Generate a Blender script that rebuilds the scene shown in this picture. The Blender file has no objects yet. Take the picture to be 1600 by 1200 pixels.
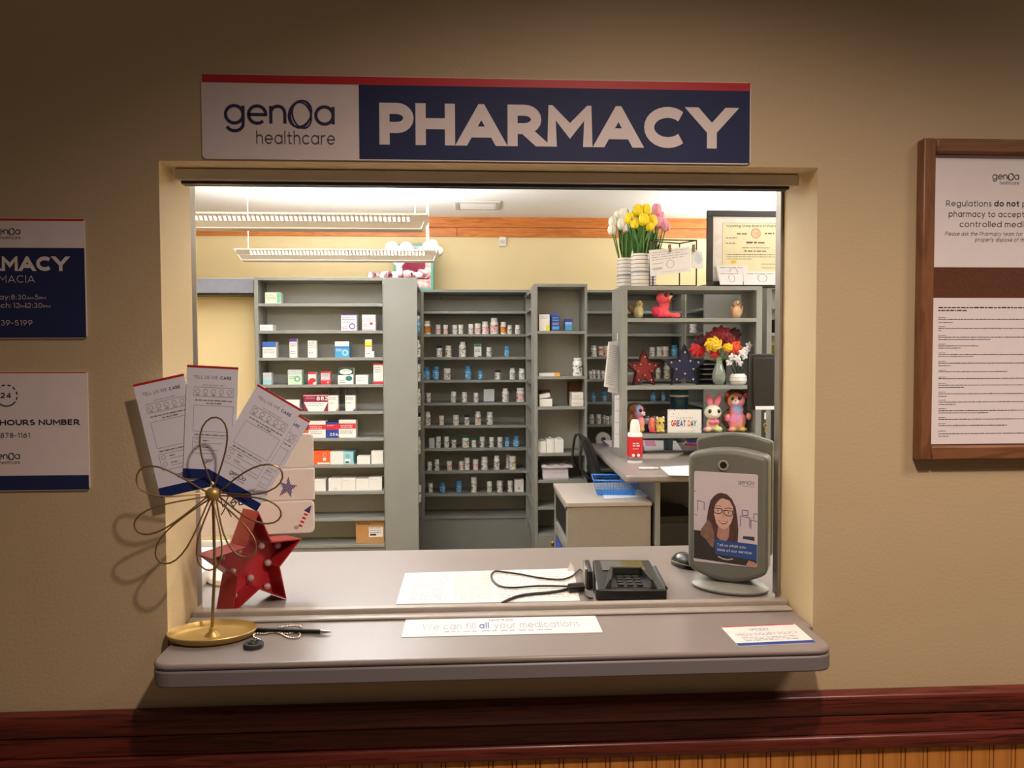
import bpy, bmesh, math, random
from mathutils import Vector, Matrix, Euler
R = math.radians
random.seed(7)
SC = bpy.context.scene
COL = SC.collection
# ------------------------------------------------------------------ camera
CAMLOC = Vector((0.0, -1.55, 1.53))
YAW, PITCH, ROLL, FPX = R(3.15), R(2.05), -0.003, 1200.0
CM = (Matrix.Rotation(-YAW, 4, 'Z') @ Matrix.Rotation(R(90) - PITCH, 4, 'X') @ Matrix.Rotation(ROLL, 4, 'Z'))
cam = bpy.data.objects.new('camera', bpy.data.cameras.new('camera'))
cam.data.sensor_width = 36.0
cam.data.lens = 36.0 * FPX / 1600.0
cam.data.clip_start = 0.02
cam.matrix_world = Matrix.Translation(CAMLOC) @ CM
COL.objects.link(cam)
SC.camera = cam
SC.view_settings.view_transform = 'Standard'
SC.view_settings.look = 'None'
SC.view_settings.exposure = 0.0
SC.view_settings.gamma = 1.0
SC.view_settings.use_curve_mapping = False
# ------------------------------------------------------------------ world: dim warm hall ambience
W = bpy.data.worlds.new('hall_ambience')
SC.world = W
W.use_nodes = True
W.node_tree.nodes['Background'].inputs[0].default_value = (1.0, 0.72, 0.56, 1)
W.node_tree.nodes['Background'].inputs[1].default_value = 0.08
# ------------------------------------------------------------------ hall downlights (recessed cans)
def spot(name, loc, power, half, blend, col, rad=0.06, tilt=(0, 0)):
    l = bpy.data.lights.new(name, 'SPOT')
    l.energy, l.spot_size, l.spot_blend, l.color, l.shadow_soft_size = power, 2 * half, blend, col, rad
    o = bpy.data.objects.new(name, l)
    o.location = loc
    o.rotation_euler = (tilt[0], tilt[1], 0)
    COL.objects.link(o)
    return o
WARM = (1.0, 0.77, 0.63)
spot('downlight_lamp', (0.38, -1.15, 2.64), 110, R(66), 0.9, WARM, 0.05, (R(8), 0))
spot('downlight_lamp', (1.75, -1.05, 2.64), 90, R(66), 0.9, WARM, 0.28, (R(4), 0))
# ------------------------------------------------------------------ pharmacy pendant fittings (lamps placed in each fitting)
CEIL = 2.67
COOL = (0.97, 0.985, 1.0)
def area(name, loc, sx, sy, power, up, col=COOL):
    l = bpy.data.lights.new(name, 'AREA')
    l.shape, l.size, l.size_y, l.energy, l.color = 'RECTANGLE', sx, sy, power, col
    o = bpy.data.objects.new(name, l)
    o.location = loc
    if up: o.rotation_euler = (math.pi, 0, 0)
    COL.objects.link(o)
PENDANTS = [(-0.815, 2.15), (-0.815, 3.35), (-0.815, 0.95), (2.62, 2.15), (2.42, 3.90), (1.5, 0.95)]  # the two fittings nearest the opening are unseen, added to brighten the counter
PEND_Z = 2.135
for (px_, py_) in PENDANTS:
    area('pendant_uplight', (px_, py_, PEND_Z + 0.064), 1.1, 0.10, (50 if px_ < 0 else 38) if py_ > 3 else 36 if py_ > 1 else (30 if px_ < 0 else 8), True)
    area('pendant_downlight', (px_, py_, PEND_Z - 0.012), 1.1, 0.08, 2 if py_ > 3 else 19 if py_ > 1 else 1, False)

# ------------------------------------------------------------------ helpers
def P(px, py, Y):                       # the point of the plane y = Y that shows at a pixel
    d = CM.to_3x3() @ Vector(((px - 800) / FPX, (600 - py) / FPX, -1.0))
    t = (Y - CAMLOC.y) / d.y
    return CAMLOC + d * t
def PZ(px, py, Z):                      # the same for a level plane z = Z
    d = CM.to_3x3() @ Vector(((px - 800) / FPX, (600 - py) / FPX, -1.0))
    t = (Z - CAMLOC.z) / d.z
    return CAMLOC + d * t
def lin(c):
    return tuple(((v / 255) / 12.92 if v / 255 <= 0.04045 else ((v / 255 + 0.055) / 1.055) ** 2.4) for v in c)
MATS = {}
def mat(name, col=None, rough=0.5, metal=0.0, var=0.06, scale=30.0, bump=0.0, bscale=200.0, spec=0.5, trans=0.0, alpha=1.0, emit=0.0, coat=0.0, stretch=None, ramp=None):
    if name in MATS: return MATS[name]
    m = bpy.data.materials.new(name)
    m.use_nodes = True
    nt = m.node_tree
    b = nt.nodes['Principled BSDF']
    b.inputs['Roughness'].default_value = rough
    b.inputs['Metallic'].default_value = metal
    b.inputs['Specular IOR Level'].default_value = spec
    if coat:
        b.inputs['Coat Weight'].default_value = coat
        b.inputs['Coat Roughness'].default_value = 0.12
    if trans: b.inputs['Transmission Weight'].default_value = trans
    if alpha < 1: b.inputs['Alpha'].default_value = alpha
    tc = nt.nodes.new('ShaderNodeTexCoord')
    mp = nt.nodes.new('ShaderNodeMapping')
    if stretch: mp.inputs['Scale'].default_value = stretch
    nt.links.new(tc.outputs['Object'], mp.inputs[0])
    nz = nt.nodes.new('ShaderNodeTexNoise')
    nz.inputs['Scale'].default_value = scale
    nz.inputs['Detail'].default_value = 4
    nt.links.new(mp.outputs[0], nz.inputs['Vector'])
    cr = nt.nodes.new('ShaderNodeValToRGB')
    if ramp:
        while len(cr.color_ramp.elements) < len(ramp): cr.color_ramp.elements.new(0.5)
        for e, (p, c) in zip(cr.color_ramp.elements, ramp):
            e.position = p
            e.color = (*lin(c), 1)
    else:
        c = lin(col)
        cr.color_ramp.elements[0].position, cr.color_ramp.elements[1].position = 0.3, 0.7
        cr.color_ramp.elements[0].color = (*[max(0, v * (1 - var)) for v in c], 1)
        cr.color_ramp.elements[1].color = (*[min(1, v * (1 + var)) for v in c], 1)
    nt.links.new(nz.outputs[0], cr.inputs[0])
    nt.links.new(cr.outputs[0], b.inputs['Base Color'])
    if emit:
        nt.links.new(cr.outputs[0], b.inputs['Emission Color'])
        b.inputs['Emission Strength'].default_value = emit
    if bump:
        n2 = nt.nodes.new('ShaderNodeTexNoise')
        n2.inputs['Scale'].default_value = bscale
        n2.inputs['Detail'].default_value = 3
        nt.links.new(tc.outputs['Object'], n2.inputs['Vector'])
        bp = nt.nodes.new('ShaderNodeBump')
        bp.inputs['Strength'].default_value = bump
        bp.inputs['Distance'].default_value = 0.004
        nt.links.new(n2.outputs[0], bp.inputs['Height'])
        nt.links.new(bp.outputs[0], b.inputs['Normal'])
    MATS[name] = m
    return m
def wood(name, dark, light, sc=(1.2, 14, 14), rough=0.35, coat=0.0):
    if name in MATS: return MATS[name]
    m = mat(name, light, rough=rough, coat=coat, ramp=[(0.3, dark), (0.5, light), (0.62, dark), (0.75, light)], scale=3.0, stretch=sc)
    nt = m.node_tree
    nz = [n for n in nt.nodes if n.type == 'TEX_NOISE'][0]
    nz.inputs['Distortion'].default_value = 1.1
    nz.inputs['Detail'].default_value = 6
    return m
def print_mat(name, base, ink, sy=60.0, sx=18.0, thr=0.56):   # noqa a label with lines of small unreadable print
    if name in MATS: return MATS[name]
    return mat(name, rough=0.45, ramp=[(0.0, base), (thr - 0.02, base), (thr + 0.03, ink), (1.0, ink)], scale=1.0, stretch=(sx, sx, sy))

class MB:
    def __init__(s): s.v, s.f, s.m = [], [], []
    def add(s, vs, fs, m=0):
        o = len(s.v)
        s.v += [Vector(v) for v in vs]
        s.f += [[i + o for i in f] for f in fs]
        s.m += [m] * len(fs)
        return s
    def box(s, a, b, m=0):
        x0, y0, z0 = [min(p, q) for p, q in zip(a, b)]
        x1, y1, z1 = [max(p, q) for p, q in zip(a, b)]
        return s.add([(x0, y0, z0), (x1, y0, z0), (x1, y1, z0), (x0, y1, z0), (x0, y0, z1), (x1, y0, z1), (x1, y1, z1), (x0, y1, z1)],
                     [(3, 2, 1, 0), (4, 5, 6, 7), (0, 1, 5, 4), (1, 2, 6, 5), (2, 3, 7, 6), (3, 0, 4, 7)], m)
    def prism(s, poly, fn, h0, h1, m=0):      # poly: 2-D outline, fn(u, v, h) -> point
        n = len(poly)
        vs = [fn(u, v, h0) for u, v in poly] + [fn(u, v, h1) for u, v in poly]
        fs = [list(range(n))[::-1], list(range(n, 2 * n))] + [[i, (i + 1) % n, n + (i + 1) % n, n + i] for i in range(n)]
        return s.add(vs, fs, m)
    def lathe(s, prof, n=16, c=(0, 0, 0), m=0, cap=True):
        vs, fs = [], []
        for r, z in prof:
            for i in range(n):
                a = 2 * math.pi * i / n
                vs.append((c[0] + r * math.cos(a), c[1] + r * math.sin(a), c[2] + z))
        for k in range(len(prof) - 1):
            for i in range(n):
                j = (i + 1) % n
                fs.append((k * n + i, k * n + j, (k + 1) * n + j, (k + 1) * n + i))
        if cap:
            fs.append(tuple(range(n))[::-1])
            q = (len(prof) - 1) * n
            fs.append(tuple(range(q, q + n)))
        return s.add(vs, fs, m)
    def tube(s, pts, r, n=8, closed=False, m=0):
        pts = [Vector(p) for p in pts]
        k = len(pts)
        rs = r if isinstance(r, (list, tuple)) else [r] * k
        vs, fs = [], []
        up = None
        for i, p in enumerate(pts):
            a = pts[i - 1] if (i > 0 or closed) else p
            b = pts[(i + 1) % k] if (i < k - 1 or closed) else p
            t = (b - a).normalized() if (b - a).length > 1e-9 else Vector((0, 0, 1))
            if up is None: up = t.orthogonal().normalized()
            up = (up - t * up.dot(t))
            up = up.normalized() if up.length > 1e-6 else t.orthogonal().normalized()
            w = t.cross(up)
            for j in range(n):
                g = 2 * math.pi * j / n
                vs.append(p + (up * math.cos(g) + w * math.sin(g)) * rs[i])
        for i in range(k if closed else k - 1):
            i2 = (i + 1) % k
            for j in range(n):
                j2 = (j + 1) % n
                fs.append((i * n + j, i * n + j2, i2 * n + j2, i2 * n + j))
        if not closed:
            fs.append(tuple(range(n))[::-1])
            fs.append(tuple(range((k - 1) * n, k * n)))
        return s.add(vs, fs, m)
    def ell(s, c, r, n=14, k=9, rot=None, m=0):
        c = Vector(c)
        if not isinstance(r, (tuple, list)): r = (r, r, r)
        M = Euler(rot).to_matrix() if rot else Matrix.Identity(3)
        vs, fs = [c + M @ Vector((0, 0, -r[2]))], []
        for a in range(1, k):
            t = -math.pi / 2 + math.pi * a / k
            for i in range(n):
                g = 2 * math.pi * i / n
                vs.append(c + M @ Vector((r[0] * math.cos(t) * math.cos(g), r[1] * math.cos(t) * math.sin(g), r[2] * math.sin(t))))
        vs.append(c + M @ Vector((0, 0, r[2])))
        for i in range(n):
            j = (i + 1) % n
            fs.append((0, 1 + j, 1 + i))
            for a in range(k - 2):
                p, q = 1 + a * n, 1 + (a + 1) * n
                fs.append((p + i, p + j, q + j, q + i))
            q = 1 + (k - 2) * n
            fs.append((q + i, q + j, len(vs) - 1))
        return s.add(vs, fs, m)
    def xf(s, M):
        s.v = [M @ v for v in s.v]
        return s
    def mesh(s, name, mats, smooth=None):
        me = bpy.data.meshes.new(name)
        me.from_pydata([tuple(v) for v in s.v], [], s.f)
        for x in (mats if isinstance(mats, (list, tuple)) else [mats]): me.materials.append(x)
        if s.m and max(s.m): me.polygons.foreach_set('material_index', s.m)
        bm = bmesh.new(); bm.from_mesh(me)
        if smooth != 'flat2d': bmesh.ops.recalc_face_normals(bm, faces=bm.faces)
        bm.to_mesh(me); bm.free()
        if smooth and smooth != 'flat2d':
            me.polygons.foreach_set('use_smooth', [True] * len(me.polygons))
            me.set_sharp_from_angle(angle=R(smooth if smooth is not True else 40))
        me.update()
        return me
    def build(s, name, mats, parent=None, smooth=None, bevel=0, world=False, seg=2):
        if world and parent is not None:
            s.xf((Matrix.Translation(parent.location) @ parent.rotation_euler.to_matrix().to_4x4()).inverted())
        o = bpy.data.objects.new(name, s.mesh(name, mats, smooth))
        COL.objects.link(o)
        if parent is not None: o.parent = parent
        if bevel:
            md = o.modifiers.new('edge', 'BEVEL')
            md.width, md.segments, md.limit_method, md.angle_limit = bevel, seg, 'ANGLE', R(40)
            o.data.polygons.foreach_set('use_smooth', [True] * len(o.data.polygons))
            o.data.set_sharp_from_angle(angle=R(75))
        return o
def tag(o, label, cat, group=None, kind=None):
    if label: o['label'] = label
    if cat: o['category'] = cat
    if group: o['group'] = group
    if kind: o['kind'] = kind
    return o
def thing(name, label, cat, loc=(0, 0, 0), rz=0.0, group=None):
    o = bpy.data.objects.new(name, None)
    COL.objects.link(o)
    o.location = loc
    o.rotation_euler = (0, 0, rz)
    o.empty_display_size = 0.05
    return tag(o, label, cat, group)
def structure(name, mb, m, bevel=0, smooth=None, label=None):
    o = mb.build(name, m, bevel=bevel, smooth=smooth)
    o['kind'] = 'structure'
    if label: o['label'] = label
    return o
def arc(cx, cy, rx, ry, a0, a1, n=14):
    return [(cx + rx * math.cos(R(a0 + (a1 - a0) * i / n)), cy + ry * math.sin(R(a0 + (a1 - a0) * i / n))) for i in range(n + 1)]
def rrect(x0, y0, x1, y1, r, n=5):
    return arc(x1 - r, y0 + r, r, r, -90, 0, n) + arc(x1 - r, y1 - r, r, r, 0, 90, n) + arc(x0 + r, y1 - r, r, r, 90, 180, n) + arc(x0 + r, y0 + r, r, r, 180, 270, n)
def remesh(mb, voxel, name, m, parent=None, sm=2):      # several ellipsoids grown into one continuous skin
    o = mb.build(name, m, parent)
    md = o.modifiers.new('skin', 'REMESH'); md.mode = 'VOXEL'; md.voxel_size = voxel; md.use_smooth_shade = True
    s2 = o.modifiers.new('soft', 'SMOOTH'); s2.iterations = sm * 3; s2.factor = 0.5
    return o

# ------------------------------------------------------------------ lettering: a geometric monoline alphabet
def _glyphs():
    G, a = {}, arc
    o = lambda cx, cy, rx, ry: a(cx, cy, rx, ry, 0, 360, 22)
    G['A'] = (.9, [[(0, 0), (.45, 1), (.9, 0)], [(.16, .27), (.74, .27)]])
    G['B'] = (.64, [[(0, 0), (0, 1)], [(0, 1), (.32, 1)] + a(.32, .77, .25, .23, 90, -90, 8) + [(0, .54)], [(0, .54), (.34, .54)] + a(.34, .27, .29, .27, 90, -90, 8) + [(0, 0)]])
    G['C'] = (.9, [a(.5, .5, .5, .5, 46, 314, 20)])
    G['D'] = (.82, [[(0, 0), (0, 1), (.32, 1)] + a(.32, .5, .5, .5, 90, -90, 12) + [(0, 0)]])
    G['E'] = (.6, [[(.6, 1), (0, 1), (0, 0), (.6, 0)], [(0, .52), (.54, .52)]])
    G['F'] = (.58, [[(.58, 1), (0, 1), (0, 0)], [(0, .5), (.52, .5)]])
    G['G'] = (.98, [a(.5, .5, .5, .5, 46, 345, 20) + [(.98, .47), (.58, .47)]])
    G['H'] = (.76, [[(0, 0), (0, 1)], [(.76, 0), (.76, 1)], [(0, .52), (.76, .52)]])
    G['I'] = (0, [[(0, 0), (0, 1)]])
    G['J'] = (.46, [[(.46, 1), (.46, .26)] + a(.22, .26, .24, .26, 0, -160, 8)])
    G['K'] = (.7, [[(0, 0), (0, 1)], [(.66, 1), (0, .38)], [(.22, .58), (.7, 0)]])
    G['L'] = (.54, [[(0, 1), (0, 0), (.54, 0)]])
    G['M'] = (.94, [[(0, 0), (0, 1), (.47, .34), (.94, 1), (.94, 0)]])
    G['N'] = (.78, [[(0, 0), (0, 1), (.78, 0), (.78, 1)]])
    G['O'] = (1.0, [o(.5, .5, .5, .5)])
    G['P'] = (.62, [[(0, 0), (0, 1)], [(0, 1), (.32, 1)] + a(.32, .69, .3, .31, 90, -90, 10) + [(0, .38)]])
    G['Q'] = (1.0, [o(.5, .5, .5, .5), [(.6, .3), (.95, -.02)]])
    G['R'] = (.66, [[(0, 0), (0, 1)], [(0, 1), (.32, 1)] + a(.32, .7, .3, .3, 90, -90, 10) + [(0, .4)], [(.3, .4), (.66, 0)]])
    G['S'] = (.62, [a(.32, .75, .26, .25, 40, 270, 12) + a(.31, .25, .31, .25, 90, -145, 12)])
    G['T'] = (.72, [[(0, 1), (.72, 1)], [(.36, 1), (.36, 0)]])
    G['U'] = (.74, [[(0, 1), (0, .37)] + a(.37, .37, .37, .37, 180, 360, 12) + [(.74, 1)]])
    G['V'] = (.86, [[(0, 1), (.43, 0), (.86, 1)]])
    G['W'] = (1.3, [[(0, 1), (.33, 0), (.65, 1), (.97, 0), (1.3, 1)]])
    G['X'] = (.76, [[(0, 0), (.76, 1)], [(0, 1), (.76, 0)]])
    G['Y'] = (.84, [[(0, 1), (.42, .42), (.84, 1)], [(.42, .46), (.42, 0)]])
    G['Z'] = (.66, [[(0, 1), (.66, 1), (0, 0), (.66, 0)]])
    x, r = .72, .36
    bowl = o(r, r, r, r)
    G['a'] = (x, [bowl, [(x, 0), (x, x)]])
    G['b'] = (x, [bowl, [(0, 0), (0, 1.06)]])
    G['c'] = (.62, [a(r, r, r, r, 48, 312)])
    G['d'] = (x, [bowl, [(x, 0), (x, 1.06)]])
    G['e'] = (.7, [[(0, r), (.71, r)] + a(r, r, r, r, 4, 312)])
    G['f'] = (.36, [[(.14, 0), (.14, .82)] + a(.34, .82, .2, .22, 180, 80, 6), [(0, x - .04), (.36, x - .04)]])
    G['g'] = (x, [bowl, [(x, x), (x, 0)] + a(.37, -.02, .35, .3, 0, -155, 10)])
    G['h'] = (.58, [[(0, 0), (0, 1.06)], [(0, .42)] + a(.29, .43, .29, .29, 180, 0, 10) + [(.58, 0)]])
    G['i'] = (0, [[(0, 0), (0, x)], [(0, .93), (0, 1.03)]])
    G['j'] = (.1, [[(.1, x), (.1, -.1)] + a(-.06, -.1, .16, .16, 0, -80, 5), [(.1, .93), (.1, 1.03)]])
    G['k'] = (.52, [[(0, 0), (0, 1.06)], [(.5, x), (0, .28)], [(.17, .42), (.52, 0)]])
    G['l'] = (0, [[(0, 0), (0, 1.06)]])
    G['m'] = (.92, [[(0, 0), (0, x)], [(0, .45)] + a(.23, .48, .23, .24, 180, 0, 8) + [(.46, 0)], [(.46, .45)] + a(.69, .48, .23, .24, 180, 0, 8) + [(.92, 0)]])
    G['n'] = (.58, [[(0, 0), (0, x)], [(0, .42)] + a(.29, .43, .29, .29, 180, 0, 10) + [(.58, 0)]])
    G['o'] = (x, [bowl])
    G['p'] = (x, [bowl, [(0, x), (0, -.34)]])
    G['q'] = (x, [bowl, [(x, x), (x, -.34)]])
    G['r'] = (.34, [[(0, 0), (0, x)], [(0, .4)] + a(.3, .42, .3, .3, 180, 80, 7)])
    G['s'] = (.44, [a(.22, .54, .19, .18, 40, 270, 9) + a(.21, .18, .22, .18, 90, -145, 9)])
    G['t'] = (.36, [[(.14, .95), (.14, .18)] + a(.32, .18, .18, .18, 180, 280, 6), [(0, x - .04), (.36, x - .04)]])
    G['u'] = (.58, [[(0, x), (0, .29)] + a(.29, .29, .29, .29, 180, 360, 10) + [(.58, x)], [(.58, .4), (.58, 0)]])
    G['v'] = (.6, [[(0, x), (.3, 0), (.6, x)]])
    G['w'] = (.92, [[(0, x), (.23, 0), (.46, x), (.69, 0), (.92, x)]])
    G['x'] = (.54, [[(0, 0), (.54, x)], [(0, x), (.54, 0)]])
    G['y'] = (.6, [[(0, x), (.3, 0)], [(.6, x), (.14, -.36)]])
    G['z'] = (.5, [[(0, x), (.5, x), (0, 0), (.5, 0)]])
    G['0'] = (.68, [o(.34, .5, .34, .5)])
    G['1'] = (.22, [[(0, .86), (.22, 1), (.22, 0)]])
    G['2'] = (.62, [a(.31, .69, .3, .31, 165, -35, 10) + [(0, 0), (.62, 0)]])
    G['3'] = (.6, [a(.29, .75, .26, .25, 150, -90, 10) + a(.29, .26, .31, .26, 90, -150, 10)])
    G['4'] = (.7, [[(.52, 0), (.52, 1), (0, .26), (.7, .26)]])
    G['5'] = (.6, [[(.55, 1), (.1, 1), (.06, .56)] + a(.28, .32, .32, .32, 125, -150, 12)])
    G['6'] = (.64, [[(.46, 1), (.06, .46)], o(.32, .32, .32, .32)])
    G['7'] = (.6, [[(0, 1), (.6, 1), (.18, 0)]])
    G['8'] = (.62, [o(.31, .76, .25, .24), o(.31, .26, .31, .26)])
    G['9'] = (.64, [[(.18, 0), (.58, .54)], o(.32, .68, .32, .32)])
    G['-'] = (.32, [[(0, .4), (.32, .4)]])
    G['.'] = (0, [[(0, 0), (0, .06)]])
    G[','] = (.05, [[(.05, .06), (0, -.12)]])
    G[':'] = (0, [[(0, 0), (0, .06)], [(0, .55), (0, .61)]])
    G['?'] = (.5, [a(.25, .76, .25, .24, 170, -60, 10) + [(.25, .42), (.25, .28)], [(.25, 0), (.25, .06)]])
    G["'"] = (0, [[(0, 1), (0, .8)]])
    G['('] = (.2, [a(.4, .45, .4, .65, 130, 230, 8)])
    G[')'] = (.2, [a(-.2, .45, .4, .65, 50, -50, 8)])
    return G
GL = _glyphs()
def ribbon(path, w):
    pts = [Vector(p) for p in path]
    q = [pts[0]]
    for p in pts[1:]:
        if (p - q[-1]).length > 1e-5: q.append(p)
    closed = len(q) > 3 and (q[0] - q[-1]).length < 1e-4
    if closed: q = q[:-1]
    n = len(q)
    L, Rr = [], []
    for i, p in enumerate(q):
        a = q[i - 1] if (i or closed) else None
        b = q[(i + 1) % n] if (i < n - 1 or closed) else None
        d1 = (p - a).normalized() if a is not None else (b - p).normalized()
        d2 = (b - p).normalized() if b is not None else d1
        n1 = Vector((-d1.y, d1.x)); n2 = Vector((-d2.y, d2.x))
        s = n1 + n2
        if s.length < 1e-3: s = n1
        s.normalize()
        k = min(1.9, 1.0 / max(0.2, s.dot(n1)))
        L.append(p + s * k * w / 2); Rr.append(p - s * k * w / 2)
    vs = L + Rr
    fs = [(i, i + 1, n + i + 1, n + i) for i in range(n - 1)]
    if closed: fs.append((n - 1, 0, n, 2 * n - 1))
    return vs, fs
def clip_y(vs, fs, lo, hi):
    ov, of = [], []
    for f in fs:
        poly = [Vector(vs[i]) for i in f]
        for lim, sg in ((lo, 1), (hi, -1)):
            out = []
            for i, a in enumerate(poly):
                b = poly[(i + 1) % len(poly)]
                da, db = (a.y - lim) * sg, (b.y - lim) * sg
                if da >= 0: out.append(a)
                if (da > 0 and db < 0) or (da < 0 and db > 0): out.append(a.lerp(b, da / (da - db)))
            poly = out
            if len(poly) < 3: break
        if len(poly) >= 3:
            of.append(list(range(len(ov), len(ov) + len(poly)))); ov += poly
    return ov, of
class Print:
    """Flat print on a surface: O origin, U and V its axes in metres; every layer lies a hair proud of the one before."""
    def __init__(s, O, U, V, N=None, lift=0.0004):
        s.O, s.U, s.V = Vector(O), Vector(U), Vector(V)
        s.N = Vector(N) if N is not None else s.U.cross(s.V).normalized()
        s.lift, s.mb, s.mats, s.n = lift, MB(), [], 0
    def mi(s, m):
        if m not in s.mats: s.mats.append(m)
        return s.mats.index(m)
    def pt(s, u, v, k): return s.O + s.U * u + s.V * v + s.N * (s.lift * (k + 1) + s.e)
    @property
    def e(s): return (s.n % 60) * 3e-6 * (s.lift / .0003)
    def poly(s, pts, m, k=0):
        s.n += 1
        s.mb.add([s.pt(u, v, k) for u, v in pts], [list(range(len(pts)))], s.mi(m))
    def rect(s, u0, v0, u1, v1, m, k=0): s.poly([(u0, v0), (u1, v0), (u1, v1), (u0, v1)], m, k)
    def line(s, path, w, m, k=0):
        s.n += 1
        vs, fs = ribbon(path, w)
        s.mb.add([s.pt(p.x, p.y, k) for p in vs], fs, s.mi(m))
    def frame(s, u0, v0, u1, v1, w, m, k=0): s.line([(u0, v0), (u1, v0), (u1, v1), (u0, v1), (u0, v0)], w, m, k)
    def ring(s, cu, cv, ru, rv, w, m, k=0, a0=0, a1=360): s.line(arc(cu, cv, ru, rv, a0, a1, 20), w, m, k)
    def disc(s, cu, cv, ru, rv, m, k=0): s.poly(arc(cu, cv, ru, rv, 0, 342, 19), m, k)
    def text(s, t, u, v, cap, m, w=.12, width=None, align='l', shear=0.0, k=0, gap=.2):
        x, items = 0.0, []
        for ch in t:
            if ch == ' ':
                x += .42; continue
            adv, paths = GL[ch]
            ex = {'A': (.2, .2), 'Y': (.2, .2), 'V': (.2, .2), 'R': (0, .25), 'X': (.2, .2), 'K': (0, .2)}.get(ch, (0, 0))
            items.append((x + ex[0] * w, paths, ch)); x += adv + w + gap + (ex[0] + ex[1]) * w
        x -= gap
        sx = cap if width is None else width / x
        tot = x * sx
        u0 = u - (tot if align == 'r' else tot / 2 if align == 'c' else 0)
        for ox, paths, *ch_ in items:
            for p in paths:
                s.n += 1
                q = [Vector((px + ox + w / 2, py * (1 - w) + w / 2)) for px, py in p]
                up_ = ch_[0].isupper() or ch_[0].isdigit()
                if (q[0] - q[-1]).length > 1e-4:
                    for i0, i1 in ((0, 1), (-1, -2)):
                        dd = q[i0] - q[i1]
                        if dd.length < 1e-6: continue
                        dd.normalize()
                        if up_:
                            if p[i0][1] in (0, 1) and abs(dd.y) > .3: q[i0] = q[i0] + dd * w * 1.2
                        else: q[i0] = q[i0] + dd * w * .5
                vs, fs = ribbon(q, w)
                if up_ and ch_[0] != 'Q': vs, fs = clip_y(vs, fs, 0.0, 1.0)
                s.mb.add([s.pt(u0 + (g.x + g.y * shear) * sx, v + g.y * cap, k) for g in vs], fs, s.mi(m))
        return tot
    def greek(s, u0, u1, v, h, m, k=0, seed=0):          # a line of print too small to read
        rnd, u = random.Random(seed), u0
        while u < u1:
            w = min(h * rnd.uniform(1.0, 4.5), u1 - u)
            s.rect(u, v, u + w, v + h * rnd.uniform(.75, 1), m, k)
            u += w + h * .7
    def logo(s, u, v, wid, m, k=0, sub=None):            # the pharmacy's wordmark: u, v its left end on the baseline, wid its length
        f = wid / 4.57
        o = 0
        for ch in 'gen':
            adv, paths = GL[ch]
            for p in paths:
                s.n += 1
                vs, fs = ribbon([(a + .07, b) for a, b in p], .13)
                s.mb.add([s.pt(u + (o + q.x) * f, v + q.y * f, k) for q in vs], fs, s.mi(m))
            o += adv + .22
        cx = o + .5
        for dx, dy, rx, ry, ro in ((0, 0, .42, .57, -10), (.05, -.04, .38, .55, 16), (-.02, .02, .45, .57, -28)):
            pth = []
            for a in range(0, 361, 15):
                x, y = rx * math.cos(R(a)), ry * math.sin(R(a))
                pth.append((cx + dx + x * math.cos(R(ro)) - y * math.sin(R(ro)), .4 + dy + x * math.sin(R(ro)) + y * math.cos(R(ro))))
            s.n += 1
            vs, fs = ribbon(pth, .07)
            s.mb.add([s.pt(u + q.x * f, v + q.y * f, k) for q in vs], fs, s.mi(m))
        o = cx + .56
        for p in GL['a'][1]:
            s.n += 1
            vs, fs = ribbon([(a + .07, b) for a, b in p], .13)
            s.mb.add([s.pt(u + (o + q.x) * f, v + q.y * f, k) for q in vs], fs, s.mi(m))
        s.text('healthcare', u + wid, v - .85 * f, .53 * f, sub or m, w=.1, width=3.25 * f, align='r', k=k)
    def done(s, name, parent=None, world=False):
        if not s.mb.v: return None
        return s.mb.build(name, s.mats, parent, smooth='flat2d', world=world)
# ------------------------------------------------------------------ materials
PAINT = mat('cream_wall_paint', (196, 177, 142), 0.6, var=0.03, scale=3, bump=0.16, bscale=150)
INPAINT = mat('pharmacy_wall_paint', (236, 216, 168), 0.6, var=0.02, scale=3, bump=0.15, bscale=120)
CEILM = mat('ceiling_white', (246, 243, 238), 0.8, var=0.02)
GREY = mat('grey_laminate', (136, 137, 131), 0.45, var=0.03, scale=6)
GREYB = mat('grey_back_lightened', (174, 174, 166), 0.5, var=0.03, scale=6)  # lighter than GREY: the colour offsets the shade inside the bays
TOP = mat('counter_laminate', (142, 133, 129), 0.32, var=0.035, scale=260, spec=0.5)
TOPEDGE = mat('counter_edge_laminate', (122, 118, 122), 0.4, var=0.03, scale=200)
SLATE = mat('slate_blue_laminate', (132, 136, 150), 0.4)
METAL = mat('brushed_grey_metal', (150, 144, 136), 0.35, metal=0.6, scale=200, stretch=(1, 1, 40))
TRACK = mat('track_grey_laminate', (168, 160, 150), 0.35)
BLACK = mat('black_plastic', (18, 18, 19), 0.4)
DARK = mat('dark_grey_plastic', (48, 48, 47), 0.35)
WHITE = mat('white_card', (238, 235, 230), 0.6, var=0.02)
WHITEP = mat('white_plastic', (240, 238, 234), 0.35, var=0.02)
PAPER = mat('white_paper', (236, 233, 236), 0.7, var=0.015)
NAVY = mat('navy_ink', (20, 42, 108), 0.5, var=0.04)
SIGNNAVY = mat('sign_navy', (22, 36, 84), 0.65, var=0.04)
REDI = mat('red_ink', (196, 32, 44), 0.5, var=0.04)
INK = mat('dark_ink', (38, 38, 52), 0.6)
GREYI = mat('grey_ink', (120, 118, 122), 0.6)
LINEI = mat('thin_grey_line_ink', (150, 146, 150), 0.6)
SIGNW = mat('sign_white', (232, 222, 222), 0.65, var=0.02)
OAK = wood('orange_oak', (176, 96, 36), (214, 130, 58), (1.0, 12, 16), 0.35)
OAKB = wood('golden_oak', (186, 118, 48), (208, 140, 66), (14, 14, 1.0), 0.4)
CHERRY = wood('dark_cherry', (58, 18, 15), (112, 44, 32), (1.2, 18, 26), 0.36, coat=0.15)
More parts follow.
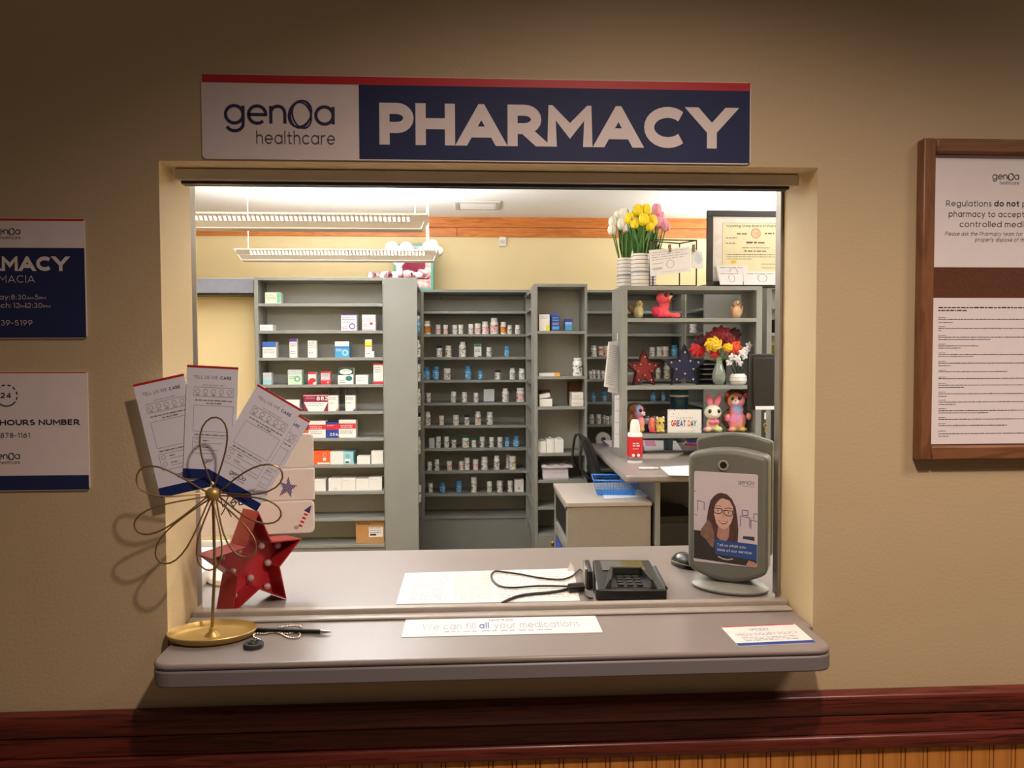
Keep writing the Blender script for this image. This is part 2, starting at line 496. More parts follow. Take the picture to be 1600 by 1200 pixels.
FRAMEW = wood('brown_frame_wood', (112, 72, 46), (136, 92, 60), (10, 10, 1.5), 0.4)
CARPET = mat('brown_carpet', (120, 98, 80), 0.95, var=0.25, scale=120)
TILE = mat('hall_floor_vinyl', (140, 118, 96), 0.4)
CARDB = mat('brown_cardboard', (186, 138, 84), 0.7, var=0.05, scale=20)
BROWNB = mat('dark_brown_cardboard', (112, 70, 44), 0.7, var=0.05, scale=20)
# ------------------------------------------------------------------ setting
OX0, OX1 = P(255, 620, 0).x, P(1274, 620, 0).x          # the opening in the hall wall
OZ1 = P(765, 256.5, 0).z
TH = 0.20
SZ = 0.966                                              # counter height
WX0, WX1 = -3.0, 3.6
m = MB()
ZB = SZ - 0.045
m.box((WX0, 0, 0), (OX0, TH, CEIL)).box((OX1, 0, 0), (WX1, TH, CEIL)).box((OX0, 0, OZ1), (OX1, TH, CEIL)).box((OX0, 0, 0), (OX1, TH, ZB))
wf = structure('wall_front', m, [PAINT, mat('reveal_lit_paint', (236, 214, 168), 0.55, var=0.03, scale=3, bump=0.12, bscale=150)], label='beige textured hall wall with cream reveals tinted brighter to look lit around the service window')
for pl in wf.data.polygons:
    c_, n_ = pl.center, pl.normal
    if OX0 - .01 < c_.x < OX1 + .01 and abs(n_.y) < .1 and c_.z > .4 and (abs(n_.x) > .9 or n_.z < -.9): pl.material_index = 1  # faces around the window get a lighter colour to imitate light on the jambs
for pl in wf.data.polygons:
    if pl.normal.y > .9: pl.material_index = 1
BY = 4.80
structure('wall_back', MB().box((WX0, BY, 0), (WX1, BY + .1, CEIL)), INPAINT)
structure('wall_left', MB().box((WX0 - .1, TH, 0), (WX0, BY, CEIL)), INPAINT)
structure('wall_right', MB().box((WX1, TH, 0), (WX1 + .1, BY, CEIL)), INPAINT)
structure('floor', MB().box((WX0, TH, -.05), (WX1, BY, 0)), CARPET, label='brown carpet of the pharmacy')
structure('floor_hall', MB().box((WX0, -3.2, -.05), (WX1, TH, 0)), TILE)
structure('ceiling', MB().box((WX0, TH, CEIL), (WX1, BY, CEIL + .05)), CEILM, label='white pharmacy ceiling')
xc = P(1174, 310, 4.5).x
structure('column', MB().box((xc, 4.46, 0), (xc + .5, BY, CEIL)), INPAINT, label='cream wall return beside the shelves')
# oak crown strip on the back wall: two boards
zt, zm, zb = P(900, 340.5, BY).z, P(900, 357, BY).z, P(900, 371.5, BY).z
oak = bpy.data.objects.new('trim_1', None); COL.objects.link(oak); oak['kind'] = 'structure'; oak['label'] = 'orange oak board strip high on the back wall'
MB().box((WX0, BY - .018, zm + .002), (xc, BY, zt)).build('board', OAK, oak, bevel=.002)
MB().box((WX0, BY - .018, zb), (-.1, BY, zm - .002)).build('board', OAK, oak, bevel=.002)
MB().box((-.097, BY - .018, zb), (xc, BY, zm - .002)).build('board', OAK, oak, bevel=.002)
# chair rail and beadboard wainscot of the hall
rz1 = P(800, 1090, 0).z
rz0 = P(1330, 1173, -.02).z
H = rz1 - rz0
rail = bpy.data.objects.new('trim_2', None); COL.objects.link(rail); rail['kind'] = 'structure'; rail['label'] = 'dark cherry chair rail along the hall wall'
def rail_prof(name, pts):
    MB().prism(pts, lambda u, v, h: (h, -u, v), WX0, WX1).build(name, CHERRY, rail, bevel=.003)
rail_prof('rail_cap', [(0, rz1), (.016, rz1), (.026, rz1 - .006), (.028, rz1 - .016), (.023, rz1 - H * .3), (.018, rz1 - H * .4), (0, rz1 - H * .4)])
rail_prof('rail_board', [(0, rz1 - H * .4 - .0005), (.0165, rz1 - H * .4 - .0005), (.0165, rz0 + H * .265), (0, rz0 + H * .265)])
rail_prof('rail_bead', [(0, rz0 + H * .265 - .0005), (.0165, rz0 + H * .265 - .0005), (.022, rz0 + H * .23), (.024, rz0 + H * .12), (.022, rz0 + .004), (.016, rz0), (0, rz0)])
wains = bpy.data.objects.new('wall_wainscot', None); COL.objects.link(wains); wains['kind'] = 'structure'; wains['label'] = 'golden oak beadboard below the chair rail'
pitch = (P(1580, 1195, 0).x - P(1340, 1195, 0).x) / 7.0
gw_ = .0016
pm_ = MB().prism([(0, 0), (.0095, 0), (.0095, gw_), (.0115, gw_ + .0006), (.0115, pitch - .0095), (.0095, pitch - .009), (.0095, pitch - .009 + gw_), (.0115, pitch - .0066), (.0115, pitch - .0004), (.0095, pitch), (0, pitch)], lambda u, v, h: (v, -u, h), 0.02, rz0 - .0005)
for g0 in (0.0001, pitch - .009): pm_.box((g0, -.0099, .02), (g0 + gw_, -.0096, rz0 - .0006), 1)  # thin darker strips laid inside the plank grooves
pm = pm_.mesh('beadboard_plank', [OAKB, wood('groove_dark_wood', (84, 36, 16), (100, 46, 20), (14, 14, 1.0), .5)])
xx, k = P(1270, 1195, 0).x - 36 * pitch, 0
while xx < WX1 - 1.9:
    o = bpy.data.objects.new('plank', pm); COL.objects.link(o); o.parent = wains; o.location = (xx, -0.0002, 0); xx += pitch

# ------------------------------------------------------------------ service counter through the opening
def plan(pts, rad):
    out = []
    n = len(pts)
    for i, p in enumerate(pts):
        r = rad[i]
        p = Vector(p)
        if not r: out.append(tuple(p)); continue
        a = (Vector(pts[i - 1]) - p).normalized(); b = (Vector(pts[(i + 1) % n]) - p).normalized()
        s, e = p + a * r, p + b * r
        for t in range(7):
            t /= 6
            q = s * (1 - t) ** 2 + p * 2 * t * (1 - t) + e * t * t
            out.append((q.x, q.y))
    return out
cf = (PZ(250, 1040, SZ).y + PZ(1290, 1015, SZ).y) / 2
cl, cr_ = P(229, 1050, cf).x, P(1308, 1025, cf).x
cb = (PZ(400, 861, SZ).y + PZ(1050, 854, SZ).y) / 2
counter = thing('service_counter', 'pinkish grey laminate service counter running through the wall opening', 'counter', (0, 0, SZ))
IX0, IX1 = OX0 - .22, OX1 + .55
out = plan([(cl, cf), (cr_, cf), (cr_, -.0005), (OX1 - .0005, -.0005), (OX1 - .0005, TH + .0005), (IX1, TH + .0005), (IX1, cb), (IX0, cb), (IX0, TH + .0005), (OX0 + .0005, TH + .0005), (OX0 + .0005, -.0005), (cl, -.0005)],
           [.045, .045, 0, 0, 0, 0, .02, .02, 0, 0, 0, 0])
mm = MB().prism(out, lambda u, v, h: (u, v, h), -.012, 0, 0)
mm.build('counter_top', [TOP], counter, bevel=.007, seg=3)
MB().prism(out, lambda u, v, h: (u, v, h), -.044, -.0125).build('counter_edge', TOPEDGE, counter, bevel=.004)
# the rolling shutter of the opening: hood, guides and sill track
sh = thing('rolling_shutter', 'grey metal roll-down shutter hood with side guides over the service window', 'shutter', (0, 0.07, 0))
hy = .052
HOODM = mat('hood_grey_paint', (226, 220, 204), .5, var=.02)
hx0, hx1 = P(272, 280, hy).x, P(1249, 285, hy).x
hz1, hz0 = OZ1 - .001, P(765, 290.5, hy).z
MB().box((hx0, hy, hz0 + .006), (hx1, hy + .03, OZ1 - .0015)).build('hood', HOODM, sh, world=True, bevel=.003)
MB().box((hx0 + .012, hy + .004, hz0), (hx1 - .02, hy + .03, hz0 + .0055)).build('hood_lip', DARK, sh, world=True)
gl, gr = P(303, 600, .17).x, P(1217, 600, .17).x
for gx, s in ((gl, -1), (gr, 1)):
    MB().box((gx, .168, SZ + .011), (gx + s * .0045, TH - .004, OZ1 - .002)).box((gx + s * .006, .174, SZ + .011), (gx + s * .009, TH - .006, OZ1 - .002)).build('guide', METAL, sh, world=True)
tr = thing('sill_track', 'grey raised track across the counter under the shutter', 'track', (0, .12, SZ))
ty1 = PZ(765, 942, SZ + .016).y
ty0 = PZ(765, 966, SZ).y
tw0, tw1 = OX0 + .004, OX1 - .004
for k, (a, b, h) in enumerate(((ty0, ty1 - .0235, .006), (ty1 - .022, ty1, .016))):
    MB().box((tw0, a, SZ + .0003), (tw1, b, SZ + h)).build('track_strip', TRACK, tr, world=True, bevel=.003)

# ------------------------------------------------------------------ left part of the back: header and cream partition
yl = 3.80
xL1 = P(396, 450, 3.6).x
structure('wall_partition', MB().box((WX0, yl, 0), (xL1, yl + .1, CEIL - .62)), INPAINT, label='cream partition beside the grey shelving')
hb = thing('door_header', 'slate grey header beam over the cream partition beside the shelves', 'header', (P(350, 440, 3.62).x, 3.62, 2.0))
MB().box((WX0, 3.62, P(350, 458, 3.62).z), (xL1 - .004, yl + .08, P(350, 434.5, 3.62).z)).build('beam', SLATE, hb, world=True, bevel=.003)
MB().box((WX0, 3.64, P(350, 460.5, 3.62).z), (xL1 - .01, yl - .002, P(350, 458, 3.62).z - .001)).build('shadow_strip', DARK, hb, world=True)  # dark strip put in for the shade under the beam

# ------------------------------------------------------------------ grey pharmacy shelving
def shelf_unit(name, label, loc, rz, w, depth, ztop, zs, stile=.022, stile2=None, back=True, base=True, lip=.02):
    t = thing(name, label, 'shelving', loc, rz, 'grey pharmacy shelving')
    MB().box((0, 0, 0), (stile, depth, ztop - .0205)).build('side_panel', GREY, t, bevel=.0015)
    s2 = stile2 or stile
    MB().box((w - s2, 0, 0), (w, depth, ztop - .0205)).build('side_panel', GREY, t, bevel=.0015)
    MB().box((0, 0, ztop - .02), (w, depth, ztop)).build('top_panel', GREY, t, bevel=.0015)
    if back: MB().box((stile + .0005, depth - .012, 0), (w - s2 - .0005, depth, ztop - .0205)).build('back_panel', GREYB, t)
    for z in zs:
        MB().box((stile + .0005, .002, z - lip), (w - s2 - .0005, depth - (.0125 if back else 0), z)).build('shelf', GREY, t, bevel=.0015)
    if base: MB().box((stile + .0005, .012, 0), (w - s2 - .0005, .03, min(zs) - lip - .0005)).build('kick_panel', GREY, t)
    return t
YF, YB = 3.59, 4.45
x1a, x1b = P(399.5, 640, YF).x, P(600, 640, YF).x
zc = P(500, 474, YF).z
SP = (P(500, 474, YF).z - P(500, 852, YF).z) / 9.0
ZS = [zc - SP * k for k in range(10)]
zt1 = P(500, 433.5, YF).z
shelf_unit('shelf_unit', 'grey shelf bay of boxes nearest the cream partition', (x1a, YF, 0), 0, x1b - x1a, .24, zt1, ZS, stile=.024, stile2=.004)
# end panel of the side run that faces into the alcove
xe = P(653, 640, YF).x
def run(name, label, x_face, x_back, y0, y1, ztop, face, zs, stile=.022, inset=0.0):
    t = thing(name, label, 'shelving', (x_face, y0, 0), 0, 'grey pharmacy shelving')
    a, b = min(x_face, x_back), max(x_face, x_back)
    MB().box((a, y0, 0), (b, y0 + stile, ztop)).build('end_panel', GREY, t, world=True, bevel=.002)
    x_face += inset * (1 if x_back > x_face else -1)
    a, b = min(x_face, x_back), max(x_face, x_back)
    MB().box((a, y1 - stile, 0), (b, y1, ztop - .0205)).build('side_panel', GREY, t, world=True)
    MB().box((a, y0 + stile + .0005, ztop - .02), (b, y1, ztop)).build('top_panel', GREY, t, world=True)
    s = 1 if x_back > x_face else -1
    MB().box((x_back, y0 + stile + .0005, 0), (x_back - s * .012, y1 - stile - .0005, ztop - .0205)).build('back_panel', GREYB, t, world=True)
    for z in zs:
        MB().box((x_face + s * .002, y0 + stile + .0005, z - .02), (x_back - s * .0125, y1 - stile - .0005, z)).build('shelf', GREY, t, world=True)
    return t
run('side_shelf_unit', 'grey side shelf run beyond the box bay, shown by its plain end panel', xe, x1b + .001, YF, YB - .001, zt1, 1, ZS, inset=.030)
# back bay of the alcove
x2d = xe - .028
x2a, x2b = xe - .28, P(823, 640, YB).x + .03
zt2 = P(740, 452.5, YB).z
alc = shelf_unit('shelf_unit', 'grey shelf bay of pill bottles set back in the middle alcove', (x2a, YB, 0), 0, x2b - x2a, .30, zt2, ZS, stile=.03)
MB().box((x2d - x2a, -.0012, 0), (x2d - x2a + .02, .0012, zt2 - .021)).build('divider', GREY, alc)
MB().box((.031, .272, zt2 - .06), (x2b - x2a - .031, .286, zt2 - .025)).build('cleat', GREY, alc)
for q in (.36, .81): MB().lathe([(.006, 0), (.004, .004)], 8).xf(Matrix.Translation(((x2b - x2a) * q, .271, zt2 - .042)) @ Matrix.Rotation(R(90), 4, 'X')).build('screw', DARK, alc)
# front bay on the other side of the alcove, and the run behind it
x3a, x3b = P(835, 640, YF).x, P(917.5, 640, YF).x
zt3 = P(878, 443.5, YF).z
Z3 = [P(878, y, YF).z for y in (517, 588, 635.5, 708, 750, 792, 834)]
F3 = shelf_unit('shelf_unit', 'narrow grey shelf bay holding navy boxes and white bundles', (x3a, YF, 0), 0, x3b - x3a, .28, zt3, Z3, stile=.023, stile2=.016, base=False)
MB().box((.021, .001, .06), (x3b - x3a - .021, .02, Z3[-1] - .0215)).build('drawer_front', GREY, F3, bevel=.002)
xk = P(864, 848, YF).x - x3a
MB().lathe([(.004, 0), (.004, .012), (.016, .018), (.018, .026), (.012, .032), (0.001, .034)], 14).xf(Matrix.Translation((xk, 0.0, P(864, 848, YF).z)) @ Matrix.Rotation(R(90), 4, 'X')).build('drawer_knob', mat('aged_brass', (150, 120, 80), .3, metal=.7), F3, smooth=True)
run('side_shelf_unit', 'grey side shelf run facing into the alcove behind the narrow bay', x3a + .004, x3b, YF + .285, YB - .001, zt3 - .01, -1, ZS)
# second alcove to the far side of the narrow bay
x4a, x4b = x3b + .002, P(1067, 500, YB).x + .02
zt4 = P(1000, 453, YB).z
alc2 = shelf_unit('shelf_unit', 'grey shelf bay of bottles set back behind the open hutch', (x4a, YB, 0), 0, x4b - x4a, .30, zt4, ZS, stile=.03)
MB().box((.031, .272, zt4 - .06), (x4b - x4a - .031, .286, zt4 - .025)).build('cleat', GREY, alc2)
y5 = YB - .48
run('side_shelf_unit', 'grey side shelf run seen through the hutch at the end of the second alcove', x4b + .002, x4b + .3, y5, YB - .001, zt4, -1, ZS)
x5a = P(1104, 500, y5 - .01).x
shelf_unit('shelf_unit', 'grey shelf bay beyond the hutch, with pale back panel', (x5a + .22, y5 - .3, 0), 0, .95, .28, zt4 + .02, [z + .012 for z in ZS], stile=.07)

# ------------------------------------------------------------------ raised worktop, low cabinet
WZ = .90
wa, wb = PZ(917, 690, WZ), PZ(986, 743, WZ)
wt = thing('worktop', 'pinkish grey raised worktop with rounded front corner under the hutch', 'worktop', (wb.x, wb.y, WZ))
wy1 = YB - .49
wpl = plan([(wb.x - .03, wb.y), (2.35, wb.y), (2.35, 3.49), (1.66, 3.49), (1.66, wy1), (wa.x + (wb.x - wa.x) * (wa.y - wy1) / (wa.y - wb.y), wy1)], [.05, 0, 0, 0, 0, .02])
MB().prism(wpl, lambda u, v, h: (u, v, h), WZ - .04, WZ).build('top', TOP, wt, world=True, bevel=.012, seg=3)
pxp = P(1024, 800, wb.y + .06).x
MB().box((pxp, wb.y + .06, 0), (pxp + .026, wb.y + .755, WZ - .041)).build('support_panel', GREY, wt, world=True)
MB().box((wb.x + .09, wb.y + .73, 0), (pxp - .001, wb.y + .75, WZ - .041)).build('support_panel', GREY, wt, world=True)
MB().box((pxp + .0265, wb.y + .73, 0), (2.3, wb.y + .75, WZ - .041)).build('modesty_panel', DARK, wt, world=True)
MB().box((2.3, wb.y + .06, 0), (2.33, 3.4, WZ - .041)).build('support_panel', GREY, wt, world=True)
pcx = P(1058, 830, wb.y + .3).x
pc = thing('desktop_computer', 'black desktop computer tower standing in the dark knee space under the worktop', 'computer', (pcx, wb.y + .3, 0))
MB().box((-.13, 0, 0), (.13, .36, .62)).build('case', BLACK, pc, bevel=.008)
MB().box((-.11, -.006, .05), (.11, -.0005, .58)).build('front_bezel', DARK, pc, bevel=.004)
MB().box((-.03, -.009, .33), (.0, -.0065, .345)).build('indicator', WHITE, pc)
CZ = .745
ca, cbk = PZ(885, 786, CZ), PZ(868, 755, CZ)
cr2 = PZ(1017, 783, CZ)
lowc = thing('low_cabinet', 'low grey cabinet with open side slots under the blue basket', 'cabinet', (ca.x, ca.y, 0))
cw, cd = cr2.x - ca.x, cbk.y - ca.y
MB().box((0, 0, CZ - .022), (cw, cd, CZ)).build('cabinet_top', mat('cabinet_top_laminate', (176, 166, 156), .4, var=.03, scale=150), lowc, bevel=.002)
MB().box((.006, .006, .0), (cw - .004, .024, CZ - .0225)).build('front_panel', mat('cabinet_grey', (150, 142, 132), .5, var=.04, scale=60), lowc, bevel=.002)
MB().box((.006, cd - .02, 0), (cw - .004, cd - .003, CZ - .0225)).build('back_panel', GREY, lowc)
MB().box((cw - .022, .0245, 0), (cw - .004, cd - .0205, CZ - .0225)).build('side_panel', GREY, lowc)
for z in (CZ - .05, CZ - .25, CZ - .29, CZ - .50, CZ - .55, .04):
    MB().box((.006, .0245, z), (cw - .0225, cd - .0205, z + .022)).build('shelf', GREY, lowc)
MB().box((.0062, .0245, CZ - .27), (.02, cd - .0205, CZ - .25 - .0005)).build('rail', GREY, lowc)
MB().box((.010, .07, CZ - .20), (.02, cd - .05, CZ - .055)).build('slot_shade_plate', BLACK, lowc)  # black plate filling the upper slot in place of its inner shade
MB().box((.006, .0245, CZ - .2275), (.0235, .0695, CZ - .0285)).box((.006, cd - .0495, CZ - .2275), (.0235, cd - .0205, CZ - .0285)).build('face_frame', GREY, lowc)
MB().box((.006, .0245, CZ - .4775), (.0235, .0495, CZ - .2905)).box((.006, cd - .0495, CZ - .4775), (.0235, cd - .0205, CZ - .2905)).build('face_frame', GREY, lowc)
bn = thing('storage_tray', 'black and blue tray of supplies in the side slot of the low cabinet', 'tray', (ca.x, ca.y, CZ - .4765))
MB().box((.012, .051, 0), (cw - .03, cd - .051, .183)).build('tray_body', BLACK, bn, bevel=.004)
MB().box((.0085, cd * .42, .10), (.0115, cd - .06, .165)).build('blue_label', mat('blue_label', (60, 96, 190), .5), bn)
MB().box((.0085, .1, .02), (.0115, .16, .07)).build('white_label', WHITE, bn)
# ------------------------------------------------------------------ open hutch standing on the worktop
YH = 3.15
hx_a, hx_b = P(971.5, 600, YH).x, P(1190, 600, YH).x
hzt = P(1080, 447, YH).z
HS = [P(1080, y, YH).z for y in (497, 602.5, 678.5)]
hut = thing('open_hutch', 'grey open-backed hutch of shelves on the worktop holding plush toys and stars', 'hutch', (hx_a, YH, WZ))
hd = .33
st = .035
MB().box((0, 0, .0005), (st, .018, hzt - WZ - .0255)).box((0, .0185, .0005), (.018, hd, hzt - WZ - .0255)).build('side_panel', GREY, hut, bevel=.0015)
w_ = hx_b - hx_a
MB().box((w_ - .036, 0, .0005), (w_, .018, hzt - WZ - .0255)).box((w_ - .018, .0185, .0005), (w_, hd, hzt - WZ - .0255)).build('side_panel', GREY, hut, bevel=.0015)
MB().box((0, 0, hzt - WZ - .025), (w_, hd, hzt - WZ)).build('top_panel', GREY, hut, bevel=.0015)
for z in HS: MB().box((.0185, .001, z - WZ - .024), (w_ - .0185, hd, z - WZ)).build('shelf', GREY, hut, bevel=.0015)
# shelving post beyond the hutch
px5 = P(1197.5, 560, 3.3).x
px5 = P(1197.5, 560, 3.52).x
shelf_unit('shelf_unit', 'grey shelf post beyond the hutch, behind the monitor', (px5, 3.52, 0), 0, .5, .13, P(1200, 447, 3.52).z, [P(1200, y, 3.52).z for y in (478, 520, 560, 600, 640, 680)], stile=.035)
# ------------------------------------------------------------------ pill bottles
ORD = ['first', 'second', 'third', 'fourth', 'fifth', 'sixth', 'seventh', 'eighth', 'ninth', 'tenth', 'eleventh', 'twelfth', 'thirteenth']
BODY = {'b': [(.44, 0), (.5, .02), (.5, .66), (.46, .73), (.37, .78), (.37, .80)], 'v': [(.46, 0), (.5, .015), (.5, .74), (.46, .77), (.44, .78)], 't': [(.46, 0), (.5, .02), (.5, .7), (.44, .8), (.33, .84), (.33, .86)]}
CAPP = {'b': [(.42, .79), (.43, .80), (.43, .985), (.39, 1.0)], 'v': [(.5, .775), (.5, .79), (.5, .985), (.46, 1.0)], 't': [(.38, .85), (.39, .86), (.39, .985), (.35, 1.0)]}
BW = mat('white_bottle_plastic', (242, 240, 234), .35, var=.01)
BB = mat('blue_bottle_plastic', (66, 150, 206), .35, var=.04)
BO = mat('amber_vial_plastic', (226, 112, 32), .3, var=.05, trans=.2)
CAPS = {'w': BW, 'n': mat('navy_cap', (28, 40, 100), .35), 't': mat('teal_cap', (20, 116, 108), .35), 'k': mat('black_cap', (28, 32, 46), .35), 'b': BB, 'g': mat('green_cap', (44, 130, 62), .4)}
LAB = {'p': print_mat('label_plain', (242, 238, 232), (120, 116, 116), 11, 3.2, .54), 'o': print_mat('label_orange', (220, 140, 40), (120, 72, 30), 11, 3.2, .54),
       'k': print_mat('label_pink', (240, 214, 208), (196, 84, 92), 11, 3.2, .54), 'd': print_mat('label_dark', (234, 230, 226), (56, 44, 74), 11, 3.2, .54),
       'l': print_mat('label_blue_band', (90, 164, 212), (226, 232, 236), 11, 3.2, .54), 'n': print_mat('label_green_print', (238, 236, 226), (70, 140, 90), 11, 3.2, .54),
       'r': print_mat('label_brown_band', (240, 232, 220), (150, 80, 40), 11, 3.2, .54)}
LNAME = {'p': 'plain white label', 'o': 'orange label', 'k': 'pink printed label', 'd': 'dark printed label', 'l': 'pale blue label', 'n': 'green printed label', 'r': 'brown banded label'}
CNAME = {'w': 'white', 'n': 'navy', 't': 'teal', 'k': 'black', 'b': 'blue', 'g': 'green'}
_bc = {}
def bottle_mesh(key, prof, m, n=14):
    if key not in _bc: _bc[key] = MB().lathe(prof, n).mesh(key[0], m, smooth=50)
    return _bc[key]
def bottle(x, y, z, w, h, shape='b', body='w', cap='w', lab='p', label='', group=None, lo=.12, hi=.6):
    bm_ = {'w': BW, 'b': BB, 'o': BO}[body]
    o = bpy.data.objects.new('pill_bottle', bottle_mesh(('pill_bottle', shape, body), BODY[shape], bm_))
    COL.objects.link(o)
    o.location = (x, y, z + .0004); o.scale = (w, w, h); o.rotation_euler.z = R(random.uniform(-40, 40))
    tag(o, label, 'bottle', group)
    c = bpy.data.objects.new('cap', bottle_mesh(('cap', shape, cap), CAPP[shape], CAPS[cap])); COL.objects.link(c); c.parent = o
    l = bpy.data.objects.new('bottle_label', bottle_mesh(('bottle_label', lab), [(.508, .12), (.508, .6)], LAB[lab])); COL.objects.link(l); l.parent = o
    return o
def label_for(shape, body, cap, lab, pos):
    b = {'w': 'white', 'b': 'blue', 'o': 'amber'}[body]
    if body == 'w' and cap == 'w': return f"white pill bottle with {LNAME[lab]}, {pos}"
    if body == 'w': return f"white pill bottle under a {CNAME[cap]} cap, {pos}"
    return f"{b} pill bottle with {CNAME[cap]} cap, {pos}"
def bottles(rows, ox, oy, sc, Y, zs, dist, where, group, dy=.07):
    for ri, (zrow, rowname, items) in enumerate(rows):
        for i, it in enumerate(items):
            cx, w, h = it[0], it[1], it[2]
            shape, body, cap, lab = (it[3] if len(it) > 3 else 'bwwp')
            yy = Y + dy + (it[4] if len(it) > 4 else 0)
            k = (yy + 1.55) / 1200.0
            x = P(ox + cx * sc, oy + 100, yy).x
            lb = label_for(shape, body, cap, lab, f"{ORD[i]} along the {rowname} {where}")
            bottle(x, yy, zs[zrow], w * sc * k, h * sc * k * .97, shape, body, cap, lab, lb, group)
ROWS = [
 (1, 'top row', [(146, 58, 115, 'bwwo'), (238, 40, 82, 'vwwk'), (300, 40, 80, 'vwwk'), (377, 40, 80, 'vwwp'), (427, 40, 82, 'vwwp'), (511, 40, 88, 'vwwp'), (567, 50, 92, 'vwwk'), (630, 56, 108, 'bwwk'), (706, 68, 138, 'bwwk'), (782, 50, 105, 'bwwo'), (834, 38, 78, 'bwwd'), (901, 46, 78, 'bwwp')]),
 (2, 'second row', [(247, 48, 100, 'vwnp'), (323, 52, 98, 'bwwr'), (440, 58, 130, 'twwp'), (662, 44, 84, 'vwwp'), (812, 42, 92, 'vbbl')]),
 (3, 'third row', [(140, 54, 108, 'bbbl'), (217, 54, 115, 'bbbl'), (311, 56, 98, 'vwwd'), (486, 54, 118, 'bbbl'), (590, 40, 75, 'vbbl'), (734, 50, 80, 'vwkp'), (856, 48, 98, 'twwp'), (934, 50, 95, 'bwwn')]),
 (4, 'fourth row', [(153, 38, 82, 'vwwd'), (363, 42, 92, 'vwwp'), (455, 46, 86, 'bwwp'), (551, 40, 82, 'vwwp'), (797, 56, 118, 'twwp'), (922, 70, 122, 'bwwk')]),
 (5, 'fifth row', [(147, 46, 115, 'twwd'), (262, 40, 80, 'vwwr'), (382, 48, 85, 'vwwp'), (474, 42, 85, 'vwnd'), (567, 50, 115, 'twwr'), (666, 52, 110, 'bwwp')]),
 (6, 'sixth row', [(233, 42, 95, 'vwwp'), (302, 42, 95, 'vwwp'), (363, 40, 85, 'vwtd'), (461, 58, 105, 'bwtr'), (532, 40, 80, 'vwtn'), (602, 42, 90, 'vwwd'), (680, 40, 85, 'vwwd'), (751, 42, 85, 'vwwd'), (811, 40, 85, 'vbbl'), (887, 48, 95, 'bbbl')]),
 (7, 'seventh row', [(157, 42, 75, 'bwwd'), (220, 42, 92, 'bwwd'), (326, 44, 75, 'vwwk'), (426, 42, 75, 'vwwk'), (474, 42, 105, 'vwwp'), (545, 46, 90, 'vwwk'), (620, 58, 110, 'bwwp'), (722, 48, 120, 'twwd'), (818, 38, 120, 'vwwr', .075), (857, 56, 115, 'vwwr')]),
 (8, 'eighth row', [(165, 42, 82, 'vwwn'), (266, 48, 88, 'bbbl'), (405, 46, 102, 'bbbl'), (530, 50, 130, 'vwwp'), (660, 42, 90, 'vwwp'), (747, 50, 95, 'vwwp'), (834, 42, 95, 'vwwp')]),
]
bottles(ROWS, 640, 430, .1875, YB, ZS, 6, 'of the middle alcove', 'pill bottles in the middle alcove')
ROWS2 = [
 (2, 'third row', [(138, 46, 90, 'bwwd'), (193, 38, 84, 'vowr'), (236, 42, 86, 'vwwk'), (595, 40, 75, 'vwwp'), (650, 42, 80, 'vwwp'), (697, 50, 80, 'vwwk'), (770, 48, 92, 'bbbl')]),
 (3, 'fourth row', [(112, 28, 68, 'twwd'), (137, 32, 76, 'twwd'), (172, 34, 72, 'bwwd'), (210, 34, 68, 'bwwd'), (640, 40, 90, 'twwr'), (710, 50, 128, 'twwr')]),
 (4, 'fifth row', [(135, 36, 76, 'vbbl'), (221, 38, 78, 'vbbl'), (605, 42, 72, 'bbbl'), (683, 40, 72, 'bbbl')]),
 (5, 'sixth row', [(121, 38, 76, 'bwwd'), (177, 38, 78, 'bwwp'), (222, 30, 70, 'bwwp'), (245, 32, 64, 'bwwd', -.03), (275, 30, 64, 'bwwp'), (560, 34, 60, 'bwwd'), (612, 34, 60, 'bwwp')]),
]
bottles(ROWS2, 900, 500, .2, YB, ZS, 6, 'behind the hutch', 'pill bottles in the bay behind the hutch')
# bottles of the side runs, near their open faces
for i, (zr, sh_, ln) in enumerate(((1, 'bbwl', 'second'), (2, 'twwp', 'third'), (3, 'vwwp', 'fourth'), (4, 'bwwp', 'fifth'), (5, 'vwkp', 'sixth'), (6, 'twwp', 'seventh'), (8, 'vwwd', 'ninth'))):
    bottle(P(656, 560, YF + .56).x - .028, YF + .56, ZS[zr], .065, .125, *sh_, label=label_for(*sh_, f"on the {ln} side shelf by the box bay"), group='bottles on the side shelves')
bottle(P(1069.5 + 13, 520, y5 + .22).x, y5 + .2, ZS[1], .06, .085, 'v', 'w', 'w', 'p', 'small white pill bottle with plain label on the side shelf seen through the hutch', None)

# ------------------------------------------------------------------ cartons
PC = {'w': WHITE, 'c': mat('cream_card', (222, 224, 200), .6), 'b': mat('blue_print', (60, 106, 190), .5), 'u': mat('cyan_print', (70, 160, 214), .5), 'p': mat('purple_print', (104, 60, 150), .5),
      'r': mat('red_print', (208, 40, 52), .5), 'k': mat('pink_print', (226, 150, 160), .5), 'g': mat('green_print', (90, 176, 140), .5), 'G': mat('dark_green_print', (26, 80, 66), .5), 'y': mat('yellow_print', (228, 216, 50), .5),
      'o': mat('orange_print', (236, 96, 44), .5), 'm': mat('maroon_print', (134, 30, 64), .5), 'n': mat('navy_print', (34, 62, 150), .5), 't': mat('pale_teal_print', (150, 204, 214), .5), 'q': mat('teal_print', (30, 120, 120), .5), 'l': mat('pale_grey_print', (196, 204, 208), .5),
      'L': mat('pale_green_print', (204, 226, 204), .5), 's': GREYI, 'a': mat('amber_print', (240, 170, 50), .5), 'i': INK}
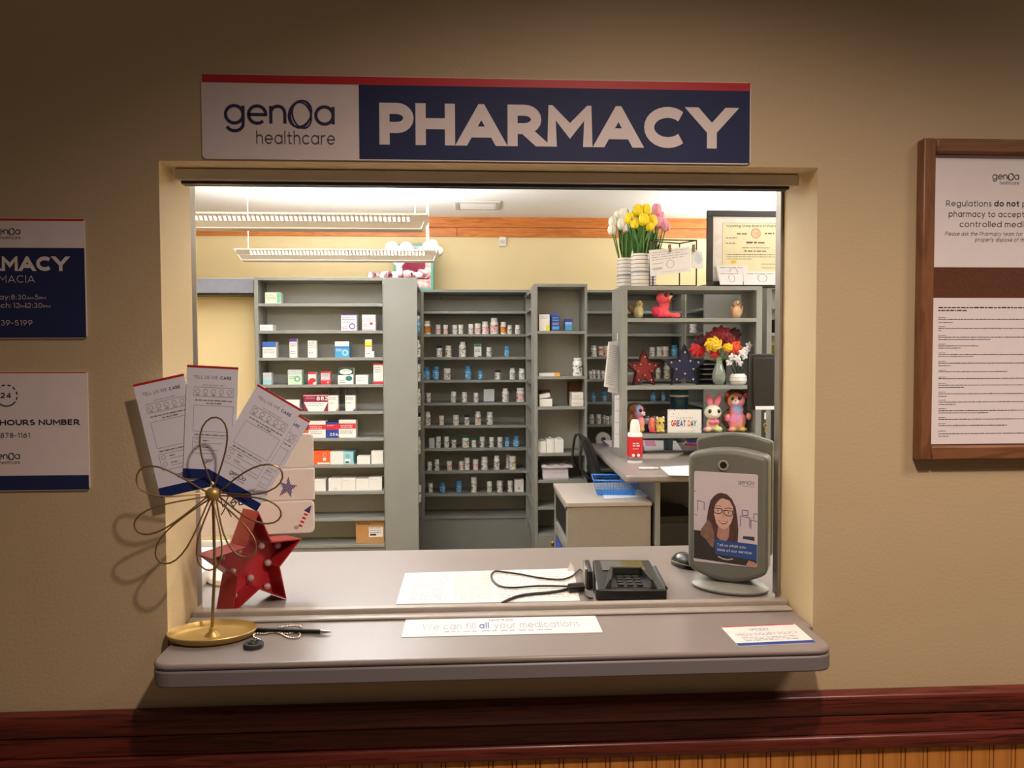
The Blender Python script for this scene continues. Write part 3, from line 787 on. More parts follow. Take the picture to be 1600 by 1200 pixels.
def carton(cx, w, h, base, bodyc, label, group, ox, oy, sc, Y, z, prints=(), depth=None, dy=.03, text=None, rz=0.0, name='carton'):
    yy = Y + dy
    k = (yy + 1.55) / 1200.0
    W_, H_ = w * sc * k, h * sc * k
    x = P(ox + cx * sc, oy + 100, yy).x
    D_ = depth or max(.04, W_ * .8)
    t = MB().box((-W_ / 2, 0, 0), (W_ / 2, D_, H_)).build(name, PC.get(bodyc, bodyc) if isinstance(bodyc, str) else bodyc)
    t.location = (x, yy, z + .0004); t.rotation_euler.z = rz
    md = t.modifiers.new('edge', 'BEVEL'); md.width = .0012; md.segments = 1
    tag(t, label, 'box', group)
    pr = Print((-W_ / 2, 0, 0), (1, 0, 0), (0, 0, 1), N=(0, -1, 0), lift=.0005)
    if len(prints) > 1: pr.rect(W_ * .01, H_ * .01, W_ * .99, H_ * .99, PC.get(bodyc, bodyc) if isinstance(bodyc, str) else bodyc, -.5)
    for p in prints:
        c = PC[p[0]]
        if p[1] == 'disc': pr.disc(p[2] * W_, p[3] * H_, p[4] * W_, p[4] * W_ * (p[5] if len(p) > 5 else 1), c, p[6] if len(p) > 6 else 1)
        elif p[1] == 'ring': pr.ring(p[2] * W_, p[3] * H_, p[4] * W_, p[4] * W_, p[5] * W_, c, 1)
        elif p[1] == 'text': pr.text(p[2], p[3] * W_, p[4] * H_, p[5] * H_, c, w=.2, k=2)
        elif p[1] == 'print':
            for q in range(p[5]): pr.greek(p[2] * W_, p[4] * W_, (p[3] - q * .1) * H_, .035 * H_, c, 2, seed=q + int(cx))
        elif p[1] == 'poly': pr.poly([(u * W_, v * H_) for u, v in p[2]], c, 1)
        else: pr.rect(p[1] * W_, p[2] * H_, p[3] * W_, p[4] * H_, c, p[5] if len(p) > 5 else 0)
    pr.done('print', t)
    return t
G1 = 'cartons in the box bay'
A = dict(group=G1, ox=380, oy=420, sc=.1875, Y=YF)
carton(250, 124, 92, 0, 'c', 'pale box with green edge print, alone on the top shelf of the box bay', z=ZS[0], prints=[('g', .78, .05, .98, .95), ('g', 'print', .06, .8, .5, 2), ('s', 'print', .1, .55, .7, 3)], **A)
carton(192, 104, 48, 0, 'w', 'flat white carton alone at the wall end of the second box shelf', z=ZS[1], prints=[('s', 'print', .1, .5, .7, 2)], depth=.1, **A)
carton(881, 126, 135, 0, 'w', 'white box with purple stripe and purple ring on the second box shelf', z=ZS[1], prints=[('p', 0, .93, 1, 1), ('p', 'print', .08, .75, .9, 2), ('s', 'print', .08, .5, .6, 1), ('p', 'ring', .72, .26, .17, .07), ('r', 'print', .08, .2, .45, 2)], **A)
carton(1048, 110, 130, 0, 'w', 'white and pink box with a red spot on the second box shelf', z=ZS[1], prints=[('k', 0, 0, 1, .08), ('r', 0, .58, 1, .61), ('k', .1, .7, .8, .76), ('r', 'disc', .68, .44, .13, .8), ('r', 'print', .08, .38, .4, 2)], **A)
carton(215, 110, 130, 0, 'w', 'white box with a broad blue top band on the third box shelf', z=ZS[2], prints=[('b', 0, .66, 1, 1), ('s', 'print', .08, .5, .9, 3)], **A)
carton(415, 60, 155, 0, 'w', 'tall slim white carton with purple top on the third box shelf', z=ZS[2], prints=[('p', 0, .84, 1, 1), ('p', 'print', .1, .7, .9, 2), ('s', 'print', .1, .3, .8, 2)], **A)
carton(573, 70, 140, 0, 'w', 'plain slim white carton standing mid third box shelf', z=ZS[2], prints=[('s', 'print', .1, .88, .9, 4), ('s', 'print', .1, .3, .6, 2)], **A)
carton(822, 115, 132, 0, 'u', 'light blue box with white top on the third box shelf', z=ZS[2], prints=[('w', 0, .7, 1, 1), ('n', 0, .62, 1, .67), ('w', 'print', .08, .5, .5, 2), ('t', 'ring', .72, .3, .17, .12)], **A)
carton(1042, 54, 148, 0, 'w', 'slim white carton with lime and orange top on the third box shelf', z=ZS[2], prints=[('y', 0, .68, 1, .88), ('a', 0, .58, 1, .68), ('k', 'print', .1, .45, .8, 2), ('s', 'print', .1, .2, .8, 1)], **A)
carton(1078, 20, 50, 0, 'w', 'tiny white carton tucked beside the lime topped carton', z=ZS[2], **A)
carton(195, 70, 98, 0, 'l', 'small pale grey blue carton at the wall end of the fourth box shelf', z=ZS[3], prints=[('k', .1, .72, .8, .76), ('t', 0, .1, 1, .4)], **A)
carton(425, 112, 122, 0, 'L', 'pale green box with a green swirl on the fourth box shelf', z=ZS[3], prints=[('l', 0, .68, 1, 1), ('g', 'ring', .68, .38, .17, .1), ('s', 'print', .08, .5, .5, 2)], **A)
carton(569, 64, 102, 0, 'w', 'small white carton with a red swoosh on the fourth box shelf', z=ZS[3], prints=[('r', 0, .82, 1, 1), ('r', 'disc', .55, .32, .45, .7), ('r', 0, 0, .6, .3), ('w', 'disc', .82, .14, .09, 1, 3)], **A)
carton(681, 76, 106, 0, 'k', 'small pink and red carton on the fourth box shelf', z=ZS[3], prints=[('r', 0, .88, 1, 1), ('l', .08, .4, .92, .84), ('s', 'print', .14, .74, .8, 2), ('r', 0, 0, 1, .3), ('w', 'disc', .76, .15, .09, 1, 3)], **A)
carton(849, 126, 135, 0, 'w', 'white box with dark green curved top and green spot on the fourth box shelf', z=ZS[3], prints=[('G', 0, .56, 1, 1), ('w', 'disc', .52, .76, .4, .45), ('w', 'poly', [(0, .3), (1, .3), (1, .62), (.5, .52), (0, .56)]), ('s', 'print', .3, .8, .8, 1), ('q', 'disc', .72, .36, .22, .75, 3), ('s', 'print', .1, .2, .5, 2)], **A)
carton(985, 100, 76, 0, 'w', 'low white carton with faint print on the fourth box shelf', z=ZS[3], prints=[('g', .1, .7, .9, .74), ('s', 'print', .1, .5, .6, 2)], **A)
carton(1124, 82, 170, 0, 'w', 'tall white box with red ends on the fourth box shelf by the end panel', z=ZS[3], prints=[('r', 0, .92, 1, 1), ('r', 0, 0, 1, .13), ('s', 'print', .1, .78, .7, 3)], **A)
carton(402, 115, 95, 0, 'w', 'white carton half hidden behind the survey cards on the fifth box shelf', z=ZS[4], **A)
carton(599, 204, 135, 0, 'm', 'maroon and white box printed 882 on the fifth box shelf', z=ZS[4], prints=[('k', 0, .94, 1, 1), ('w', 'poly', [(.02, .56), (.98, .56), (.8, .0), (.2, 0)]), ('w', 'text', '882', .53, .66, .24), ('k', 'print', .1, .86, .45, 2), ('s', 'print', .15, .44, .8, 2)], **A)
for q, (cx, lb, c) in enumerate(((742, 'white carton with orange corner and open grey flaps beside the maroon box', 'o'), (886, 'white carton with purple corner and open grey flaps on the fifth box shelf', 'p'))):
    t = carton(cx, 82, 128, 0, 'w', lb, z=ZS[4], prints=[(c, 'poly', [(.75, 0), (1, 0), (1, .22)]), ('s', 'print', .1, .85, .8, 2), (c, 'print', .1, .5, .6, 1)], **A)
    wd = 82 * .1875 * (YF + .03 + 1.55) / 1200; hh = 128 * .1875 * (YF + .03 + 1.55) / 1200
    MB().box((-wd / 2, .01, hh + .001), (-wd / 2 + .002, .12, hh + .045)).box((wd / 2 - .002, .01, hh + .001), (wd / 2, .12, hh + .05)).build('flap', GREYI, t)
    MB().box((-wd / 2 + .003, .07, hh + .001), (wd / 2 - .003, .072, hh + .04)).build('flap', GREYI, t)
A2 = dict(group=G1, ox=380, oy=640, sc=.1875, Y=YF)
carton(530, 34, 62, 0, 'o', 'small orange box end beside the survey cards on the sixth box shelf', z=ZS[5], **A2)
carton(620, 138, 140, 0, 'w', 'white box with a red band, first past the orange box on the sixth box shelf', z=ZS[5], prints=[('r', 0, .5, 1, .78), ('w', 'print', .1, .66, .8, 2), ('s', 'print', .1, .35, .8, 2)], **A2)
carton(747, 104, 130, 0, 'n', 'navy box printed 224 mg with a red band on the sixth box shelf', z=ZS[5], prints=[('r', 0, .52, 1, .86), ('w', 'text', '224', .3, .14, .17), ('w', 'text', 'mg', .78, .14, .08), ('w', 'print', .1, .76, .6, 1)], **A2)
carton(872, 140, 148, 0, 'w', 'white box with a red band, next to the navy box on the sixth box shelf', z=ZS[5], prints=[('r', 0, .5, 1, .8), ('w', 'print', .1, .68, .8, 2), ('s', 'print', .1, .35, .8, 2)], **A2)
carton(652, 150, 112, 0, 'o', 'bright orange box with white code patch on the seventh box shelf', z=ZS[6], prints=[('w', .6, .28, .76, .5), ('w', .3, .04, .95, .14), ('k', 'ring', .7, .7, .1, .03)], **A2)
carton(779, 110, 105, 0, 'w', 'plain white box between the orange and the teal box', z=ZS[6], depth=.16, **A2)
carton(877, 84, 104, 0, 't', 'pale teal box with a dark code on the seventh box shelf', z=ZS[6], prints=[('w', .15, .1, .7, .4), ('i', .2, .12, .6, .24, 1), ('q', 'ring', .45, .66, .14, .05)], depth=.14, **A2)
carton(1005, 108, 66, 0, 'w', 'low plain white box between the teal box and the taller white one', z=ZS[6], **A2)
carton(1118, 98, 108, 0, 'w', 'tall plain white box at the end panel on the seventh box shelf', z=ZS[6], **A2)
for q, (cx, w, h) in enumerate(((630, 108, 98), (764, 108, 104), (878, 112, 104), (991, 104, 98), (1100, 110, 110))):
    carton(cx, w, h, 0, 'w', f"plain white box, {ORD[q]} in the row of five on the eighth box shelf", z=ZS[7], prints=[('L', .45, .08, .62, .28)] if q == 1 else [('l', 'print', .1, .8, .6, 1)], depth=.16, **A2)
cb_ = carton(1052, 234, 190, 0, CARDB, 'brown cardboard box with white shipping label on the lowest box shelf', z=ZS[9], prints=[('w', .46, .28, .96, .72), ('s', 'print', .5, .66, .9, 3), ('i', .5, .34, .72, .42, 1), ('i', 'print', .06, .85, .5, 1)], depth=.18, **{**A2, 'group': None})
# cartons among the bottles
B1 = dict(ox=640, oy=430, sc=.1875, Y=YB, dy=.05)
carton(568, 60, 108, 0, 'w', 'green topped white carton between bottles on the second row of the middle alcove', None, z=ZS[2], prints=[('g', 0, .78, 1, 1), ('G', .1, .85, .9, .95, 1), ('p', .5, 0, 1, .08), ('s', 'print', .1, .6, .8, 3)], **B1)
carton(660, 88, 108, 0, 'l', 'pale box with purple foot on the fourth row of the middle alcove', None, z=ZS[4], prints=[('p', 0, 0, 1, .07)], **B1)
B2 = dict(ox=640, oy=640, sc=.1875, Y=YB, dy=.05)
carton(186, 44, 82, 0, 'l', 'small pale carton at the head of the sixth row in the middle alcove', None, z=ZS[6], prints=[('s', 'print', .15, .3, .8, 1)], **B2)
carton(912, 76, 104, 0, 'w', 'white carton ending the eighth row of the middle alcove', None, z=ZS[8], prints=[('k', 'disc', .5, .3, .12)], **B2)
for q, (zr, y0, h) in enumerate(((4, .5, .085), (5, .5, .11), (7, .5, .12))):
    t = MB().box((0, 0, 0), (.05, .07, h)).build('carton', WHITE); t.location = (x3a + .03, YF + .36 + .1 * q, ZS[zr] + .0004)
    tag(t, f"white carton on the {['fifth', 'sixth', 'eighth'][q]} narrow side shelf facing into the alcove", 'box', 'cartons on the side shelf')
    MB().box((-.0006, .01, h * .3), (-.0001, .06, h * .8)).build('print', PC['l'], t)
# narrow bay
N = dict(ox=640, oy=430, sc=.1875, Y=YF)
carton(1123, 90, 138, 0, 'w', 'white box with yellow corner beside the navy boxes in the narrow bay', None, z=Z3[0], prints=[('y', .66, 0, 1, .34), ('t', 'print', .1, .85, .8, 2)], depth=.1, **N)
carton(1204, 68, 148, 0, 'n', 'tall navy box in the narrow bay, behind a lighter blue one', None, z=Z3[0], prints=[('b', 0, .88, 1, 1)], **{**N, 'dy': .09})
carton(1218, 66, 124, 0, 'n', 'bright navy printed carton in front of the tall navy box', None, z=Z3[0], prints=[('t', 'print', .1, .88, .9, 3), ('u', .05, .1, .95, .3), ('w', 'print', .1, .5, .9, 2)], **{**N, 'dy': .012})
carton(1325, 66, 100, 0, 'n', 'shorter blue carton standing apart in the narrow bay', None, z=Z3[0], prints=[('u', .05, .05, .95, .75), ('w', 'print', .1, .7, .9, 3)], **N)
kx = (YF + 1.6) / 1200 * .1875
bottle(P(640 + 1400 * .1875, 560, YF + .07).x, YF + .07, Z3[1], 84 * kx, 152 * kx, 't', 'w', 'w', 'd', 'large white bottle on the second shelf of the narrow bay', None)
carton(1164, 178, 27, 0, 'w', 'flat white carton with orange end lying in the narrow bay', None, z=Z3[1], depth=.1, prints=[('a', .74, 0, 1, 1)], **N)
carton(1135, 108, 64, 0, 'w', 'white carton under a tilted one in the narrow bay', None, z=Z3[2], depth=.14, **N)
t = carton(1128, 92, 34, 0, 'w', 'tilted white carton lying atop another in the narrow bay', None, z=Z3[2] + 64 * kx + .006, depth=.12, **N); t.rotation_euler.y = R(-9)
carton(1130, 84, 22, 0, BROWNB, 'dark brown carton behind the tilted white carton', None, z=Z3[2], depth=.08, **{**N, 'dy': .18, }).scale.z = 5.6
carton(1400, 100, 58, 0, 'w', 'white carton, lower of two stacked in the narrow bay', None, z=Z3[2], depth=.12, prints=[('k', 'print', .1, .5, .8, 2)], **N)
carton(1400, 96, 56, 0, 'w', 'white carton, upper of two stacked in the narrow bay', None, z=Z3[2] + 58 * kx + .0015, depth=.12, prints=[('k', 'print', .1, .5, .8, 2)], **N)
carton(1378, 104, 190, 0, BROWNB, 'dark brown carton standing behind two stacked white cartons', None, z=Z3[2], depth=.08, **{**N, 'dy': .17})
N2 = dict(ox=640, oy=640, sc=.1875, Y=YF)
for q, (cx, w, h) in enumerate(((1103, 68, 96), (1172, 66, 110), (1246, 76, 108))):
    t = carton(cx, w, h, 0, WHITEP, f"white wrapped bundle, {ORD[q]} of three side by side in the narrow bay", 'wrapped bundles', z=Z3[3], depth=.12, name='wrapped_bundle', **N2)
    w2, h2 = w * kx, h * kx
    MB().tube([(-w2 * .3, .03, h2 + .002), (0, .05, h2 + .012), (w2 * .35, .03, h2 + .003)], .004, 6).build('wrap_fold', WHITEP, t, smooth=True)
st_ = thing('paper_bag_stack', 'stack of folded white paper bags under a clear plastic packet', 'paper stack', (P(640 + 1217 * .1875, 750, YF + .03).x, YF + .03, Z3[4] + .0004))
w2 = 222 * kx
for q in range(8): MB().box((-w2 / 2 + random.uniform(0, .006), random.uniform(0, .006), q * .0098), (w2 / 2 - random.uniform(0, .006), .17, q * .0098 + .0092)).build('paper_bag', mat('lilac_white_paper', (222, 212, 222), .6), st_)
pk = thing('plastic_packet', 'crumpled clear plastic packet lying on the white paper bags', 'packet', (P(640 + 1230 * .1875, 750, YF + .03).x, YF + .02, Z3[4] + .0794))
mb = MB()
nx, ny = 10, 6
vs = [((i / nx - .5) * .215, j / ny * .17, .018 + .012 * math.sin(i * 1.7 + j) * (.4 + .6 * random.random())) for j in range(ny + 1) for i in range(nx + 1)]
vs += [(v[0] * .98, v[1], .0005) for v in vs]
nn = (nx + 1) * (ny + 1)
fs = []
for j in range(ny):
    for i in range(nx):
        a = j * (nx + 1) + i
        fs += [(a, a + 1, a + nx + 2, a + nx + 1), (nn + a, nn + a + nx + 1, nn + a + nx + 2, nn + a + 1)]
for i in range(nx):
    fs += [(i, nn + i, nn + i + 1, i + 1), (ny * (nx + 1) + i, ny * (nx + 1) + i + 1, nn + ny * (nx + 1) + i + 1, nn + ny * (nx + 1) + i)]
mb.add(vs, fs).build('packet_film', mat('frosted_film', (214, 204, 214), .25, var=.1), pk, smooth=True)
# round white tub and teal tub behind the hutch
rt = thing('tape_roll', 'round white roll lying on edge on the lowest visible shelf behind the chair', 'roll', (P(941, 690, YB + .06).x, YB + .06, ZS[6] + .0004))
MB().lathe([(.02, 0), (.058, 0), (.058, .05), (.02, .05), (.02, 0)], 26, cap=False).xf(Matrix.Translation((0, 0, .058)) @ Matrix.Rotation(R(90), 4, 'X')).build('roll_body', WHITEP, rt, smooth=True)
MB().lathe([(.0, 0), (.019, 0), (.019, .04), (.0, .04)], 16, cap=False).xf(Matrix.Translation((0, 0, .058)) @ Matrix.Rotation(R(90), 4, 'X')).build('core', GREYI, rt, smooth=True)
# ------------------------------------------------------------------ ceiling, back wall
vx0, vx1 = P(709, 325, 5.0).x, P(781, 320, 5.0).x
def on_ceiling(px, py): return PZ(px, py, CEIL)
va, vb = on_ceiling(711, 313), on_ceiling(780, 326)
vt = thing('ceiling_vent', 'white slotted air diffuser in the pharmacy ceiling', 'vent', ((va.x + vb.x) / 2, (va.y + vb.y) / 2, CEIL - .014))
vw, vd = abs(vb.x - va.x) / 2, abs(va.y - vb.y) / 2
VM = mat('vent_white', (196, 188, 184), .5)
MB().box((-vw, -vd, 0), (-vw + .03, vd, .0135)).box((vw - .03, -vd, 0), (vw, vd, .0135)).box((-vw + .0305, -vd, 0), (vw - .0305, -vd + .03, .0135)).box((-vw + .0305, vd - .03, 0), (vw - .0305, vd, .0135)).build('frame', VM, vt, bevel=.002)
for q in range(5):
    y = -vd + .05 + q * (2 * vd - .1) / 4
    MB().box((-vw + .031, y - .012, .003), (vw - .031, y + .012, .007)).build('slat', WHITEP, vt)
ms = P(785, 385.5, BY).z
mx = P(785, 380, BY).x
sn = thing('motion_sensor', 'small white motion sensor on the cream wall below the oak strip', 'sensor', (mx, BY - .001, ms))
MB().prism(rrect(-.028, 0, .028, .075, .008), lambda u, v, h: (u, -h, v), .0005, .035).build('case', WHITEP, sn, bevel=.004)
MB().prism(rrect(-.02, .02, .02, .05, .006), lambda u, v, h: (u, -h, v), .0355, .041).build('lens', mat('sensor_lens', (210, 204, 190), .3), sn)
# pendant fittings: white trough, slotted upper sides, bright diffuser inside, cables
FIX = mat('fixture_white', (226, 220, 212), .45, var=.01)
TUBE = mat('lamp_tube', (255, 246, 232), .4, var=.0, emit=5.0)
def pendant(x, y, L, label, slot_pitch=.0215):
    t = thing('pendant_light', label, 'light', (x, y, PEND_Z), 0, 'linear pendant lights')
    h = L / 2
    b0, b1, ht, mid = .045, .095, .060, .027
    ym = b0 + (b1 - b0) * mid / ht
    e = .03
    MB().add([(-h + e, -b0, 0), (h - e, -b0, 0), (h - e, b0, 0), (-h + e, b0, 0), (-h + e, -b0, -.006), (h - e, -b0, -.006), (h - e, b0, -.006), (-h + e, b0, -.006)],
             [(0, 1, 2, 3), (7, 6, 5, 4), (0, 4, 5, 1), (1, 5, 6, 2), (2, 6, 7, 3), (3, 7, 4, 0)]).build('bottom_tray', FIX, t)
    for s in (-1, 1):
        f = e * (1 - mid / ht)
        MB().add([(-h + e, s * b0, .0005), (h - e, s * b0, .0005), (h - f, s * ym, mid), (-h + f, s * ym, mid), (-h + e, s * (b0 - .003), .0005), (h - e, s * (b0 - .003), .0005), (h - f, s * (ym - .003), mid), (-h + f, s * (ym - .003), mid)],
                 [(0, 1, 2, 3), (7, 6, 5, 4), (0, 4, 5, 1), (1, 5, 6, 2), (2, 6, 7, 3), (3, 7, 4, 0)]).build('side_panel', FIX, t)
        MB().box((-h, s * (b1 - .006), ht - .008), (h, s * (b1 + .002), ht)).build('rim', FIX, t)
        lv = MB()
        n = int((L - .16) / slot_pitch)
        z0, z1 = mid + .0005, ht - .0085
        ya, yb = ym + .0002, b1 - .001
        for q in range(n + 1):
            xx = -n * slot_pitch / 2 + q * slot_pitch
            a, b = xx, xx + slot_pitch * .52
            if q == 0: a = -h + .01
            if q == n: b = h - .01
            lv.add([(a, s * ya, z0), (b, s * ya, z0), (b, s * yb, z1), (a, s * yb, z1), (a, s * (ya - .003), z0), (b, s * (ya - .003), z0), (b, s * (yb - .003), z1), (a, s * (yb - .003), z1)],
                   [(0, 1, 2, 3), (7, 6, 5, 4), (0, 4, 5, 1), (1, 5, 6, 2), (2, 6, 7, 3), (3, 7, 4, 0)])
        lv.build('louvre', FIX, t)
        MB().add([(s * (h - e), -b0, -.006), (s * (h - e), b0, -.006), (s * h, b1, ht), (s * h, -b1, ht), (s * (h - e + .004), -b0, -.006), (s * (h - e + .004), b0, -.006), (s * (h + .004), b1, ht), (s * (h + .004), -b1, ht)],
                 [(0, 1, 2, 3), (7, 6, 5, 4), (0, 4, 5, 1), (1, 5, 6, 2), (2, 6, 7, 3), (3, 7, 4, 0)]).build('end_plate', FIX, t)
        MB().tube([(s * (h - .06), 0, .05), (s * (h - .06), 0, CEIL - PEND_Z - .0005)], .0018, 6).build('cable', WHITEP, t)
    MB().tube([(-h + .06, -.03, .042), (h - .06, -.03, .042)], .011, 10).tube([(-h + .06, .03, .042), (h - .06, .03, .042)], .011, 10).build('lamp_tube', TUBE, t, smooth=True)
    return t
names = ['white slotted pendant light, upper and nearer of the two hanging in view', 'white slotted pendant light, lower and farther of the two hanging in view', 'added unseen pendant light near the hall wall, brightening the counter by the stars',
         'white slotted pendant light beyond the jamb over the hutch', 'white slotted pendant light beyond the jamb over the far shelves', 'added unseen pendant light brightening the room over the card terminal']
for (px_, py_), nm in zip(PENDANTS, names): pendant(px_, py_, 1.24, nm)

# ------------------------------------------------------------------ decorations on top of the side run
zr_ = zt1 + .0006
dc = (YF + .4 + 1.55) / 1200
zq_ = zt2 + .0006
bx0, bx1 = P(615, 410, YB + .06).x, P(677, 410, YB + .06).x
gb = thing('gift_box', 'teal bordered valentine box with a big crimson heart on the shelf top', 'gift box', ((bx0 + bx1) / 2, YB + .06, zq_))
gw, gh = (bx1 - bx0) / 2, P(640, 381, YB + .06).z - zq_
TEAL = mat('gift_teal', (110, 184, 168), .5)
MB().box((-gw, 0, 0), (gw, .16, gh)).build('box_body', TEAL, gb, bevel=.003)
pr = Print((-gw, 0, 0), (1, 0, 0), (0, 0, 1), N=(0, -1, 0))
pr.rect(.02, .02, 2 * gw - .02, gh - .02, mat('valentine_floral', (236, 220, 222), .5, ramp=[(.35, (240, 244, 240)), (.5, (236, 204, 208)), (.62, (226, 140, 152)), (.75, (150, 200, 190))], scale=28), 0)
hp = [(gw + .30 * gw * (16 * math.sin(R(a)) ** 3) / 8, gh * .46 + .13 * (13 * math.cos(R(a)) - 5 * math.cos(R(2 * a)) - 2 * math.cos(R(3 * a)) - math.cos(R(4 * a))) / 16) for a in range(0, 360, 10)]
pr.poly(hp[::-1], mat('crimson_heart', (150, 24, 64), .5), 1)
pr.done('print', gb)
RIB = mat('pink_ribbon', rough=.4, ramp=[(.35, (255, 246, 248)), (.55, (252, 204, 214)), (.75, (226, 110, 134))], scale=30)
def ribbon_bow(px, Y, z, sc_, label, seed):
    rnd = random.Random(seed)
    t = thing('ribbon_bow', label, 'bow', (P(px, 430, Y).x, Y, z), 0, 'pink ribbon bows on the shelf top')
    for q in range(9):
        mb = MB()
        a = rnd.uniform(0, 6.28); el = rnd.uniform(.1, 1.2)
        d = Vector((math.cos(a) * math.cos(el), math.sin(a) * math.cos(el), math.sin(el)))
        w = d.cross(Vector((0, 0, 1))).normalized() * .35 * sc_
        u = w.normalized().cross(d)
        pts = []
        for i in range(9):
            g = i / 8 * math.pi * 1.7
            pts.append(d * sc_ * math.sin(g / 1.7) * 1.0 + u * sc_ * .28 * math.sin(g * 1.17) + Vector((0, 0, .12 * sc_)))
        vs = [p - w for p in pts] + [p + w for p in pts] + [p - w + u * .002 for p in pts] + [p + w + u * .002 for p in pts]
        n = 9
        fs = [(i, i + 1, n + i + 1, n + i) for i in range(n - 1)] + [(2 * n + i, 3 * n + i, 3 * n + i + 1, 2 * n + i + 1) for i in range(n - 1)]
        zmin = min(v.z for v in vs)
        if zmin < .001: vs = [v + Vector((0, 0, .001 - zmin)) for v in vs]
        mb.add(vs, fs).build('ribbon_loop', RIB, t, smooth=60)
    return t
for q, (px, yy, s_, lb) in enumerate(((583, .10, 0.044, 'small pink ribbon bow, nearest the box bay corner of the shelf top'), (603, .10, 0.050, 'pink ribbon bow, second from the box bay corner'), (620, .12, 0.050, 'pink ribbon bow in the middle of the shelf top row'),
                                      (639, .12, 0.058, 'white edged pink ribbon bow before the crimson heart'), (657, .14, 0.062, 'large pink ribbon bow hanging at the shelf top corner'))):
    yq = YF + yy
    ribbon_bow(px, yq, zr_ if px < 650 else zr_ + .002, s_, lb, 11 + q)
hh = thing('paper_heart', 'pale pink paper heart standing behind the pendant light', 'heart', (P(621, 400, YF + .5).x, YF + .62, zr_))
hp = [(.105 * (16 * math.sin(R(a)) ** 3) / 16, .24 + .105 * (13 * math.cos(R(a)) - 5 * math.cos(R(2 * a)) - 2 * math.cos(R(3 * a)) - math.cos(R(4 * a))) / 14) for a in range(0, 360, 10)]
MB().prism(hp, lambda u, v, h: (u, h, v), 0, .01).build('heart', mat('pale_pink_card', (244, 214, 226), .6), hh)
MB().box((-.02, .0105, 0), (.02, .03, .26)).build('stand', WHITE, hh)
pomp = thing('paper_pompoms', 'white paper pompoms hanging on a string beyond the lower pendant light', 'decoration', tuple(P(668, 385, 3.50)))
PW = mat('pompom_white', (246, 242, 236), .8, bump=.4, bscale=90)
for px, py, r in ((668, 386, .034), (676, 383, .036), (684.5, 393, .034)):
    MB().ell(P(px, py, 3.50), r, 16, 11).build('pompom', PW, pomp, world=True, smooth=True)
p_ = P(667, 380, 3.50)
MB().tube([p_, (p_.x, p_.y, CEIL - .0004)], .003, 6).build('string', PW, pomp, world=True)

# ------------------------------------------------------------------ vases with tulips on the hutch
VASE = mat('ceramic_white', (232, 226, 220), .35, var=.015)
STRP = mat('ceramic_stripe', (86, 84, 90), .5)
STRB = mat('ceramic_blue_band', (160, 168, 190), .5)
GRN = mat('tulip_leaf', (62, 112, 44), .5, var=.25, scale=40)
GRND = mat('tulip_stem', (96, 138, 60), .5, var=.1)
def striped_vase(px, Y, wpx, hpx, label):
    k = (Y + 1.55) / 1200
    r, h = wpx * k / 2, hpx * k
    t = thing('striped_vase', label, 'vase', (P(px, 440, Y).x, Y, hzt + .0005), 0, 'striped vases on the hutch')
    MB().lathe([(r * .94, 0), (r, .006), (r, h - .006), (r * .97, h), (r * .88, h - .002), (r * .86, h - .03), (r * .84, .012), (0.001, .01)], 28, cap=False).build('vase_body', VASE, t, smooth=True)
    n = 8
    for q in range(n):
        z = h * (q + .7) / (n + .3)
        if q == 3: MB().lathe([(r + .0005, z - .010), (r + .0005, z + .006)], 28, cap=False).build('band', STRB, t, smooth=True)
        MB().lathe([(r + .001, z - .0016), (r + .001, z + .0016)], 28, cap=False).build('stripe', STRP, t, smooth=True)
    return t.location, h, r
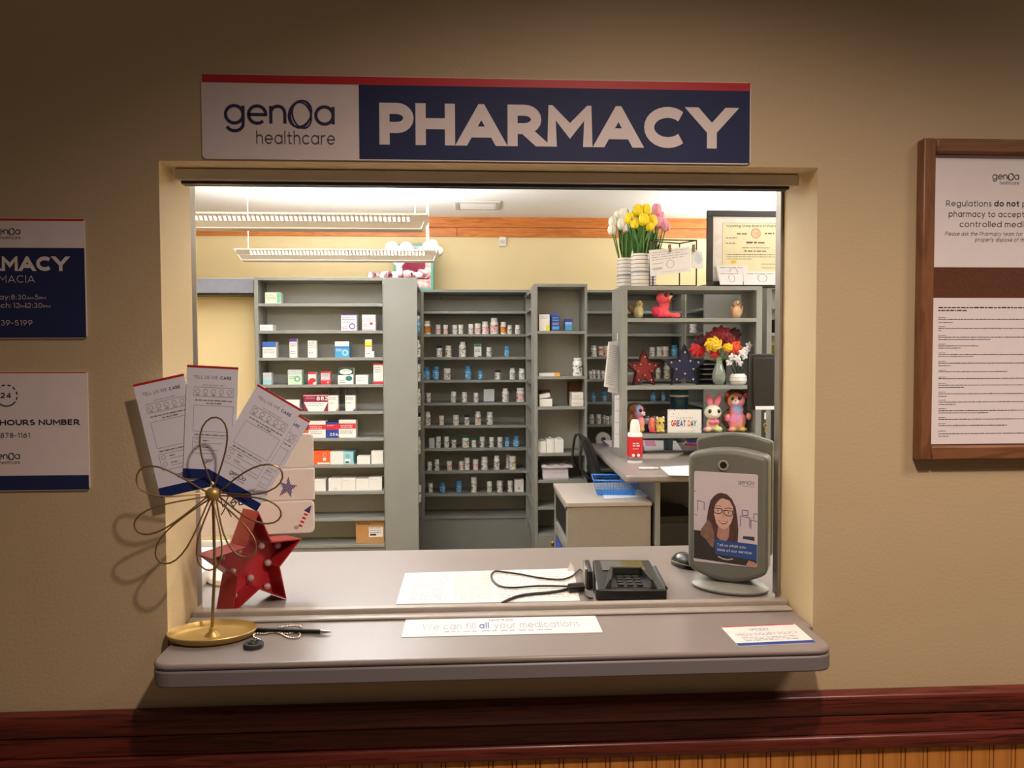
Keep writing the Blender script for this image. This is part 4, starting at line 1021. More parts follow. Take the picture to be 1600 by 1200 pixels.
def tulip_bunch(loc, vh, blooms, col, label, seed, Y):
    rnd = random.Random(seed)
    t = thing('tulip_bunch', label, 'flowers', (loc[0], loc[1], loc[2] + .02))
    bm_ = mat('tulip_' + label.split()[0], col, .5, var=.14, scale=60)
    for i, (px, py, dy, s) in enumerate(blooms):
        p = P(px, py, Y + dy) - Vector(t.location)
        mb = MB()
        tilt = Euler((rnd.uniform(-.15, .15), rnd.uniform(-.2, .2) + p.x * 1.6, rnd.uniform(0, 6))).to_matrix().to_4x4()
        b = MB()
        for k in range(6):
            a = k * math.pi / 3
            rr = .018 * s if k % 2 else .021 * s
            b.ell((rr * .52 * math.cos(a), rr * .52 * math.sin(a), 0), (.023 * s, .018 * s, .036 * s), 8, 7, rot=(0, -.12, a))
        b.xf(Matrix.Translation(p) @ tilt).build('bloom', bm_, t, smooth=60)
        foot = Vector((p.x * .18, p.y * .2, .0))
        mid = (p + foot) / 2 + Vector((rnd.uniform(-.008, .008), 0, .01))
        MB().tube([foot, mid, p - Vector((0, 0, .024 * s))], .0042, 6).build('stem', GRND, t, smooth=True)
    for i in range(13):
        a = rnd.uniform(0, 6.28)
        tip = Vector((math.cos(a) * .075 + rnd.uniform(-.02, .02), math.sin(a) * .05, vh + rnd.uniform(.12, .27)))
        foot = Vector((math.cos(a) * .012, math.sin(a) * .012, .0))
        side = Vector((-math.sin(a), math.cos(a), 0)); 
        n = 7
        L_, R_ = [], []
        for q in range(n + 1):
            u = q / n
            c = foot.lerp(tip, u) + Vector((math.cos(a), math.sin(a), 0)) * (-.018 * math.sin(u * math.pi))
            w = .021 * math.sin(min(1, u * .92 + .08) * math.pi) ** .7 + .0006
            if c.z < vh: w = min(w, .009)
            L_.append(c - side * w); R_.append(c + side * w)
        off = Vector((math.cos(a), math.sin(a), 0)) * .0015
        vs = L_ + R_ + [v + off for v in L_] + [v + off for v in R_]
        m_ = n + 1
        fs = []
        for q in range(n):
            fs += [(q, q + 1, m_ + q + 1, m_ + q), (2 * m_ + q, 3 * m_ + q, 3 * m_ + q + 1, 2 * m_ + q + 1), (q, 2 * m_ + q, 2 * m_ + q + 1, q + 1), (m_ + q, m_ + q + 1, 3 * m_ + q + 1, 3 * m_ + q)]
        MB().add(vs, fs).build('leaf', GRN, t, smooth=60)
    return t
l1, h1, r1 = striped_vase(977, YH + .24, 26, 48, 'striped white vase holding the white tulips')
tulip_bunch(l1, h1, [(958, 346, 0, 1), (966, 338, .02, 1), (975, 334, .0, 1.05), (972, 350, -.03, 1.1), (957, 359, -.02, .95), (979, 355, -.04, .9), (985, 340, .03, .9)], (240, 236, 222), 'white artificial tulips in the striped vase farthest from the diploma', 3, YH + .24)
l3, h3, r3 = striped_vase(1013, YH + .26, 24, 46, 'striped white vase half hidden behind the clipped licence paper')
tulip_bunch(l3, h3, [(1026, 327, .02, 1.05), (1031, 338, .03, 1), (1029, 347, -.02, 1), (1040, 353, -.03, 1), (1036, 349, .0, .95), (1022, 341, .03, .95)], (240, 160, 180), 'pink artificial tulips in the vase behind the clipped paper', 5, YH + .26)
l2, h2, r2 = striped_vase(1000, YH + .06, 28, 51, 'striped white vase in front, holding the yellow tulips')
tulip_bunch(l2, h2, [(984, 341, 0, 1.05), (997, 329, .03, 1.1), (1010, 328, .03, 1.05), (1006, 343, -.04, 1.1), (1019, 345, -.02, 1.05), (992, 349, -.02, .95), (1015, 353, -.03, .9)], (246, 214, 24), 'yellow artificial tulips in the front striped vase', 4, YH + .06)
# wire stand with clips
wy = YH + .03
WIRE = mat('dark_wire', (66, 54, 44), .4, metal=.5)
sx0, sx1, sx2 = P(1016, 400, wy).x, P(1070, 400, wy).x, P(1087.5, 400, wy - .0).x
szt = P(1070, 376, wy).z
ws = thing('wire_stand', 'dark wire photo stand with clips beside the vases', 'stand', (sx0, wy, hzt))
A0, A1 = Vector((sx0, wy + .02, 0)), Vector((sx1, wy + .12, 0)); A2 = Vector((sx2, wy - .01, 0)); A3 = Vector((sx0 + .01, wy - .03, 0))
zz = lambda v, z: Vector((v.x, v.y, z))
q_ = [A0, A1, A2, A3]
MB().tube([zz(v, szt) for v in q_], .0045, 6, closed=True).build('top_ring', WIRE, ws, world=True)
MB().tube([zz(v, hzt + .004) for v in q_], .0035, 6, closed=True).build('base_ring', WIRE, ws, world=True)
for v in q_: MB().tube([zz(v, hzt + .0045), zz(v, szt)], .0042, 6).build('post', WIRE, ws, world=True)
zc_ = P(1050, 389, wy - .03).z
MB().tube([zz(A3, zc_), zz(A2, zc_ + .004)], .0015, 5).build('clip_wire', WIRE, ws, world=True)
yp = wy - .045
def wall_sheet(name, label, cat, corners, Y, th, m, deco=None, tilt=0.0, group=None):
    """A sheet standing in the plane y = Y whose corners show at the given pixels (top left, top right, bottom right, bottom left)."""
    pts = [P(x, y, Y) for x, y in corners]
    c = pts[3]
    t = thing(name, label, cat, tuple(c), 0, group)
    L = [(p - c) for p in pts]
    MB().prism([(p.x, p.z) for p in L], lambda u, v, h: (u, h, v), 0, th).build('sheet', m, t)
    U = (L[2] - L[3]); V = (L[0] - L[3])
    pr = Print((0, 0, 0), U, V, N=(0, -1, 0))
    if deco: deco(pr)
    if pr.mb.v: pr.done('print', t)
    return t
FAINT = mat('faint_print_ink', (186, 182, 184), .6)
def deco_lic(pr):
    LINEI = FAINT
    for q in range(4): pr.greek(.06, .92 - .1 * (q % 2), .86 - q * .09, .035, LINEI, 0, seed=q)
    pr.rect(.06, .22, .3, .30, LINEI); pr.rect(.06, .44, .35, .47, LINEI); pr.rect(.3, .1, .9, .115, LINEI)
    pr.ring(.5, .38, .09, .15, .02, LINEI)
wall_sheet('licence_paper', 'white licence paper clipped to the wire stand in front of the vases', 'paper', [(1014, 391), (1079, 385), (1080, 424), (1016, 432)], yp, .0012, PAPER, deco_lic)
wall_sheet('folded_paper', 'small folded white and blue paper clipped at the end of the wire stand', 'paper', [(1080, 388), (1097, 394), (1100, 420), (1081, 419)], yp + .02, .002, PAPER, lambda pr: (pr.disc(.55, .5, .32, .28, mat('pale_blue_print', (206, 218, 228), .6))))
for px, lb in ((1047, 'small wooden clip holding the licence paper'), (1084.5, 'small dark clip holding the folded paper')):
    c = P(px, 394, yp - .006)
    t = thing('paper_clip', lb, 'clip', tuple(c), 0)
    MB().box((-.007, 0, 0), (.007, .0045, .048)).build('front_arm', mat('clip_wood', (132, 106, 72), .6), t, bevel=.001)
    MB().box((-.006, .009, .012), (.006, .026, .048)).build('rear_arm', mat('clip_wood', (132, 106, 72), .6), t, bevel=.001)
    MB().tube([(-.0065, .007, .03), (.0065, .007, .03)], .003, 8).build('spring', METAL, t)
# diploma frame leaning on the hutch top
dy_ = YH + .12
dl, dr_ = P(1105, 400, dy_).x, P(1240, 400, dy_).x
dz1 = P(1150, 329, dy_).z
dip = thing('diploma_frame', 'black framed cream certificate with orange seal standing on the hutch', 'framed certificate', (dl, dy_, hzt + .0006))
W_, H_ = dr_ - dl, dz1 - hzt
fw = .042
MB().box((0, 0, 0), (W_, .025, fw)).box((0, 0, H_ - fw * .9), (W_, .025, H_)).box((0, 0, fw), (fw * .92, .025, H_ - fw * .9)).box((W_ - fw, 0, fw), (W_, .025, H_ - fw * .9)).build('frame', mat('black_frame_wood', (38, 34, 32), .4), dip, bevel=.003)
MB().box((fw * .9, .012, fw * .9), (W_ - fw * .9, .024, H_ - fw * .85)).build('mat_board', mat('mat_board_white', (234, 228, 224), .6), dip)
pr = Print((0, .012, 0), (1, 0, 0), (0, 0, 1), N=(0, -1, 0))
def uvd(px, py): p = P(px, py, dy_); return (p.x - dl, p.z - hzt)
CRM = mat('certificate_cream', (236, 226, 190), .6, var=.04, scale=20)
u0, v1 = uvd(1129, 347); u1 = W_ - fw - .03; v0 = uvd(1129, 436)[1]
pr.rect(u0, v0, u1, v1, CRM); pr.frame(u0 + .004, v0 + .004, u1 - .004, v1 - .004, .002, GREYI, 1)
uu, vv = uvd(1136, 354.5)
SEP = mat('sepia_ink', (104, 96, 80), .6)
pr.text('Wyoming State Board of Pharmacy', uu, vv, .016, SEP, w=.2, width=(u1 - u0) * .93, k=1)
cu, cv = uvd(1182, 364.5)
ORS = mat('orange_seal', (222, 126, 84), .5)
pr.ring(cu, cv, .029, .029, .006, ORS, 1); pr.ring(cu, cv, .020, .020, .003, ORS, 1)
for q in range(5): pr.rect(cu - .012 + q * .006, cv - .012, cu - .009 + q * .006, cv + .012 - .004 * (q % 2), ORS, 1)
for a, b, y, h in ((1152, 1168, 366, .009), (1196, 1211, 365.5, .009), (1135, 1153, 372, .006), (1135, 1151, 380.5, .006), (1167, 1196, 380, .011), (1161, 1204, 387.5, .005), (1164, 1198, 393, .009), (1136, 1213, 398, .005), (1136, 1213, 401.5, .005), (1136, 1176, 405, .005), (1190, 1213, 413, .004), (1190, 1213, 419, .004)):
    ua, v_ = uvd(a, y); ub, _ = uvd(b, y)
    pr.greek(ua, ub, v_, h, SEP, 1, seed=a)
cu, cv = uvd(1147, 409); pr.disc(cu, cv, .02, .011, mat('gold_seal', (232, 196, 84), .4), 1)
pr.done('certificate', dip)
for q, (c, lb) in enumerate(((((1120, 414), (1168, 415), (1168, 437), (1121, 437)), 'pale card tucked in the diploma glass, behind the curled papers'), (((1122, 424), (1160, 427), (1161, 445), (1125, 445)), 'curled white paper before the diploma, nearer the vases'), (((1161, 424), (1216, 424), (1216, 445), (1162, 445)), 'curled white paper before the diploma, next to the window jamb'))):
    wall_sheet('small_paper', lb, 'paper', c, dy_ - (.012 if q == 0 else .05), .0012, PAPER, lambda pr: (pr.ring(.55, .5, .13, .3, .02, LINEI), pr.greek(.1, .9, .8, .05, LINEI)))

# ------------------------------------------------------------------ things on the hutch shelves
def hx(px, dy): return P(px, 560, YH + dy).x
K = lambda dy: (YH + dy + 1.55) / 1200.0
EYE = mat('toy_eye_black', (12, 12, 14), .12, coat=.5)
def bird(px, z, s, lead, lab, face=0.0):
    t = thing('bird_figurine', lab, 'figurine', (hx(px, .1), YH + .1, z + .0006), face)
    remesh(MB().ell((0, 0, s * .42), (s * .36, s * .36, s * .43)).ell((s * .06 * lead, -s * .06, s * .98), (s * .24, s * .24, s * .24)).ell((s * .05 * lead, -s * .04, s * .78), (s * .2, s * .2, s * .25)), s * .05, 'body', mat('bird_body_%d' % lead, (196, 182, 136) if lead else (224, 184, 142), .5, var=.2, scale=30), t)
    c = MB()
    if lead: c.ell((-s * .42, s * .1, s * .66), (s * .24, s * .08, s * .34), rot=(0, -.5, 0)).build('tail', mat('bird_tail', (120, 96, 60), .5), t, smooth=True)
    else:
        for q in (-1, 1): MB().ell((q * s * .3, 0, s * .5), (s * .1, s * .2, s * .36), rot=(0, .2 * q, 0)).build('wing', mat('bird_wing', (196, 130, 92), .5), t, smooth=True)
    MB().lathe([(s * .07, 0), (s * .04, s * .08), (.0005, s * .15)], 8).xf(Matrix.Translation((s * .06 * lead, -s * .27, s * .94)) @ Matrix.Rotation(R(90), 4, 'X')).build('beak', mat('beak_orange', (190, 120, 64), .4), t, smooth=True)
    for q in (-1, 1): MB().ell((s * .06 * lead + q * s * .11, -s * .265, s * 1.04), s * .035, 8, 6).build('eye', EYE, t, smooth=True)
bird(997, HS[0], 24 * K(.1), 1, 'tan ceramic bird figurine with raised tail beside the flamingo')
bird(1150.5, HS[0], 24 * K(.1), 0, 'peach and tan ceramic bird figurine alone at the far end of the top hutch shelf')
# flamingo plush
PK = mat('coral_plush', (240, 92, 102), .9, var=.1, scale=60, bump=.6, bscale=180)
PKD = mat('deep_pink_plush', (226, 54, 88), .9, var=.1, bump=.6, bscale=180)
k = K(.1)
fl = thing('flamingo_plush', 'coral pink flamingo plush sitting on the top hutch shelf', 'plush toy', (hx(1036, .1), YH + .1, HS[0] + .0030))
u = lambda px: (px - 1036) * k
v = lambda py: (497 - py) * k
remesh(MB().ell((u(1034), .0, v(487)), (11 * k, 10 * k, 10 * k)).ell((u(1037), -.012, v(475)), (8.2 * k, 7.5 * k, 13 * k)).ell((u(1036), -.018, v(465.3)), (13 * k, 12.5 * k, 9.6 * k)).ell((u(1039), 0, v(491.2)), (11 * k, 10 * k, 5.4 * k)), .005, 'body', PK, fl, sm=1)
MB().ell((u(1024.5), -.005, v(486)), (7 * k, 8 * k, 9 * k)).ell((u(1030), -.025, v(493.5)), (6 * k, 5 * k, 3.2 * k)).build('wing', PKD, fl, smooth=True)
for q, (a, b) in enumerate(((1052, 492.5), (1047, 493.2))):
    MB().tube([(u(1040), -.02, v(492.5)), (u(a), -.052 - .01 * q, v(b))], [4.2 * k, 3.4 * k], 10).ell((u(a + 3), -.052 - .01 * q, v(b)), (5.2 * k, 4 * k, 4.0 * k)).build('leg', PK, fl, smooth=True)
MB().ell((u(1044.5), -.056, v(466)), (4.2 * k, 4.6 * k, 3.6 * k)).build('beak_base', mat('beak_pale', (236, 200, 120), .6), fl, smooth=True)
MB().ell((u(1047), -.068, v(468)), (3.6 * k, 4.4 * k, 4.0 * k)).build('beak_tip', BLACK, fl, smooth=True)
for a in (1036.5, 1045.5): MB().ell((u(a), -.060 if a < 1040 else -.050, v(462)), (3.4 * k, 2.4 * k, 3.8 * k)).build('eye', EYE, fl, smooth=True)
# marquee stars
def star_pts(r0, r1, rot=90):
    return [((r0 if i % 2 == 0 else r1) * math.cos(R(rot + 36 * i)), (r0 if i % 2 == 0 else r1) * math.sin(R(rot + 36 * i))) for i in range(10)]
GLASSB = mat('clear_bulb_glass', (246, 226, 224), .08, trans=.55, var=0, coat=1.0)
BULBP = [(0, .64), (-.24, .26), (.24, .26), (-.60, .20), (.60, .20), (-.38, -.10), (.38, -.10), (0, -.31), (-.36, -.56), (.36, -.56)]
def marquee_star(name, label, loc, rz, R0, depth, col, tilt=0.0, recess=.8, bulb=.05, flare=None):
    t = thing(name, label, 'marquee light', loc, rz)
    r1 = R0 * .47
    oc = star_pts(R0, r1); ic = star_pts(R0 - .006, r1 - .0035)
    zoff = -min(p[1] for p in oc)
    RIM = mat(name + '_' + col[0], col[1], .4, var=.06, scale=20, coat=.1)
    m_ = MB()
    n = 10
    f = lambda p, h: (p[0], h, p[1] + zoff)
    fl2 = flare or 1.0
    vs = [f(p, 0) for p in oc] + [f(p, 0) for p in ic] + [f((p[0] * fl2, p[1] * fl2), depth) for p in oc] + [f((p[0] * fl2, p[1] * fl2), depth) for p in ic]
    fs = []
    for i in range(n):
        j = (i + 1) % n
        fs += [(i, j, n + j, n + i), (i, 2 * n + i, 2 * n + j, j), (n + i, n + j, 3 * n + j, 3 * n + i), (2 * n + i, 3 * n + i, 3 * n + j, 2 * n + j)]
    m_.add(vs, fs).build('rim', RIM, t)
    fr2 = 1 - (1 - fl2) * recess
    m2 = MB().prism([(a * fr2, b * fr2) for a, b in star_pts(R0 - .0075, r1 - .0045)], lambda a, b, h: (a, h, b + zoff), depth * recess, depth * recess + .003)
    m2.build('back_panel', mat(name + '_face_' + col[0], col[2], .4, var=.05, scale=20, coat=.08), t)
    for (bx, by) in BULBP:
        c = Matrix.Translation((bx * R0 * (fr2 if flare is None else fr2 * 1.08), depth * recess, by * R0 * (fr2 if flare is None else fr2 * 1.08) + zoff)) @ Matrix.Rotation(R(90), 4, 'X')
        o = MB().lathe([(bulb * R0 * .55, 0), (bulb * R0 * .55, bulb * R0 * .7)], 12).xf(c).build('bulb_socket', mat('socket_' + col[0], col[1], .3), t, smooth=True)
        b = MB().ell((0, 0, bulb * R0 * 1.7), bulb * R0, 12, 8).xf(c).build('bulb', GLASSB, o, smooth=True)
        MB().ell((0, 0, bulb * R0 * 1.4), bulb * R0 * .4, 8, 6).xf(c).build('filament', mat('bulb_filament', (210, 200, 196), .3, metal=.6), t, smooth=True)
    t.rotation_euler = Euler((0, 0, rz)) if not tilt else (Matrix.Rotation(rz, 3, 'Z') @ Matrix.Rotation(tilt, 3, 'Y')).to_euler()
    return t
def hstar(pl, pr_, pt, lab, col, dy, rz):
    k = K(dy)
    R0 = (pr_ - pl) * k / 2 / math.cos(R(18)) / math.cos(rz)
    return marquee_star('marquee_star', lab, (hx((pl + pr_) / 2, dy), YH + dy, HS[1] + .0006), rz, R0, .045, col, recess=.25, bulb=.05)
hstar(979.5, 1036.5, 537, 'small red marquee star on the middle hutch shelf', ('red', (110, 16, 22), (132, 22, 26)), .12, R(12))
hstar(1036.5, 1104, 537, 'navy blue marquee star on the middle hutch shelf beside the red one', ('navy', (12, 18, 52), (14, 24, 66)), .085, R(-4))
# glass vase with mixed flowers
gy = .08
k = K(gy)
gv = thing('glass_vase', 'clear teardrop cut glass vase on the middle hutch shelf', 'vase', (hx(1123.5, gy), YH + gy, HS[1] + .0006))
prof = [(6.5, 0), (9.0, 5), (10.8, 13), (10, 20), (6.5, 30), (4.6, 38), (5.0, 44)]
MB().lathe([(a * k, b * k) for a, b in prof] + [(a * k - .0022, b * k) for a, b in prof[::-1] if b > 0] + [(4 * k, .006)], 18, cap=True).build('vase_body', mat('cut_glass', (240, 248, 238), .05, trans=.82, var=0), gv, smooth=25)
fb = thing('mixed_bouquet', 'bouquet of one yellow rose with dark red and orange flowers in the glass vase', 'flowers', (gv.location.x, gv.location.y, HS[1] + .012))
def gp(px, py, dy=0.0): return P(px, py, YH + gy + dy) - Vector(fb.location)
def rose(c, s, m_, parent, n=3, seed=1, name='bloom'):
    rnd = random.Random(seed)
    mb = MB().ell(c, (s * .42, s * .42, s * .42), 10, 7)
    for ring in range(n):
        for q in range(5 + ring):
            a = q * 2 * math.pi / (5 + ring) + ring * .5
            rr = s * ((.28 + .24 * ring) if name != 'rose' else (.18 + .2 * ring))
            if name == 'rose':
                mb.ell(Vector(c) + Vector((rr * math.cos(a), -s * .22 + s * .16 * ring, rr * math.sin(a) * .8)), (s * .14, s * .34, s * .42), 9, 7, rot=(.35 * math.sin(a), -a + .3, 0)); continue
            mb.ell(Vector(c) + Vector((rr * math.cos(a), -s * .18 + s * .12 * ring + rr * .25 * math.sin(a), rr * math.sin(a) * .85)), (s * .36, s * .10, s * .32), 8, 6, rot=(rnd.uniform(-.3, .3), -a, rnd.uniform(-.4, .4)))
    mb.build(name, m_, parent, smooth=60)
YR = mat('rose_yellow', (248, 202, 50), .5, var=.12, scale=60); RD = mat('dahlia_dark_red', (126, 16, 26), .6, var=.25, scale=60); ORG = mat('bloom_orange', (232, 84, 40), .6, var=.2, scale=60); BUR = mat('bloom_burgundy', (70, 12, 30), .6, var=.3, scale=60); RED2 = mat('bloom_red', (206, 40, 44), .6, var=.25, scale=60)
for px, py, s, mt, dy, nm in ((1115, 538, 18, YR, -.05, 'rose'), (1137, 543, 11, YR, -.045, 'rose'), (1128, 524, 14, RD, 0, 'dahlia'), (1141, 531, 12, RD, .02, 'dahlia'), (1096, 533, 10, BUR, .03, 'dahlia'), (1091, 547, 11, RED2, .02, 'dahlia'), (1146, 543, 12, ORG, .0, 'dahlia'), (1148, 522, 9, BUR, .03, 'dahlia'), (1117, 553, 7, RED2, .0, 'dahlia'), (1112, 527, 9, RD, .02, 'dahlia')):
    c = gp(px, py, dy)
    rose(c, s * k, mt, fb, 3 if nm == 'rose' else 4, px, nm)
    MB().tube([(c.x * .06, c.y * .06, 0), (c.x * .1, c.y * .1, 34 * k), (c.x * .7, c.y * .7, c.z * .75), tuple(c)], .0022, 5).build('stem', GRND, fb, smooth=True)
# small pot with white orchids
oy_ = .06
k = K(oy_)
sp = thing('striped_pot', 'small round white pot with thin dark stripes on the middle hutch shelf', 'pot', (hx(1153.5, oy_), YH + oy_, HS[1] + .0006))
MB().lathe([(9 * k, 0), (12.6 * k, 3 * k), (13.6 * k, 8 * k), (13 * k, 14 * k), (9.5 * k, 18 * k), (8.3 * k, 17 * k), (8 * k, 4 * k), (.001, 3 * k)], 24, cap=False).build('pot_body', VASE, sp, smooth=True)
for zz_, rr in ((6, 13.45), (12, 13.45)): MB().lathe([(rr * k, zz_ * k - .001), (rr * k + .0006, zz_ * k), (rr * k, zz_ * k + .001)], 24, cap=False).build('stripe', STRP, sp, smooth=True)
orc = thing('orchid_spray', 'white artificial orchids with dark leaves in the small striped pot', 'flowers', (sp.location.x, sp.location.y, HS[1] + .02))
WB = mat('orchid_white', (226, 222, 222), .5, var=.08, scale=60)
DL = mat('orchid_dark_leaf', (30, 44, 30), .4)
for px, py, dy in ((1144, 558, -.03), (1140, 566, -.02), (1152, 560, -.04), (1160, 551, -.03), (1166, 547, 0), (1170, 540, .01), (1155, 567, -.02), (1163, 556, -.02)):
    c = P(px, py, YH + oy_ + dy) - Vector(orc.location)
    mb = MB()
    for q in range(5):
        a = q * 2 * math.pi / 5 + px
        mb.ell(c + Vector((math.cos(a) * 3.2 * k, 0, math.sin(a) * 3.2 * k)), (3.4 * k, 1.1 * k, 2.4 * k), 8, 6, rot=(.2, -a, .2 * math.sin(px)))
    mb.ell(c + Vector((0, -.004, 0)), 1.2 * k, 6, 5)
    mb.build('bloom', WB, orc, smooth=60)
    MB().tube([(0, 0, 0), (c.x * .4, c.y * .4, c.z * .7), tuple(c)], .0016, 5).build('stem', DL, orc, smooth=True)
for a, l in ((1144, 574), (1163, 572), (1154, 570)):
    tp = P(a, l - 4, YH + oy_ - .04) - Vector(orc.location)
    MB().ell(tp * .55, (tp.length * .5, .004, .010), 10, 8, rot=(0, -math.atan2(tp.z, tp.x), 0)).build('leaf', DL, orc, smooth=True)
# teal tub behind the sign
ty_ = .27
k = K(ty_)
tub = thing('wipes_tub', 'tall teal tub with dark lid behind the greeting card', 'tub', (hx(1061.5, ty_), YH + ty_, HS[2] + .0006))
tw_, th_ = 15 * k, (676 - 613) * k
MB().lathe([(tw_ * .94, 0), (tw_ * .96, th_ * .84)], 24).build('tub_body', mat('tub_teal', rough=.35, ramp=[(.35, (30, 120, 110)), (.5, (26, 70, 110)), (.65, (60, 50, 110))], scale=14), tub, smooth=True)
MB().lathe([(tw_ * .97, th_ * .845), (tw_ * .97, th_ * .89)], 24).build('lid_band', WHITEP, tub, smooth=True)
MB().lathe([(tw_, th_ * .895), (tw_, th_ * .985), (tw_ * .95, th_)], 24).build('lid', mat('tub_lid', (22, 84, 80), .35), tub, smooth=True)
# plush animals on the bottom hutch shelf
TIE = mat('tie_dye_plush', rough=.9, ramp=[(.3, (120, 186, 226)), (.42, (250, 140, 176)), (.55, (248, 170, 130)), (.7, (246, 214, 120))], scale=9, bump=.6, bscale=170)
TIE2 = mat('pastel_tie_dye_plush', rough=.9, ramp=[(.3, (150, 206, 216)), (.42, (240, 150, 170)), (.55, (244, 226, 150)), (.7, (196, 220, 150))], scale=13, bump=.6, bscale=170)
FUR = mat('brown_spiky_fur', rough=.95, ramp=[(.35, (112, 78, 46)), (.55, (158, 116, 72)), (.7, (190, 150, 100))], scale=40, bump=1.0, bscale=120)
PKL = mat('light_pink_plush', (250, 132, 152), .9, var=.1, bump=.5, bscale=180)
SNOUT = mat('cream_plush', (244, 226, 222), .9, bump=.4)
def plush(name, label, px, base, s, dy, parts):
    """parts: list of (part name, material, [(px, py, dy, rx, ry, rz), ...], continuous) with pixel offsets about the base point"""
    k = K(dy)
    t = thing(name, label, 'plush toy', (hx(px, dy), YH + dy, HS[2] + .0006))
    low = min((base - b_[1]) * k - b_[5] * k for _, _, bl, _ in parts for b_ in bl)
    t.location.z += max(0, -low) + .002
    for nm, mt, bl, cont in parts:
        mb = MB()
        for (ax, az, ay, rx, ry, rz, *tl) in bl: mb.ell(((ax - px) * k, ay * k, (base - az) * k), (rx * k, ry * k, rz * k), 12, 9, rot=(0, tl[0], 0) if tl else None)
        if cont: remesh(mb, .0045, nm, mt, t)
        else: mb.build(nm, mt, t, smooth=True)
    return t
plush('hedgehog_plush', 'large tie-dye hedgehog plush with brown fur cape on the bottom hutch shelf', 1151, 678, 1, .13, [
    ('fur_cape', FUR, [(1150, 660, 7, 21, 11, 19), (1151, 628, 6, 18, 11, 17)], True),
    ('body', TIE, [(1151, 662, -3, 15, 10, 17), (1149, 630, -5, 14, 11, 13), (1150, 645, -4, 11, 9, 12), (1142, 676, -7, 7, 6, 3.5), (1160, 676, -7, 7, 6, 3.5)], True),
    ('arm', TIE, [(1135, 657, -6, 4.5, 5, 6)], False), ('arm', TIE, [(1169, 655, -6, 4, 5, 6)], False),
    ('ear', PK, [(1164, 622, -6, 4.2, 3, 4.8)], False), ('ear', PK, [(1134, 620, -6, 3, 3, 3.8)], False),
    ('snout', SNOUT, [(1144, 632, -15, 6, 5, 4.5)], False), ('nose', mat('nose_pink', (196, 90, 110), .5), [(1143, 629.5, -20, 1.6, 1.4, 1.2)], False),
    ('eye', EYE, [(1140, 626.5, -15, 2.7, 2, 3.0)], False), ('eye', EYE, [(1151, 625.5, -15.5, 3.2, 2, 3.4)], False)])
plush('bunny_plush', 'pastel bunny plush with tall pink ears beside the greeting card', 1113, 678, 1, .1, [
    ('body', TIE2, [(1113, 666, 0, 10, 9, 11), (1104, 673, -5, 6.5, 7, 4.6), (1122, 673, -5, 6.5, 7, 4.6)], True),
    ('head', mat('pale_green_plush', rough=.9, ramp=[(.35, (234, 240, 190)), (.6, (240, 236, 226)), (.75, (206, 226, 160))], scale=20, bump=.5, bscale=170), [(1113, 646, -3, 14, 11, 12)], True),
    ('ear', PKL, [(1109, 628, 0, 5, 2.6, 11.5, -.22)], False), ('ear', PKL, [(1122, 628, 0, 5, 2.6, 11.5, .35)], False),
    ('paw', PKL, [(1109, 661, -9, 5, 4, 4)], False), ('paw', PKL, [(1117, 661, -9, 5, 4, 4)], False),
    ('snout', SNOUT, [(1113, 650, -12.5, 5.5, 4, 4)], False), ('eye', EYE, [(1106, 644, -11.6, 3, 2, 3.4)], False), ('eye', EYE, [(1120, 644, -11.6, 3, 2, 3.4)], False)])
plush('hedgehog_plush', 'pink faced hedgehog plush with brown fur behind the white duster can', 994, 678, 1, .13, [
    ('fur_cape', FUR, [(989, 655, 5, 11, 10, 20), (992, 644, 4, 12, 10, 12)], True),
    ('body', TIE, [(997, 646, -5, 9, 8, 11), (999, 664, -5, 8, 8, 12), (1000, 674, -6, 7, 6, 5)], True),
    ('ear', PK, [(992, 643, -10, 2.4, 2, 4.2)], False),
    ('snout', SNOUT, [(1003, 649, -12, 4, 4, 3.4)], False), ('nose', BLACK, [(1005.5, 648, -16, 1.4, 1.3, 1.2)], False),
    ('eye', EYE, [(998.5, 643.5, -12.6, 2.3, 2, 3)], False), ('eye', EYE, [(1005, 642.5, -11.5, 1.9, 2, 2.8)], False)])
plush('owl_plush', 'small yellow plush with gold front next to its coral twin', 1032, 678, 1, .09, [
    ('body', mat('yellow_plush', (222, 196, 104), .9, var=.15, scale=60, bump=.6), [(1032, 669, 0, 7, 6, 9.5), (1032, 660, -2, 7.2, 6, 6.5), (1028, 676, -4, 3, 3, 2), (1036, 676, -4, 3, 3, 2)], True),
    ('ear', SNOUT, [(1027, 655, -1, 2, 2, 2.6)], False), ('ear', SNOUT, [(1037, 655, -1, 2, 2, 2.6)], False),
    ('eye', EYE, [(1029, 662, -7.5, 1.3, 1, 1.5)], False), ('eye', EYE, [(1035.5, 662, -7.5, 1.3, 1, 1.5)], False), ('snout', SNOUT, [(1032.4, 664, -7.6, 1.8, 1.4, 1.4)], False)])
plush('curly_plush', 'small coral curly plush leaning on the yellow one', 1019, 678, 1, .1, [
    ('body', mat('coral_curly_plush', (240, 128, 104), .9, var=.2, scale=90, bump=1.0, bscale=120), [(1019, 668, 0, 6, 6, 10.5), (1019, 661, 0, 5.5, 6, 7)], True),
    ('foot', PKD, [(1016, 676.5, -5, 2.6, 3, 1.8)], False), ('foot', PKD, [(1022, 676.5, -5, 2.6, 3, 1.8)], False)])
sg = thing('candle_jar', 'small navy jar with clear lid between the plush toys', 'jar', (hx(1010, .16), YH + .16, HS[2] + .0006))
k = K(.16)
MB().lathe([(6 * k, 0), (6.4 * k, 3 * k), (6.4 * k, 13 * k)], 18).build('jar_body', mat('jar_navy', (30, 54, 116), .3), sg, smooth=True)
MB().lathe([(6.6 * k, 13.2 * k), (6.6 * k, 20 * k), (5 * k, 22 * k)], 18).build('jar_lid', mat('jar_lid_pale', (168, 190, 204), .2), sg, smooth=True)
